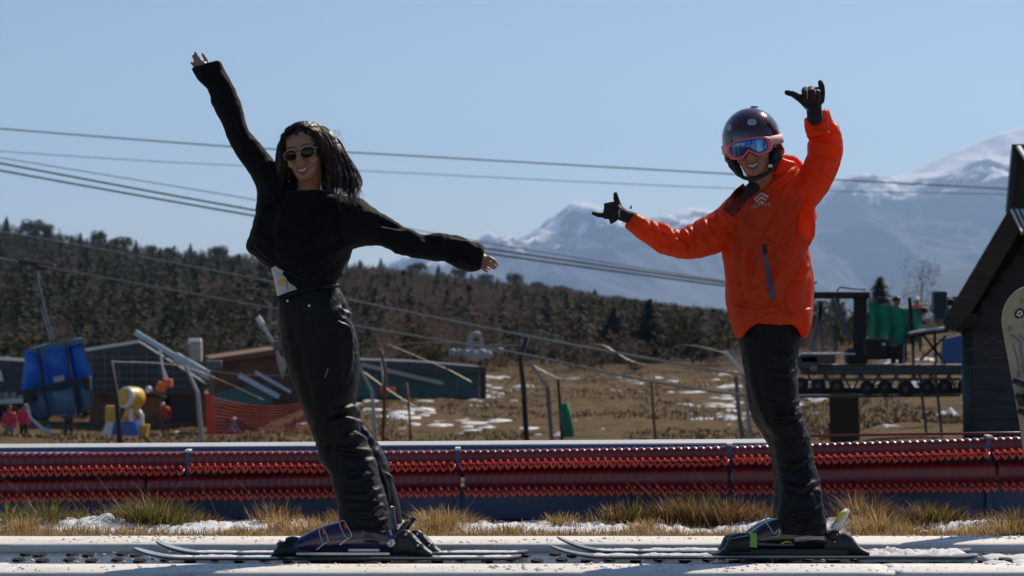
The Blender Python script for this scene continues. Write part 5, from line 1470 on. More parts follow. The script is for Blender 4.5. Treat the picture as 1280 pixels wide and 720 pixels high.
# materials
def knit(name, c, c2, rough, sheen=.0):
    m = mat(name, c, rough, color2=c2, scale=5, bump=.35, bscale=160, spec=.22, sheen=sheen); return m
M_sweat = knit("black_sweatshirt_cloth", (0.003, 0.003, 0.004), (0.007, 0.007, 0.009), .85, .05)
M_pantw = knit("black_snow_trousers_cloth", (0.004, 0.0042, 0.0045), (0.008, 0.0085, 0.009), .5)
M_pantm = knit("black_ski_trousers_cloth", (0.003, 0.003, 0.004), (0.006, 0.006, 0.008), .5)
M_orj = mat("orange_shell_cloth", (0.70, 0.075, 0.010), .45, color2=(0.80, 0.105, 0.014), scale=3, bump=.12, bscale=200, spec=.4)
add_translucent(M_orj, (1.0, .14, .02), .5)
M_shirt = mat("white_shirt_cloth", (0.62, 0.62, 0.64), .8, scale=20)
M_glove = mat("black_glove_cloth", (0.008, 0.007, 0.009), .7, color2=(.02, .014, .018), scale=40, bump=.4, bscale=200)
M_gred = mat("dark_red_glove_panel", (0.07, 0.006, 0.02), .7, scale=40)
M_gold = mat("gold_wire_rim", (0.8, 0.6, 0.35), .25, metal=1.0)
M_lens = mat("mirror_brown_lens", (0.035, 0.028, 0.026), .04, metal=.9, var=.05)
M_pearl = mat("pearl", (0.85, 0.83, 0.8), .2, var=.03)
M_nail = mat("nail", (.5, .25, .2), .3)
M_skinw = mat("tan_skin", (0.35, 0.165, 0.095), .42, color2=(0.44, 0.22, 0.135), scale=25, bump=.1, bscale=350)
for m_ in (M_skinw, M_skin):
    m_.node_tree.nodes["Principled BSDF"].inputs["Subsurface Weight"].default_value = .15
    m_.node_tree.nodes["Principled BSDF"].inputs["Subsurface Scale"].default_value = .008

# ================================================================= the woman
wo = thing('person', 'woman in black sweatshirt, black trousers and aviator sunglasses with both arms flung out, on skis', 'person', W(455, 697, 9.98))
MWH = head_matrix(381, 190, 9.93, R(-11), R(-11), R(2), .97)
core = head_pieces(MWH)
core.append(tube_loft([MWH @ Vector((0, .02, -.06)), W(387, 232, 9.97), W(386, 262, 10.0)], [.05, .046, .06], 16))
core.append(ring_loft([(345, 262, 425, 262, 0, .07), (340, 290, 425, 290, 0, .08), (350, 330, 418, 330, 0, .08), (352, 380, 425, 378, 0, .08), (360, 430, 438, 428, 0, .08), (372, 470, 440, 470, .02, .08)]))
core.append(pf([(352, 258, 0), (318, 205, 0), (296, 165, 0), (274, 120, -.01), (258, 92, -.01)], [11, 9, 9, 7.5, 6.5]))
core.append(pf([(425, 265, 0), (480, 292, -.02), (520, 307, -.03), (560, 312, -.03), (596, 322, -.03)], [12, 10, 9, 8, 6.5]))
core.append(pf([(405, 460, 0), (420, 535, -.03), (442, 600, 0), (455, 665, -.05), (420, 682, -.05)], [22, 19, 17, 12, 10]))
core.append(pf([(410, 470, .08), (440, 545, .12), (465, 600, .14), (478, 665, .1), (445, 682, .1)], [20, 17, 14, 11, 10]))
# raised hand (palm inside the cuff, four fingers showing, thumb folded across)
core.append(pf([(256, 95, -.01), (252, 86, -.01), (253, 82, -.01)], [6.5, 8.0, 6.5]))
for pts, r_ in (([(246, 88, -.012), (243, 82, -.02), (239.3, 78.5, -.02)], [2.2, 2.1, 1.8]), ([(248, 87, -.01), (244.5, 77, -.015), (241.3, 70, -.012)], [2.5, 2.3, 1.9]),
                ([(252, 85, -.008), (248, 74, -.012), (244, 66, -.01)], [2.7, 2.5, 2.0]), ([(259, 83, 0), (257, 74, 0), (253, 67.5, 0)], [2.7, 2.4, 1.9]), ([(259, 90, -.02), (262, 83, -.03), (264, 79, -.03)], [3, 2.7, 2.2])):
    core.append(pf(pts, r_))
# lowered hand, seen from the back, fingers towards the right
core.append(pf([(596, 322, -.03), (603, 324, -.03), (607, 327, -.03)], [7, 7.5, 6]))
for pts, r_ in (([(605, 321.5, -.03), (612, 322.5, -.035), (617, 325.5, -.035), (621.8, 331, -.03)], [3.2, 2.6, 2.4, 1.8]), ([(606, 326, -.04), (612, 328, -.048), (620, 333.5, -.04)], [3.2, 2.5, 1.9]),
                ([(605, 330, -.04), (611, 331.5, -.05), (617.5, 335.6, -.045)], [3, 2.4, 1.8]), ([(603, 331, -.03), (606, 334.5, -.03), (611, 336, -.03)], [2.7, 2.2, 1.7]), ([(601, 331, -.045), (604, 336, -.05), (608.6, 339, -.05)], [3, 2.5, 2])):
    core.append(pf(pts, r_))
wb = fuse('body', core, M_skinw, wo, .003, 3)
wt = bvh(wb)
smile(wt, MWH, wb, .0265)
for s in (-1, 1):       # ears carry pearls; eyes and brows behind the glasses
    b = MB(); v, f = ellip(MWH @ Vector((s * .077, -.004, -.050)), (.0052,) * 3); b.add(v, f); b.build('earring', M_pearl, wo, True)
    b = MB(); v, f = ellip(MWH @ Vector((s * .030, -.073, -.001)), (.0125, .0125, .0115)); b.add(v, f); b.build('eye', M_teeth, wb, True)
    face_patch('eyebrow', wt, MWH, [s * (.012 + .036 * i / 8) for i in range(9)], lambda x: .019 + .006 * math.sin((abs(x) - .012) / .036 * PI * .8), lambda x: .0245 + .006 * math.sin((abs(x) - .012) / .036 * PI * .8) - .003 * (abs(x) - .012) / .036, M_hair, wb, .001)
# aviator sunglasses: teardrop lenses, gold rims, double bridge, temples
sg_ = MB()
def lensout(s, k=1.0, n=28):
    out = []
    for i in range(n):
        a = 2 * PI * i / n; x, z = math.cos(a), math.sin(a)
        rx = .0295 * k; rz = (.018 if z > 0 else .028) * k
        xx = x * rx + (.004 * (z < 0) * abs(z) * -1)
        out.append(Vector((s * (.0365 + xx), -.1035 + abs(.0365 + xx) * .16 + (.0365 + xx) ** 2 * 2.4, -.003 + z * rz)))
    return out
gl = None
for s in (-1, 1):
    o1 = lensout(s); c = sum(o1, Vector()) / len(o1)
    V = [MWH @ c + MWH.to_3x3() @ Vector((0, -.004, 0))]; mid = [MWH @ (c.lerp(p, .55) + Vector((0, -.003, 0))) for p in o1]; rim = [MWH @ p for p in o1]
    n = len(o1); bk = [v + MWH.to_3x3() @ Vector((0, .002, 0)) for v in rim]
    V = V + mid + rim + bk
    F = [(0, 1 + i, 1 + (i + 1) % n) for i in range(n)] + [(1 + i, 1 + n + i, 1 + n + (i + 1) % n, 1 + (i + 1) % n) for i in range(n)] + [(1 + n + i, 1 + 2 * n + i, 1 + 2 * n + (i + 1) % n, 1 + n + (i + 1) % n) for i in range(n)] + [tuple(1 + 2 * n + i for i in range(n))]
    ln = obj('lens', V, F, M_lens, wo, True)
    b = MB(); b.tube([MWH @ p for p in o1] + [MWH @ o1[0]], .0008, 6, False); b.build('rim', M_gold, ln, True)
    b = MB(); b.tube([MWH @ Vector((s * .060, -.086, .006)), MWH @ Vector((s * .070, -.07, .006)), MWH @ Vector((s * .075, 0, .0))], .0013, 6); b.build('temple', M_gold, ln, True)
b = MB(); b.tube([MWH @ Vector((-.008, -.1, -.004)), MWH @ Vector((0, -.104, -.001)), MWH @ Vector((.008, -.1, -.004))], .0012, 6); b.tube([MWH @ Vector((-.016, -.1, .012)), MWH @ Vector((0, -.104, .011)), MWH @ Vector((.016, -.1, .012))], .0011, 6); b.build('bridge', M_gold, wo, True)

# hair: dense mass with strands over it
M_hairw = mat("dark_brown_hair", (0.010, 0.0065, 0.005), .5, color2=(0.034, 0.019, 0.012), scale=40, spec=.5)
M_hairl = mat("sunlit_brown_hair", (0.05, 0.024, 0.014), .4, color2=(0.10, 0.05, 0.028), scale=40, spec=.5)  # lighter copy of the hair colour, sunlight painted into the strands
def HL(x, y, z): return MWH @ Vector((x, y, z))
hp_ = [ellip((0, .020, .022), (.086, .1025, .104), MWH.to_3x3())]
hp_[0] = ([v + MWH.translation + MWH.to_3x3() @ Vector((0, .020, .022)) - Vector((0, .020, .022)) for v in hp_[0][0]], hp_[0][1])
hp_.append(ellip(W(386, 205, 10.03), (.085, .05, .085)))
hp_.append(ellip(W(388, 232, 10.05), (.095, .045, .06)))
for s in (1, -1):
    hp_.append(tube_loft([HL(s * .055, -.040, .070), HL(s * .076, -.03, .030), HL(s * .083, -.01, -.02), HL(s * .086, .01, -.075)], [.020, .019, .019, .019], 12))
for pts, r_ in (([(392, 161, .02), (408, 172, .02), (418, 192, .01), (422, 214, -.02), (429, 236, -.05)], [8, 10, 12, 11, 4]),
                ([(404, 178, .04), (409, 200, .03), (412, 222, .02), (414, 240, .0)], [9, 10, 9, 4]),
                ([(364, 165, .03), (354, 185, .03), (351, 208, .02), (350, 235, .02), (354, 252, -.02)], [8, 8, 9, 9, 6])):
    hp_.append(pf(pts, r_, 9.95))
hairb = fuse('hair', hp_, M_hairw, wo, .004, 4, None, (.004, 45, 25, 26, 3))
class Strands:
    def __init__(s): s.V = []; s.F = []
    def add(s, P, r, n=3):
        k0 = len(s.V); m = len(P); ph = rng.uniform(0, 6.28)
        for i, p in enumerate(P):
            t = (P[min(i + 1, m - 1)] - P[max(i - 1, 0)]).normalized(); a = t.cross(Vector((0, 1, 0)));
            if a.length < 1e-4: a = Vector((1, 0, 0))
            a.normalize(); b_ = a.cross(t); rr = r * (1 - .75 * (i / (m - 1)) ** 2)
            for k in range(n): s.V.append(p + (a * math.cos(ph + 2 * PI * k / n) + b_ * math.sin(ph + 2 * PI * k / n)) * rr)
        for i in range(m - 1):
            for k in range(n): s.F.append((k0 + i * n + k, k0 + i * n + (k + 1) % n, k0 + (i + 1) * n + (k + 1) % n, k0 + (i + 1) * n + k))
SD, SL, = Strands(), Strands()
# locks of hair: each lock is a wavy guide, each strand follows its lock closely
def lock(pts, jit, wave, n, m_, r0=.0009, seedw=None):
    base = smoothpath([Vector(p) for p in pts], 5); nb = len(base)
    ph = rng.uniform(0, 6.28); fr = rng.uniform(1.6, 2.3); cut = rng.uniform(.8, 1.0)
    for i in range(n):
        ox, oy, oz = (rng.gauss(0, 1) * jit for _ in range(3)); dp = rng.gauss(0, .25); c2 = cut * rng.uniform(.88, 1.0); P = []
        for k in range(max(8, int(nb * c2))):
            t = k / nb; q = base[k]; sp_ = .35 + t * 1.1
            wv = wave * t ** .7 * math.sin(ph + dp + t * 6.28 * fr); w2 = wave * t ** .7 * math.cos(ph + dp + t * 6.28 * fr)
            P.append(q + Vector((ox * sp_ + wv, oy * sp_ + w2 * .8, oz * sp_ + wv * .25)))
        m_.add(P, r0 * rng.uniform(.6, 1.3))
def WH(x, y, dd): return W(x, y, 9.95 + dd)
for k in range(46):      # right-hand side of the photo: long wavy locks falling over the shoulder
    u = k / 33
    s0 = HL(.010 + .02 * u, -.05 + .10 * u, .108 - .006 * u); s1 = HL(.058 + .02 * u, -.068 + .10 * u, .082); s2 = HL(.088 + .020 * u, -.044 + .09 * u, .030); s3 = HL(.096 + .036 * u, -.03 + .06 * u, -.03)
    ex_ = 420 + 30 * u + rng.uniform(-7, 7); ey = 262 + rng.uniform(-14, 10)
    s4 = WH(418 + 22 * u + rng.uniform(-3, 3), 222 + rng.uniform(-4, 4), -.09 + .05 * u); s5 = WH((ex_ + 418 + 16 * u) / 2, (ey + 226) / 2, -.125 + .05 * u); s6 = WH(ex_, ey, -.15 + .05 * u)
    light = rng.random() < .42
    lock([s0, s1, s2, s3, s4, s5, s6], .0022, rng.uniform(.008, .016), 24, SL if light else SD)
for k in range(22):      # loose outer curls, all in the painted sunlit brown
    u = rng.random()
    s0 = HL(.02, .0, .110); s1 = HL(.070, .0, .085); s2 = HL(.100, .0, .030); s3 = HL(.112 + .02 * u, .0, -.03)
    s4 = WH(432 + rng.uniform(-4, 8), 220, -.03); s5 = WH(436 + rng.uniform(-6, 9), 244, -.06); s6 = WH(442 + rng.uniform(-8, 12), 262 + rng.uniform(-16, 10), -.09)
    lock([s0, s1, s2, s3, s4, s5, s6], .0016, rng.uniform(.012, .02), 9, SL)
for k in range(18):      # left-hand side
    u = k / 17
    s0 = HL(.004 - .01 * u, -.05 + .10 * u, .108 - .006 * u); s1 = HL(-.050 - .02 * u, -.070 + .10 * u, .082); s2 = HL(-.080 - .008 * u, -.050 + .09 * u, .030); s3 = HL(-.086 - .008 * u, -.035 + .06 * u, -.03)
    s4 = WH(352 - 8 * u + rng.uniform(-2, 2), 226 + rng.uniform(-4, 4), -.03 + .03 * u); s5 = WH(354 - 8 * u, 250 + rng.uniform(-8, 8), -.08 + .05 * u)
    lock([s0, s1, s2, s3, s4, s5], .0028, rng.uniform(.003, .008), 26, SD)
for s in (1, -1):        # hair lying against temples and cheeks
    for k in range(5):
        lock([HL(s * .006, -.045, .112), HL(s * .042, -.066 + .004 * k, .094), HL(s * .068, -.066 + .006 * k, .058), HL(s * (.070 + .002 * k), -.060 + .006 * k, .01), HL(s * (.073 + .002 * k), -.045, -.045), HL(s * .08, -.02, -.10)], .0018, .002, 26, SD)
for i in range(40):   # flyaways
    x0 = rng.uniform(350, 425); y0 = 157 + abs(x0 - 384) * .18
    P = [W(x0 + (x0 - 384) * .02 * k * rng.uniform(.5, 1.2) + k * rng.uniform(-.8, .8), y0 - 2.2 * math.sin(k * .55) + k * k * .6, 9.95) for k in range(7)]
    SD.add(P, .0004)
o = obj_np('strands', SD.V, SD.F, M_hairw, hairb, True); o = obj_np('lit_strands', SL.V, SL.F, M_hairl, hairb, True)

# sweatshirt
tors = [(368, 240, 402, 238, -.01, .060), (352, 243, 420, 243, .0, .09), (336, 247, 436, 250, .01, .115), (325, 256, 446, 262, .02, .13), (321, 270, 450, 277, .02, .14), (316, 289, 449, 293, .02, .145), (308, 309, 444, 306, .02, .15),
        (320, 321, 438, 319, .02, .15), (330, 329, 435, 328, .02, .15), (342, 339, 431, 338, .02, .15), (354, 353, 427, 347, .015, .145), (362, 359, 425, 353, .01, .135), (368, 363, 423, 358, .0, .130)]
arml = [(322, 266, 366, 236, 0, .10), (320, 232, 350, 213, 0, .075), (309, 212, 343, 203, 0, .065), (297, 194, 332, 189, 0, .058), (286, 175, 318, 172, 0, .052), (277, 156, 308, 155, 0, .048), (266, 131, 300, 128, 0, .048),
        (259, 111, 290, 106, 0, .045), (247, 98, 281, 90, -.005, .042), (240, 86, 275, 76, -.01, .036)]
armr = [(425, 245, 432, 316, 0, .11), (447, 247, 447, 309, -.01, .10), (462, 257, 468, 306, -.015, .085), (480, 270, 486, 311, -.02, .07), (500, 281, 500, 318, -.025, .06), (521, 292, 520, 322, -.03, .05),
        (545, 292, 540, 325, -.03, .05), (571, 294, 556, 327, -.03, .052), (590, 300, 572, 336, -.03, .055), (600, 304, 588, 338.5, -.03, .052), (606, 311, 600, 337, -.03, .04)]
FW = [([(312, 305), (345, 336), (372, 350), (400, 352), (425, 345)], 2.4, -.006), ([(318, 290), (345, 315), (380, 330)], 4, .004), ([(440, 262), (400, 275), (360, 310)], 5, .004), ([(345, 262), (375, 290), (420, 300)], 5, .004), ([(270, 120), (290, 150), (305, 185)], 3, .004), ([(266, 92), (276, 105), (284, 118)], 3.5, -.006), ([(325, 205), (335, 235), (350, 262)], 4, .006), ([(340, 215), (352, 235)], 3, .005),
      ([(470, 285), (505, 290), (528, 296)], 3.5, .006), ([(455, 272), (490, 282), (520, 300)], 4, -.006), ([(560, 300), (585, 305), (598, 312)], 3, .006), ([(565, 318), (585, 322), (600, 326)], 3, -.005), ([(575, 325), (590, 331)], 2.5, .005),
      ([(440, 300), (410, 320), (380, 340)], 5, .007), ([(445, 285), (400, 300), (350, 330)], 6, .007), ([(330, 250), (322, 280), (318, 305)], 5, .006), ([(345, 250), (338, 290), (345, 335)], 6, -.006), ([(430, 315), (405, 335), (390, 350)], 4, .006), ([(520, 300), (545, 312), (560, 322)], 4, .005)]
sw = fuse('sweatshirt', [ring_loft(tors), ring_loft(arml), ring_loft(armr)], M_sweat, wo, .0045, 4, [(p_, w_, a_ * 1.6) for p_, w_, a_ in FW], (.0060, 10, 6, 8, 4))
swt = bvh(sw)
# shirt showing at the waist, with its flower
sh = fuse('shirt', [ring_loft([(335, 318, 405, 318, 0, .09), (339, 335, 405, 335, 0, .095), (343, 351, 405, 350, 0, .10), (347, 374, 405, 365, 0, .095)])], M_shirt, wo, .006, 2, None, (.002, 20, 10, 20, 1))
sht = bvh(sh)
for k in range(6):
    a = 2 * PI * k / 6; cx, cy = 351.5 + 3.2 * math.cos(a), 352.5 + 3.2 * math.sin(a)
    strip('yellow_petal', sht, [((cx - 1.6, cy - 1.6), (cx + 1.6, cy - 1.6)), ((cx - 2, cy), (cx + 2, cy)), ((cx - 1.4, cy + 1.7), (cx + 1.4, cy + 1.7))], M_yel, sh, .002, .003, 2)
for (a_, c_) in (((343, 338), (352, 345)), ((357, 346), (359, 362)), ((346, 360), (357, 366))):
    strip('grey_print', sht, [((a_[0], a_[1]), (a_[0] + 1, a_[1] + .3)), ((c_[0], c_[1]), (c_[0] + 1, c_[1] + .3))], M_graph, sh, .002, .003, 3)
# trousers
trn = [(349, 368, 421, 356, 0, .105), (347, 382, 431, 376, 0, .12), (348, 402, 440, 398, 0, .13), (351, 425, 447, 422, 0, .135), (357, 450, 449, 450, 0, .135), (365, 475, 448, 480, 0, .13), (374, 500, 443, 503, -.01, .115),
       (383, 520, 446, 520, -.02, .10), (390, 540, 451, 537, -.03, .095), (396, 558, 460, 556, -.03, .09), (400, 576, 469, 573, -.03, .085), (411, 590, 473, 592, -.05, .08), (417, 610, 480, 613, -.07, .078), (421, 632, 485, 635, -.09, .08), (425, 652, 489, 660, -.10, .082), (432, 658, 489, 666, -.11, .082)]
trf = [(395, 480, 446, 482, .05, .09), (412, 505, 446, 507, .09, .085), (425, 528, 455, 530, .12, .085), (436, 556, 473, 555, .14, .08), (448, 582, 485, 580, .15, .078), (458, 606, 492, 604, .15, .075), (464, 632, 499, 630, .15, .075), (468, 652, 503, 654, .15, .075)]
FP = [([(430, 400), (440, 430), (436, 470)], 3, .006), ([(425, 385), (438, 395)], 2.5, .006), ([(418, 400), (435, 410), (443, 425)], 2.5, .006), ([(425, 372), (432, 390), (445, 410)], 2.5, -.005),
      ([(415, 515), (440, 508), (452, 520)], 3, .008), ([(405, 530), (430, 522), (455, 530)], 3, .008), ([(425, 550), (445, 543), (462, 552)], 3, .008), ([(400, 570), (420, 562), (440, 560)], 3, .007), ([(405, 560), (435, 568), (470, 570)], 3.5, -.008),
      ([(465, 590), (445, 600), (425, 602)], 3, .005), ([(478, 610), (455, 620), (430, 618)], 3, .005), ([(482, 630), (460, 642), (435, 640)], 3, .005), ([(484, 648), (465, 655)], 2.5, .005), ([(470, 575), (482, 605), (486, 640)], 3, .004),
      ([(400, 430), (395, 480), (405, 520)], 6, .004), ([(370, 420), (380, 470), (392, 520)], 5, -.004), ([(358, 395), (362, 430)], 4, .004), ([(455, 535), (468, 555)], 2.5, .007), ([(480, 590), (492, 600)], 2.5, .005)]
tw = fuse('trousers', [ring_loft(trn), ring_loft(trf)], M_pantw, wo, .0045, 3, [(p_, w_, a_ * 1.35) for p_, w_, a_ in FP], (.0042, 17, 9, 15, 9))
twt = bvh(tw)
b = MB(); b.tube([W(346, 374, 9.9)] + [W(352 + 14 * i, 371 - 3.0 * i - (2 if i else 0), 9.885) for i in range(5)] + [W(422, 357, 9.95)], .009, 8); b.build('waistband', M_pantw, tw, True)
b = MB(); b.bevbox(W(347, 373.5, 9.9), (.028, .03, .022), .004); b.build('belt_tab', M_blk, wo)
for (px, py) in ((357, 369.5), (359.3, 376), (386.5, 382)):
    h = onto(twt, px, py, .004) or W(px, py, 9.88)
    b = MB(); b.lathe(h, [(.0045, 0), (.005, .002), (.003, .004)], 12, (0, -1, 0)); b.build('snap_button', M_pearl, tw, True)
strip('grey_mark', twt, [((409.5, 460), (411, 460.4)), ((405.5, 472), (406.8, 472.4))], M_graph, tw, .001, .003, 4)

# ---- ski kit shared by both
M_skiw = mat("pale_ski_topsheet", (0.28, 0.28, 0.30), .3, color2=(.5, .5, .5), scale=6, coat=.4)
M_skib = mat("black_ski_edge", (0.02, 0.022, 0.03), .35, var=.3)
def ski(label, tipx, tipy, tailx, y0px, d, grp, snow=None):
    z0 = 1 - (y0px - 380) / 3200 * d
    x0 = (tipx - 640) / 3200 * d; x1 = (tailx - 640) / 3200 * d; L = x1 - x0; zt = 1 - (tipy - 380) / 3200 * d - z0
    t = thing('ski', label, 'ski', (x0 + L / 2, d, z0), grp)
    def cs(u):   # centre z, half width
        rise = max(0, 1 - u / .125); z = z0 + zt * rise ** 1.8
        tail = max(0, (u - .95) / .05); z += .006 * tail ** 2
        hw = .036 + .016 * abs(u - .5) ** 1.5 * 2; e = min(1, u / .035, (1 - u) / .02); hw *= math.sqrt(max(.02, 1 - (1 - e) ** 2))
        return z, hw
    us = [0, .004, .01, .02, .035, .05, .07, .09, .11, .13, .16] + [.16 + .79 * k / 20 for k in range(1, 21)] + [.965, .98, .99, 1.0]
    for nm, za, zb, mt, wsc in (('base', 0, .007, M_skib, 1.0), ('top_sheet', .007, .012, M_skiw, .94)):
        V = []; F = []
        for u in us:
            z, hw = cs(u); x = x0 + L * u
            for (s, q) in ((-1, za), (1, za), (1, zb), (-1, zb)): V.append((x, d + s * hw * wsc, z + q * (.5 + .5 * min(1, u / .1)) + (.0003 if q == zb else 0)))
        n = len(us)
        for i in range(n - 1):
            for k in range(4): F.append((i * 4 + k, i * 4 + (k + 1) % 4, i * 4 + 4 + (k + 1) % 4, i * 4 + 4 + k))
        F.append((3, 2, 1, 0)); F.append(tuple((n - 1) * 4 + k for k in range(4)))
        obj(nm, V, F, mt, t, False)
    for (a, c, h, sd) in (snow or []):
        o = snow_lump('snow', (a - 640) / 3200 * d, (c - 640) / 3200 * d, d - .04, d + .04, h, sd, base=z0 + .0115, fr=34, ny=8)
        o['label'] = 'line of snow lying on top of a ski'
    return t, z0
wsk, zn = ski('near ski of the woman, tip curving up left of the shadow', 168, 686, 652, 699, 9.88, "the woman's skis", [(205, 245, .006, 1), (240, 300, .009, 2), (300, 360, .005, 3), (545, 600, .005, 4), (600, 648, .007, 5)])
wsk2, zf = ski('far ski of the woman, tip just right of the near tip', 195, 677, 660, 693, 10.08, "the woman's skis", [(240, 300, .008, 6), (300, 362, .006, 7), (550, 562, .016, 8), (560, 655, .007, 9)])
def px2(d, x, y, dd=0): return W(x, y, d + dd)
M_bootw = mat("navy_violet_boot_shell", (0.012, 0.016, 0.07), .22, color2=(0.05, 0.012, 0.06), scale=7, coat=.5, thresh=(.42, .6))
M_bootm = mat("black_boot_shell", (0.008, 0.009, 0.014), .25, color2=(.02, .022, .03), scale=8, coat=.4)
M_silver = mat("silver_buckle", (0.5, 0.5, 0.52), .3, metal=.8)
M_green = mat("lime_green_plastic", (0.16, 0.42, 0.05), .4, color2=(.25, .55, .08), scale=30)
M_lime = mat("yellow_lever", (0.55, 0.6, 0.04), .35)
M_snowg = M_whiteb
def boot_w(dx, d, own, near=True):
    P = lambda x, y, dd=0: W(x + dx, y, d + dd)
    R_ = lambda L: [(a + dx, b_, c + dx, e, f, g) for a, b_, c, e, f, g in L]
    t = thing('ski_boot', own, 'ski boot', P(430, 692))
    shell = fuse('shell', [ring_loft(R_([(362, 684, 362, 692, 0, .030), (368, 676, 368, 692.5, 0, .042), (380, 668, 380, 693, 0, .048), (396, 660, 396, 693, 0, .05), (414, 654, 414, 693, 0, .05), (432, 651, 432, 693, 0, .05), (452, 650, 452, 693, 0, .048), (472, 652, 472, 693, 0, .045), (487, 660, 488, 692.5, 0, .042), (492, 672, 492, 691, 0, .034)]), d),
                             ring_loft(R_([(440, 672, 487, 676, 0, .050), (442, 655, 484, 658, 0, .048), (446, 630, 480, 632, 0, .045)]), d)], M_bootw, t, .004, 3)
    tr = bvh(shell)
    b = MB(); b.bar(P(372, 690.5, -.0), P(488, 690.5, -.0), .098, .009); b.build('sole', M_silver, t)
    for (x0, y0, x1, y1) in ((401, 661, 408, 678), (427, 652, 437, 672)):
        for k, w_ in ((0, 1.0), (1, .55)):
            b = MB(); b.tube(smoothpath([P(x0 - 2, y0, -.051), P(x0 + 3, y0 - 1, -.055), P(x1 + 2, y1 - 5, -.058), P(x1 + 1.5, y1, -.056), P(x1 - 4, y1 + .5, -.056), P(x0 - 1 + 2 * k, y0 + 7, -.056), P(x0 - 2, y0, -.051)], 3), .0022, 6); b.build('buckle', M_silver, t, True)
            break
        b = MB(); b.bevbox(P((x0 + x1) / 2, (y0 + y1) / 2 - 4, -.054), (.009, .006, .02), .002, Matrix.Rotation(R(-22), 3, 'Y')); b.build('red_clip', M_redj, t)
        b = MB(); b.bar(P(x1 - 1, y1, -.056), P(x1 - 12, y1 + 9, -.05), .004); b.build('cable', M_silver, t)
    b = MB(); b.lathe(P(489, 679, -.05), [(.012, 0), (.017, .003), (.017, .008), (.006, .010), (.004, .006)], 16, (0, -1, 0)); b.build('pivot_disc', M_silver, t, True)
    b = MB(); b.bevbox(P(455, 687.5, -.049), (.12, .006, .010), .002); b.build('white_strip', M_whiteb, t)
    return t
boot_w(0, 9.88, 'navy and violet ski boot of the woman, nearest the camera, with silver buckles')
boot_w(14, 10.10, 'farther ski boot of the woman, mostly hidden behind the near one')
def binding(dx, d, label, zb, col=None, man=False):
    P = lambda x, y, dd=0: W(x + dx, y, d + dd)
    t = thing('ski_binding', label, 'ski binding', P(440, 697))
    fu = lambda nm, pc, m_, vs=.004: fuse(nm, pc, m_, t, vs, 2)
    R_ = lambda L: [(a + dx, b_, c + dx, e, f, g) for a, b_, c, e, f, g in L]
    fu('toe_piece', [ring_loft(R_([(340, 692, 340, 697, 0, .03), (346, 684, 346, 697, 0, .034), (356, 679, 356, 697, 0, .04), (368, 676, 368, 697, 0, .045), (380, 679, 380, 697, 0, .045), (390, 686, 390, 697, 0, .04)]), d, sub=3), ellip(P(352, 680, -.01), (.02, .034, .012)), ellip(P(366, 674, -.0), (.03, .03, .012))], M_dark)
    b = MB(); b.bevbox((P(440, 694.5).x, d, P(440, 694.5).z), (.44, .07, .014), .003); b.build('plate', M_blk, t)
    fu('heel_piece', [ring_loft(R_([(490, 676, 490, 697, 0, .03), (498, 664, 498, 697, 0, .036), (510, 663, 508, 697, 0, .038), (520, 670, 518, 697, 0, .038), (530, 681, 528, 697, 0, .036), (541, 690, 541, 697, 0, .03)]), d, sub=3), ellip(P(507, 668, -.02), (.026, .024, .02)), ellip(P(523, 682, -.02), (.018, .026, .018))], M_dark)
    for (x, y) in ((507, 668), (522, 682)):
        b = MB(); b.lathe(P(x, y, -.043), [(.006, 0), (.006, .002), (.002, .004)], 10, (0, -1, 0)); b.build('screw', M_silver, t, True)
    b = MB(); b.tube([P(343, 697, -.03), P(352, 697, -.038), P(360, 699, -.038)], .004, 6); b.build('brake_arm', M_dark, t, True)
    return t
binding(0, 9.88, "black ski binding under the woman's near boot", zn)
tb = binding(14, 10.10, "black ski binding under the woman's far boot with its lever raised behind", zf)
b = MB(); b.tube([W(503, 664, 10.08), W(510, 655, 10.08), W(519, 647, 10.07)], [.018, .014, .008], 8); b.build('lever', M_dark, tb, True)
b = MB(); b.tube([W(498, 672, 10.0), W(506, 656, 10.0), W(512, 650, 10.0)], [.012, .010, .007], 8); b.build('power_strap', M_steel_dark, tb, True)

# ================================================================= the man
mn = thing('person', 'skier in orange jacket, maroon helmet and pink goggles giving two shaka hand signs', 'person', W(1000, 694, 9.98))
MMH = head_matrix(941, 184.5, 9.90, R(-11), R(-14), R(0), 1.0)
core = head_pieces(MMH)
core.append(tube_loft([MMH @ Vector((0, .02, -.06)), W(952, 225, 9.95), W(958, 255, 10.0)], [.052, .052, .07], 16))
core.append(ring_loft([(915, 255, 1000, 245, 0, .08), (915, 300, 1002, 300, 0, .09), (920, 350, 1004, 350, 0, .09), (928, 400, 996, 400, 0, .09), (935, 430, 990, 430, 0, .08)]))
core.append(pf([(915, 275, 0), (880, 297, -.05), (850, 305, -.08), (815, 292, -.1), (785, 270, -.12)], [14, 11, 10, 8, 6.5]))
core.append(pf([(1000, 235, 0), (1022, 205, -.03), (1030, 178, -.05), (1024, 155, -.06), (1018, 140, -.06)], [14, 11, 9, 8, 6.5]))
core.append(pf([(962, 410, -.03), (972, 500, -.04), (990, 560, -.03), (1002, 660, -.04), (965, 680, -.04)], [26, 20, 17, 12, 10]))
core.append(pf([(962, 410, .08), (968, 500, .12), (986, 560, .13), (998, 660, .14), (962, 680, .14)], [22, 18, 15, 11, 10]))
mb = fuse('body', core, M_skin, mn, .0035, 3)
mt_ = bvh(mb)
smile(mt_, MMH, mb, .026)
for s in (-1, 1):
    b = MB(); v, f = ellip(MMH @ Vector((s * .031, -.073, -.001)), (.0125, .0125, .0115)); b.add(v, f); b.build('eye', M_teeth, mb, True)
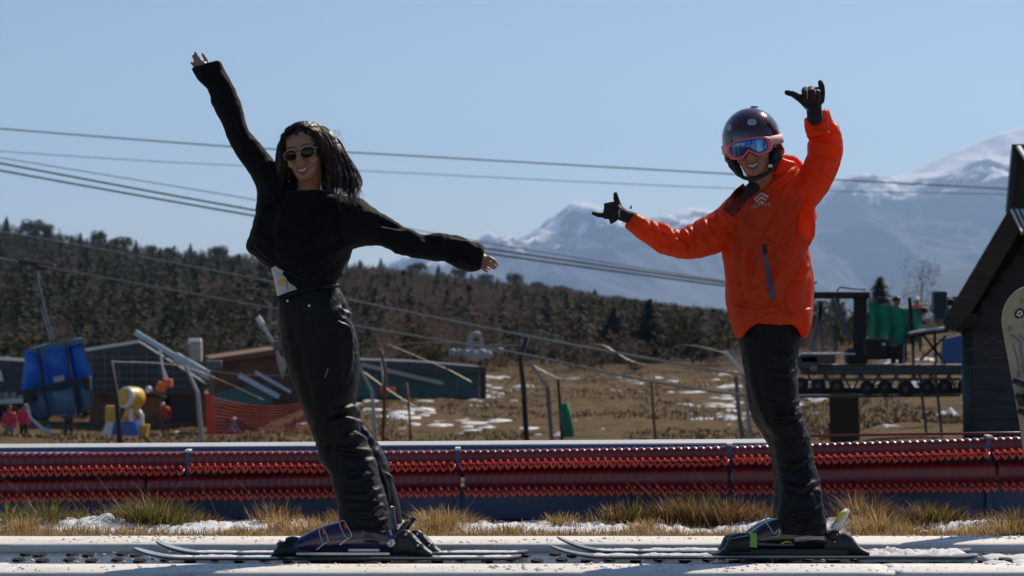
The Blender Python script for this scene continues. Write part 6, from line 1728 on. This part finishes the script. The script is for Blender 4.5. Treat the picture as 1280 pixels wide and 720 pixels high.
# neck tube and red lining
M_gait = mat("black_plaid_neck_tube", (0.012, 0.012, 0.014), .85, color2=(.03, .03, .03), scale=50)
fuse('neck_tube', [pf([(950, 224, .02), (944, 232, .0), (937, 240, -.01), (930, 250, .0)], [9, 9, 8, 6], 9.93), ellip(W(956, 224, 9.97), (.06, .06, .03))], M_gait, mn, .004, 3, None, (.003, 30, 30, 60, 3))
# jacket
jt = [(940, 232, 978, 208, 0, .065), (928, 238, 992, 205, 0, .08), (915, 250, 1003, 220, 0, .10), (905, 268, 1012, 245, 0, .12), (903, 290, 1016, 275, 0, .13), (903, 316, 1012, 310, 0, .135), (907, 344, 1017, 340, 0, .14), (908, 374, 1016, 372, 0, .145), (911, 392, 1015, 392, 0, .15), (916, 404, 1011, 405, 0, .15)]
tabs = [[(911, 380, 962, 392, 0, .14), (913, 400, 948, 405, 0, .14), (917, 411, 936, 410, 0, .135), (920.5, 421, 926, 419, 0, .12)], [(968, 390, 1015, 385, 0, .14), (982, 405, 1013, 402, 0, .14), (992, 410, 1010, 411, 0, .135), (1001, 419, 1006, 421, 0, .12)]]
ja = [(795, 266, 781.5, 283, -.12, .045), (806, 273, 794, 294, -.11, .055), (818, 277, 806, 303, -.10, .06), (832, 280, 822, 315, -.09, .062), (848, 288, 843, 321, -.08, .062), (862, 282, 863, 323, -.06, .068), (878, 273, 884, 320, -.04, .078), (895, 262, 902, 313, -.02, .09), (912, 247, 914, 302, 0, .10), (935, 240, 930, 290, 0, .1)]
jb = [(1005.5, 149, 1034, 137, -.06, .048), (1007, 163, 1043, 155, -.06, .056), (1011, 174, 1052, 172, -.05, .062), (1010, 190, 1053, 192, -.04, .068), (1006, 203, 1048, 214, -.03, .075), (1000, 212, 1036, 237, -.02, .085), (992, 225, 1018, 260, 0, .09), (975, 235, 1002, 275, 0, .09)]
FJ = []
def F_(pts, w, a): FJ.append((pts, w, a * 1.7))
for pts, w, a in (([(1008, 255), (1002, 280), (985, 300)], 3, .005), ([(930, 270), (955, 300), (985, 320)], 3.5, .003), ([(912, 355), (935, 365), (955, 362)], 3, .004), ([(915, 380), (940, 378), (962, 384)], 3, -.004), ([(1000, 215), (975, 250), (945, 300)], 4, .006), ([(1008, 240), (980, 285), (940, 350)], 5, .008), ([(1010, 262), (985, 310), (950, 375)], 5, -.007), ([(1012, 285), (995, 330), (965, 390)], 5, .008), ([(995, 210), (965, 232), (935, 265)], 3.5, .006), ([(985, 206), (960, 215), (940, 240)], 3, .006),
                  ([(1012, 310), (1004, 350), (990, 400)], 4.5, .007), ([(925, 262), (930, 310), (925, 360)], 5, .006), ([(915, 300), (922, 350), (935, 395)], 4.5, -.006), ([(910, 330), (916, 370), (922, 400)], 4, .006), ([(940, 392), (965, 385), (995, 396)], 3, .006), ([(950, 398), (975, 392), (1000, 402)], 2.5, .005),
                  ([(1010, 250), (1003, 275), (1002, 300)], 3.5, -.016), ([(1016, 262), (1010, 285), (1008, 310)], 3, .008), ([(1010, 330), (1000, 345), (985, 352)], 3, .006), ([(940, 290), (930, 330), (932, 370)], 5, .006), ([(965, 300), (955, 345), (960, 390)], 6, .006), ([(980, 330), (975, 365), (982, 395)], 4, .006),
                  # raised sleeve
                  ([(1012, 175), (1028, 172), (1050, 172)], 2.8, -.009), ([(1012, 180), (1030, 180), (1050, 184)], 3, .006), ([(1038, 145), (1040, 160), (1041, 171)], 3, -.007), ([(1010, 158), (1020, 164), (1034, 165)], 2.5, .005), ([(1010, 200), (1030, 200), (1048, 204)], 4, .006), ([(1005, 215), (1020, 225), (1035, 228)], 4, -.005),
                  ([(1045, 195), (1035, 220), (1018, 245)], 4, .006), ([(1030, 190), (1020, 215), (1003, 240)], 4, .006), ([(1018, 145), (1016, 160)], 2.5, .005),
                  # stretched sleeve
                  ([(849, 290), (858, 300), (862, 315)], 2.8, -.010), ([(832, 282), (840, 296), (852, 305)], 2.8, .008), ([(862, 285), (875, 300), (885, 308)], 2.8, .008), ([(880, 275), (885, 290), (900, 303)], 3, .008), ([(895, 268), (903, 285), (918, 300)], 3.5, -.008), ([(868, 282), (865, 300), (872, 315)], 3, -.007),
                  ([(815, 279), (825, 292), (838, 300)], 2.6, .007), ([(805, 274), (812, 287), (822, 297)], 2.4, .006), ([(846, 288), (835, 300), (830, 312)], 3, .006), ([(905, 262), (900, 280), (895, 305)], 4, .006), ([(915, 250), (925, 275), (945, 300)], 5, .007)):
    F_(pts, w, a)
jk = fuse('jacket', [ring_loft(jt), ring_loft(tabs[0]), ring_loft(tabs[1]), ring_loft(ja), ring_loft(jb), pf([(957, 212, .02), (975, 202, .02), (992, 203, .02), (1000, 210, .02)], [6, 9, 9, 7]), pf([(952, 222, .0), (962, 212, -.04), (978, 204, -.05), (990, 206, -.03)], [4, 6, 6, 5])], M_orj, mn, .0042, 3, FJ, (.0060, 8, 6, 5, 14))
jkt = bvh(jk)
M_zip = mat("blue_grey_zip_tape", (0.055, 0.075, 0.15), .6, color2=(.09, .11, .19), scale=40)
strip('pocket_zip', jkt, [((952.6, 307), (957.2, 306)), ((956, 330), (960.6, 329.4)), ((960, 352), (965, 351.4)), ((963.5, 376), (969, 374.5))], M_zip, jk, .004, .008, 8)
strip('zip_pull', jkt, [((953.2, 305), (956.6, 304.4)), ((954.5, 318), (957.8, 317.5))], M_blk, jk, .008, .008, 3)
strip('front_seam', jkt, [((963, 215), (964.2, 215.6)), ((945, 243), (946.2, 243.6)), ((932, 268), (933.2, 268.6)), ((926, 300), (927, 300)), ((922, 345), (923, 345)), ((928, 398), (929, 398))], mat("deep_orange_tape", (.42, .035, .008), .5), jk, .0015, .004, 8)
strip('lining', jkt, [((929, 229), (938, 240)), ((918, 238), (932, 252)), ((909, 250), (924, 264)), ((905, 262), (916, 272))], mat("dark_red_plaid_lining", (.10, .012, .012), .8, color2=(.28, .02, .015), scale=70, aniso=(1, 1, 3)), jk, .003, .006, 6)
M_logo = mat("pale_pink_print", (0.62, 0.5, 0.5), .6, var=.05)
for (lx, ly, ax, ay, rx, ry, th) in ((942.3, 248.2, 952.0, 239.8, 961.0, 245.4, 3.0), (944.8, 251.4, 951.9, 245.2, 958.6, 249.3, 2.6), (948.0, 254.2, 951.8, 250.8, 955.4, 253.2, 2.6)):
    strip('chevron', jkt, [((lx, ly), (lx + 1.0, ly + th * .8)), ((ax, ay), (ax, ay + th)), ((rx, ry), (rx - 1.0, ry + th * .9))], M_logo, jk, .003, .004, 5)
# small maker lettering under the chevrons
cu = bpy.data.curves.new("lettering", 'FONT'); cu.body = "SAYTOR"; cu.size = .0165; cu.space_character = 1.35; cu.extrude = .0008; cu.align_x = 'CENTER'
to = bpy.data.objects.new("t", cu); COL.objects.link(to)
dg = bpy.context.evaluated_depsgraph_get(); tm = bpy.data.meshes.new_from_object(to.evaluated_get(dg)); bpy.data.objects.remove(to)
hh = onto(jkt, 951.5, 258.5, .004)
Mt = Matrix.Translation(hh) @ Matrix.Rotation(R(-8), 4, 'Y') @ Matrix.Rotation(R(90), 4, 'X')
for v in tm.vertices:
    p = Mt @ v.co; pxx = p.x / p.y * 3200 + 640; pyy = 380 - (p.z - 1) / p.y * 3200
    h2 = onto(jkt, pxx, pyy, .0025); v.co = Vector((p.x, (h2.y if h2 else p.y) + (p.y - hh.y), p.z))
obj_me('lettering', tm, M_logo, jk)
# trousers
mtn = [(924, 400, 1003, 402, 0, .115), (923, 422, 1001, 422, 0, .115), (929, 455, 996, 450, -.01, .105), (937, 485, 997, 480, -.02, .10), (942, 510, 999, 505, -.03, .095), (951, 530, 1005, 528, -.03, .09), (961, 545, 1011, 546, -.03, .085), (968, 570, 1016, 572, -.03, .08),
       (972, 595, 1021, 598, -.05, .078), (974, 620, 1026, 622, -.08, .08), (971, 645, 1031, 646, -.09, .084), (972, 665, 1033, 668, -.10, .086)]
mtf = [(930, 420, 995, 420, .06, .10), (932, 470, 990, 470, .10, .09), (940, 520, 996, 520, .13, .085), (962, 560, 1008, 560, .14, .08), (968, 610, 1016, 610, .14, .078), (966, 655, 1022, 657, .14, .078)]
FM = [([(1000, 440), (985, 445), (965, 442)], 3, .006), ([(998, 462), (980, 468), (955, 465)], 3, .006), ([(1000, 500), (980, 508), (955, 500)], 3, .007), ([(1004, 515), (985, 523), (960, 520)], 3, .008), ([(1010, 545), (990, 552), (970, 545)], 3, .006), ([(1015, 570), (995, 582), (975, 578)], 3, .006),
      ([(1022, 600), (1003, 612), (982, 606)], 3, .006), ([(1028, 632), (1008, 642), (985, 636)], 3, .006), ([(1018, 560), (1022, 600), (1028, 650)], 2.5, .005), ([(935, 430), (942, 480), (958, 530)], 4, .005), ([(960, 425), (968, 480), (980, 530)], 6, .004), ([(1030, 655), (1010, 655), (990, 660)], 2.5, .005)]
tm_ = fuse('trousers', [ring_loft(mtn), ring_loft(mtf)], M_pantm, mn, .0045, 3, [(p_, w_, a_ * 1.35) for p_, w_, a_ in FM], (.0044, 16, 9, 15, 31))
# gloves
def glove(label, palm, fingers, red, parent):
    g_ = fuse(label, palm + [pf(p_, r_, 9.9, 12) for p_, r_ in fingers], M_glove, parent, .0026, 2, None, (.0012, 60, 60, 60, 2))
    return g_
# lowered-arm glove: thumb up, little finger out to the left, three curled
ga = glove('glove', [pf([(790, 273, -.03), (782, 270, -.03), (774, 266, -.035)], [8.5, 8, 9], 9.9), ellip(W(768, 264, 9.865), (.034, .028, .030))],
           [([(775, 262, -.03), (771.5, 253, -.035), (770, 247, -.035), (769.5, 242.5, -.03)], [4.6, 4.0, 3.4, 2.6]),
            ([(762, 267, -.03), (754, 269, -.035), (747, 268.5, -.035), (742, 266.5, -.03)], [4.0, 3.2, 2.8, 2.4]),
            ([(766, 256, -.04), (758, 257, -.065), (757, 264, -.07), (763, 266, -.06)], [3.8, 3.9, 3.6, 3]),
            ([(765, 263, -.05), (757, 264, -.075), (757, 271, -.075), (763, 271, -.06)], [3.8, 3.9, 3.6, 3]),
            ([(768, 269, -.045), (762, 272, -.07), (764, 277, -.065), (769, 274, -.055)], [3.8, 3.8, 3.4, 3])], None, mn)
b = MB(); b.tube([W(772.5, 257, 9.855), W(774, 263, 9.845), W(776, 270, 9.85)], [.009, .012, .008], 8); b.build('red_panel', M_gred, ga, True)
b = MB(); b.tube([W(774.5, 262, 9.836), W(773.5, 266, 9.834), W(774.5, 271, 9.84)], [.003, .004, .002], 6); b.build('silver_mark', M_silver, ga, True)
b = MB(); b.tube([W(788, 261, 9.9), W(789, 258, 9.9), W(789.5, 257, 9.9)], [.004, .003, .002], 6); b.build('pull_tab', M_glove, ga, True)
# raised glove: thumb to the left, little finger up on the right
gb = glove('glove', [pf([(1019, 147, -.04), (1018, 138, -.04), (1017, 128, -.04)], [10, 9.5, 10], 9.9), ellip(W(1016, 122, 9.865), (.040, .030, .040))],
           [([(1010, 130, -.04), (1001, 123, -.05), (992, 117.5, -.05), (984, 115.5, -.045)], [6.5, 5, 4.0, 3.2]),
            ([(1026, 125, -.04), (1027.5, 114, -.045), (1027, 107, -.045), (1025.8, 103, -.04)], [5, 4.2, 3.8, 3.2]),
            ([(1007, 122, -.03), (1007, 113, -.055), (1008, 116, -.08), (1009, 126, -.08)], [4.6, 5.2, 5.0, 4]),
            ([(1014, 121, -.035), (1014, 112, -.055), (1014.5, 115, -.085), (1014.5, 126, -.085)], [4.6, 5.2, 5.0, 4]),
            ([(1021, 121, -.035), (1021, 113, -.055), (1021, 116, -.08), (1021, 126, -.08)], [4.6, 5.0, 4.8, 4])], None, mn)
b = MB(); b.tube([W(1018, 112, 9.80), W(1017, 119, 9.795), W(1017, 127, 9.82)], [.006, .011, .006], 8); b.build('red_panel', M_gred, gb, True)
b = MB(); b.tube([W(1009, 113, 9.80), W(1009.5, 119, 9.795), W(1009.5, 127, 9.82)], [.0015, .002, .0015], 6); b.build('tan_seam', M_conc, gb, True)
b = MB(); b.tube([W(1005, 133, 9.83), W(1008, 136, 9.825), W(1011, 138, 9.83)], [.003, .004, .003], 6); b.build('silver_mark', M_silver, gb, True)
b = MB(); b.bar(W(1009, 140, 9.82), W(1030, 136, 9.83), .012, .03); 
# helmet
M_helm = mat("maroon_helmet_gloss", (0.045, 0.008, 0.024), .16, color2=(0.06, 0.011, 0.032), scale=4, coat=1.0)
def HM(x, y, z): return MMH @ Vector((x, y, z))
V = []; F = []; nn, mm = 40, 22
for j in range(mm + 1):
    ph = PI * .5 * j / mm * 1.08      # 0 top ; beyond 90 deg below the equator
    for i in range(nn):
        th = 2 * PI * i / nn
        back = .5 + .5 * math.sin(th)      # 0 at face, 1 at back
        drop = 0 if j < mm else 0
        rz = .125
        z = .030 + rz * math.cos(ph) - (max(0, j / mm - .75) * 4) * (.020 + .055 * back)
        x = .116 * math.sin(min(ph, PI / 2)) * math.cos(th); y = .012 + .132 * math.sin(min(ph, PI / 2)) * math.sin(th)
        V.append((x, y, z))
inner = [(v[0] * .93, .012 + (v[1] - .012) * .93, v[2] - (.008 if k < nn * mm else 0)) for k, v in enumerate(V)]
No = len(V); V = V + inner
for j in range(mm):
    for i in range(nn):
        a, b_ = j * nn + i, j * nn + (i + 1) % nn; F.append((a, b_, b_ + nn, a + nn)); F.append((a + No, a + nn + No, b_ + nn + No, b_ + No))
for i in range(nn):
    a, b_ = mm * nn + i, mm * nn + (i + 1) % nn; F.append((a, b_, b_ + No, a + No))
he = obj('helmet', [MMH @ Vector(v) for v in V], F, M_helm, mn, True)
bm = bmesh.new(); bm.from_mesh(he.data); bmesh.ops.remove_doubles(bm, verts=bm.verts, dist=1e-5); bmesh.ops.recalc_face_normals(bm, faces=bm.faces); bm.to_mesh(he.data); bm.free()
het = bvh(he)
M_vent = mat("pale_vent_grille", (0.42, 0.42, 0.45), .5, scale=80)
for (cx, cy, w_, h_) in ((911, 159, 3.3, 4.0), (940, 152.6, 5.6, 4.0), (905.2, 172, 1.2, 3.2), (943, 133.6, 5, 1.0)):
    strip('vent', het, [((cx - w_ * .6, cy - h_), (cx + w_ * .6, cy - h_ * 1.05)), ((cx - w_, cy - h_ * .5), (cx + w_, cy - h_ * .6)), ((cx - w_, cy + h_ * .5), (cx + w_, cy + h_ * .4)), ((cx - w_ * .6, cy + h_), (cx + w_ * .6, cy + h_ * .95))], M_vent if h_ > 2 else M_blk, he, .0012, .003, 3)
# ear pads and chin strap
fuse('ear_pad', [tube_loft([HM(.085, -.0, -.01), HM(.083, -.01, -.05), HM(.066, -.02, -.09)], [.028, .026, .018])], M_dark, mn, .004, 3)
fuse('ear_pad', [tube_loft([HM(-.085, -.01, -.01), HM(-.083, -.02, -.05), HM(-.064, -.03, -.09)], [.024, .022, .015])], M_dark, mn, .004, 3)
b = MB(); b.tube(smoothpath([HM(.080, -.03, -.07), HM(.055, -.065, -.105), HM(.0, -.082, -.122), HM(-.052, -.065, -.105), HM(-.080, -.03, -.06)], 4), .008, 8); b.build('chin_strap', M_dark, mn, True)
b = MB(); b.bevbox(HM(.062, -.062, -.085), (.016, .01, .012), .002); b.build('strap_buckle', M_whiteb, mn)
# goggles: outline ring, lens, strap
M_pinkf = mat("pink_goggle_frame", (0.85, 0.12, 0.20), .45, color2=(.9, .22, .3), scale=8)
def lens_mat():
    m = bpy.data.materials.new("mirror_blue_lens"); m.use_nodes = True; nt = m.node_tree; b = nt.nodes["Principled BSDF"]
    b.inputs["Metallic"].default_value = .55; b.inputs["Roughness"].default_value = .12; b.inputs["Coat Weight"].default_value = .8
    tc = nt.nodes.new("ShaderNodeTexCoord"); mp = nt.nodes.new("ShaderNodeMapping"); mp.inputs["Scale"].default_value = (38, 6, 3.0); mp.inputs["Rotation"].default_value = (0, R(-12), 0)
    nz = nt.nodes.new("ShaderNodeTexNoise"); nz.inputs["Scale"].default_value = 1.0; nz.inputs["Detail"].default_value = 3
    nt.links.new(tc.outputs["Object"], mp.inputs[0]); nt.links.new(mp.outputs[0], nz.inputs["Vector"])
    r = nt.nodes.new("ShaderNodeValToRGB"); el = r.color_ramp.elements
    el[0].position = .30; el[0].color = (.005, .01, .06, 1); el[1].position = .72; el[1].color = (.30, .70, .85, 1)
    for p, c in ((.42, (.02, .07, .35, 1)), (.47, (.10, .35, .75, 1)), (.50, (.01, .02, .10, 1)), (.56, (.16, .50, .80, 1)), (.62, (.10, .28, .7, 1))):
        e = el.new(p); e.color = c
    nt.links.new(nz.outputs[0], r.inputs[0]); nt.links.new(r.outputs[0], b.inputs["Base Color"]); return m
M_gl = lens_mat()
def gout(k, n=44):
    o_ = []
    for i in range(n):
        a = 2 * PI * i / n; x, z = math.cos(a), math.sin(a)
        X = math.copysign(abs(x) ** .62, x) * .088 * k
        Zt = .032 * k; Zb = -.041 * k
        Z = (math.copysign(abs(z) ** .62, z)) * (Zt if z > 0 else -Zb)
        if z < 0: Z += .026 * math.exp(-(X / .020) ** 2) * min(1, abs(z) * 1.4)
        y = -.122 + 4.6 * X * X
        o_.append(Vector((X, y, Z + .001)))
    return o_
o1 = gout(1.0); o2 = gout(.82); n = len(o1)
lay = []
for pts, yy in ((gout(1.0), .028), (gout(1.02), .0), (gout(.98), -.006), (gout(.86), -.007), (gout(.82), -.001), (gout(.80), .02)):
    lay.append([MMH @ (p + Vector((0, yy, 0))) for p in pts])
V = [v for q in lay for v in q]; F = []
for j in range(len(lay) - 1):
    for i in range(n): F.append((j * n + i, j * n + (i + 1) % n, (j + 1) * n + (i + 1) % n, (j + 1) * n + i))
gg = obj('goggles', V, F, M_pinkf, mn, True)
c = Vector((0, -.122, .001)); rings = []
for k in (.2, .45, .68, .84): rings.append([MMH @ (Vector((p.x * k / .84, 0, 0)) + Vector((0, -.122 + 4.6 * (p.x * k / .84) ** 2 - .0015 - .004 * (1 - k), (p.z - .001) * k / .84 + .001))) for p in gout(.84)])
V = [MMH @ Vector((0, -.1275, .001))] + [v for q in rings for v in q]; F = [(0, 1 + i, 1 + (i + 1) % n) for i in range(n)]
for j in range(3):
    for i in range(n): F.append((1 + j * n + i, 1 + (j + 1) * n + i, 1 + (j + 1) * n + (i + 1) % n, 1 + j * n + (i + 1) % n))
N0 = len(V); bk = [v + MMH.to_3x3() @ Vector((0, .003, 0)) for v in rings[-1]]; V += bk
for i in range(n): F.append((1 + 3 * n + i, N0 + i, N0 + (i + 1) % n, 1 + 3 * n + (i + 1) % n))
F.append(tuple(N0 + i for i in range(n)))
obj('lens', V, F, M_gl, gg, True)
V = []; F = []; sp_ = []
for i in range(37):
    th = -PI * .5 + R(38) + (2 * PI - R(76)) * i / 36
    for (rr, zz) in ((1.035, -.014), (1.035, .020), (1.0, .020), (1.0, -.014)):
        V.append(HM(.1165 * rr * math.cos(th), .012 + .132 * rr * math.sin(th), .004 + zz + .012 * (.5 + .5 * math.sin(th))))
for i in range(36):
    for k in range(4): F.append((i * 4 + k, i * 4 + (k + 1) % 4, i * 4 + 4 + (k + 1) % 4, i * 4 + 4 + k))
obj('goggle_strap', V, F, mat("pale_pink_strap", (.75, .28, .30), .6, color2=(.8, .5, .5), scale=18), mn, True)

# boots, bindings, skis of the man
msn, z3 = ski('near ski of the man, its tip rising at the centre of the belt', 687, 683, 1222, 697.5, 9.90, "the man's skis", [(735, 800, .011, 21), (800, 905, .012, 22)])
msf, z4 = ski('far ski of the man, snow packed on its tail', 696, 672, 1214, 691, 10.11, "the man's skis", [(735, 800, .009, 23), (800, 905, .012, 24)])
o = snow_lump('snow_heap', (1070 - 640) / 3200 * 9.92, (1219 - 640) / 3200 * 9.92, 9.86, 10.14, .042, 61, base=.012, fr=24, ny=18); o['label'] = "long heap of white snow packed on the tails of the man's skis"
def boot_m(dx, d, own):
    P = lambda x, y, dd=0: W(x + dx, y, d + dd)
    R_ = lambda L: [(a + dx, b_, c + dx, e, f, g) for a, b_, c, e, f, g in L]
    t = thing('ski_boot', own, 'ski boot', P(985, 690))
    shell = fuse('shell', [ring_loft(R_([(930, 672, 930, 684, 0, .030), (936, 666, 936, 685, 0, .042), (946, 658, 946, 686, 0, .048), (956, 652, 956, 686, 0, .05), (968, 648, 968, 686, 0, .05), (985, 646, 985, 686, 0, .05), (1010, 648, 1010, 686, 0, .047), (1026, 655, 1028, 686, 0, .043), (1034, 668, 1034, 684, 0, .034)]), d),
                             ring_loft(R_([(975, 672, 1028, 674, 0, .050), (980, 655, 1024, 656, 0, .046), (985, 630, 1018, 632, 0, .042)]), d)], M_bootm, t, .004, 3)
    tr = bvh(shell)
    strip('grey_sole_edge', tr, [((938, 676), (938, 680)), ((952, 678.5), (952, 681.5)), ((975, 680), (975, 682)), ((992, 679), (992, 682))], M_graph, shell, .003, .006, 4) if dx == 0 else None
    if dx == 0:
        strip('white_heel_panel', tr, [((993, 672), (993, 677)), ((1006, 670), (1006, 676.5)), ((1020, 667), (1020, 674)), ((1030, 667), (1030, 675))], M_steel, shell, .003, .006, 4)
        b = MB(); b.tube(smoothpath([P(961, 657, -.054), P(967, 667, -.056), P(974, 661, -.057), P(973, 669, -.057), P(964, 671, -.056)], 3), .0028, 6); b.build('buckle', M_silver, t, True)
        b = MB(); b.tube(smoothpath([P(976, 680, -.052), P(982, 677, -.053), P(989, 678, -.052)], 3), [.003] * 7, 6); b.build('white_mark', M_lime, t, True)
        b = MB(); b.tube(smoothpath([P(958, 640, -.05), P(957, 650, -.054), P(962, 660, -.055)], 3), .003, 6); b.build('cable', M_silver, t, True)
    return t
boot_m(0, 9.90, "black ski boot of the man, nearest the camera, with a green strap at the toe")
boot_m(-6, 10.13, "far black ski boot of the man, hidden behind the near one")
def binding_m(dx, d, label, lever):
    P = lambda x, y, dd=0: W(x + dx, y, d + dd)
    R_ = lambda L: [(a + dx, b_, c + dx, e, f, g) for a, b_, c, e, f, g in L]
    t = thing('ski_binding', label, 'ski binding', P(980, 694))
    fuse('toe_piece', [ring_loft(R_([(898, 689, 898, 694, 0, .028), (905, 684, 905, 694, 0, .034), (911, 671, 911, 694, 0, .038), (918, 667, 918, 694, 0, .042), (928, 665.5, 928, 694, 0, .044), (937, 666, 937, 694, 0, .044)]), d, sub=3), ring_loft(R_([(885, 691, 885, 695, 0, .03), (905, 688, 905, 695, 0, .034), (920, 687, 920, 695, 0, .034)]), d, sub=3)], M_dark, t, .004, 2)
    b = MB(); b.tube([P(913, 673.5, -.042), P(925, 671, -.046), P(936, 669, -.046)], [.002, .003, .003], 6); b.build('grey_line', M_steel, t, True)
    b = MB(); b.prism([P(936.5, 666), P(944, 664.5), P(944.5, 683), P(935.5, 682)], -.052, .052); b.build('green_strap', M_green, t)
    b = MB(); b.bevbox((P(985, 689).x, d, P(985, 689).z), (.46, .072, .026), .005); b.build('plate', M_blk, t)
    fuse('heel_piece', [ring_loft(R_([(1028, 666, 1028, 694, 0, .034), (1036, 663, 1036, 694, 0, .038), (1048, 662, 1048, 694, 0, .04), (1060, 665, 1060, 694, 0, .04), (1066, 672, 1066, 694, 0, .038), (1074, 682, 1074, 694, 0, .034), (1086, 689, 1086, 695, 0, .03)]), d, sub=3), ellip(P(1042, 670, -.025), (.028, .022, .024))], M_dark, t, .004, 2)
    b = MB(); b.tube([P(1054, 664, -.03), P(1062, 667, -.034), P(1066, 674, -.034)], .0035, 6); b.build('white_line', M_whiteb, t, True)
    for (x, y) in ((1046, 668), (1043, 677)):
        b = MB(); b.lathe(P(x, y, -.048), [(.004, 0), (.004, .002), (.001, .003)], 8, (0, -1, 0)); b.build('screw', M_silver, t, True)
    if lever:
        b = MB(); b.tube([P(1042, 663, -.01), P(1048, 654, -.01), P(1055, 643, -.01), P(1059.5, 636, -.01)], [.016, .019, .017, .008], 10); l_ = b.build('lever', M_whiteb, t, True)
        b = MB(); b.tube([P(1044, 653, -.026), P(1050, 645, -.028), P(1058, 638, -.022)], [.006, .012, .006], 8); b.build('yellow_face', M_lime, l_, True)
    return t
binding_m(0, 9.90, "black binding with green toe strap under the man's near boot", True)
binding_m(-6, 10.13, "black binding under the man's far boot", False)
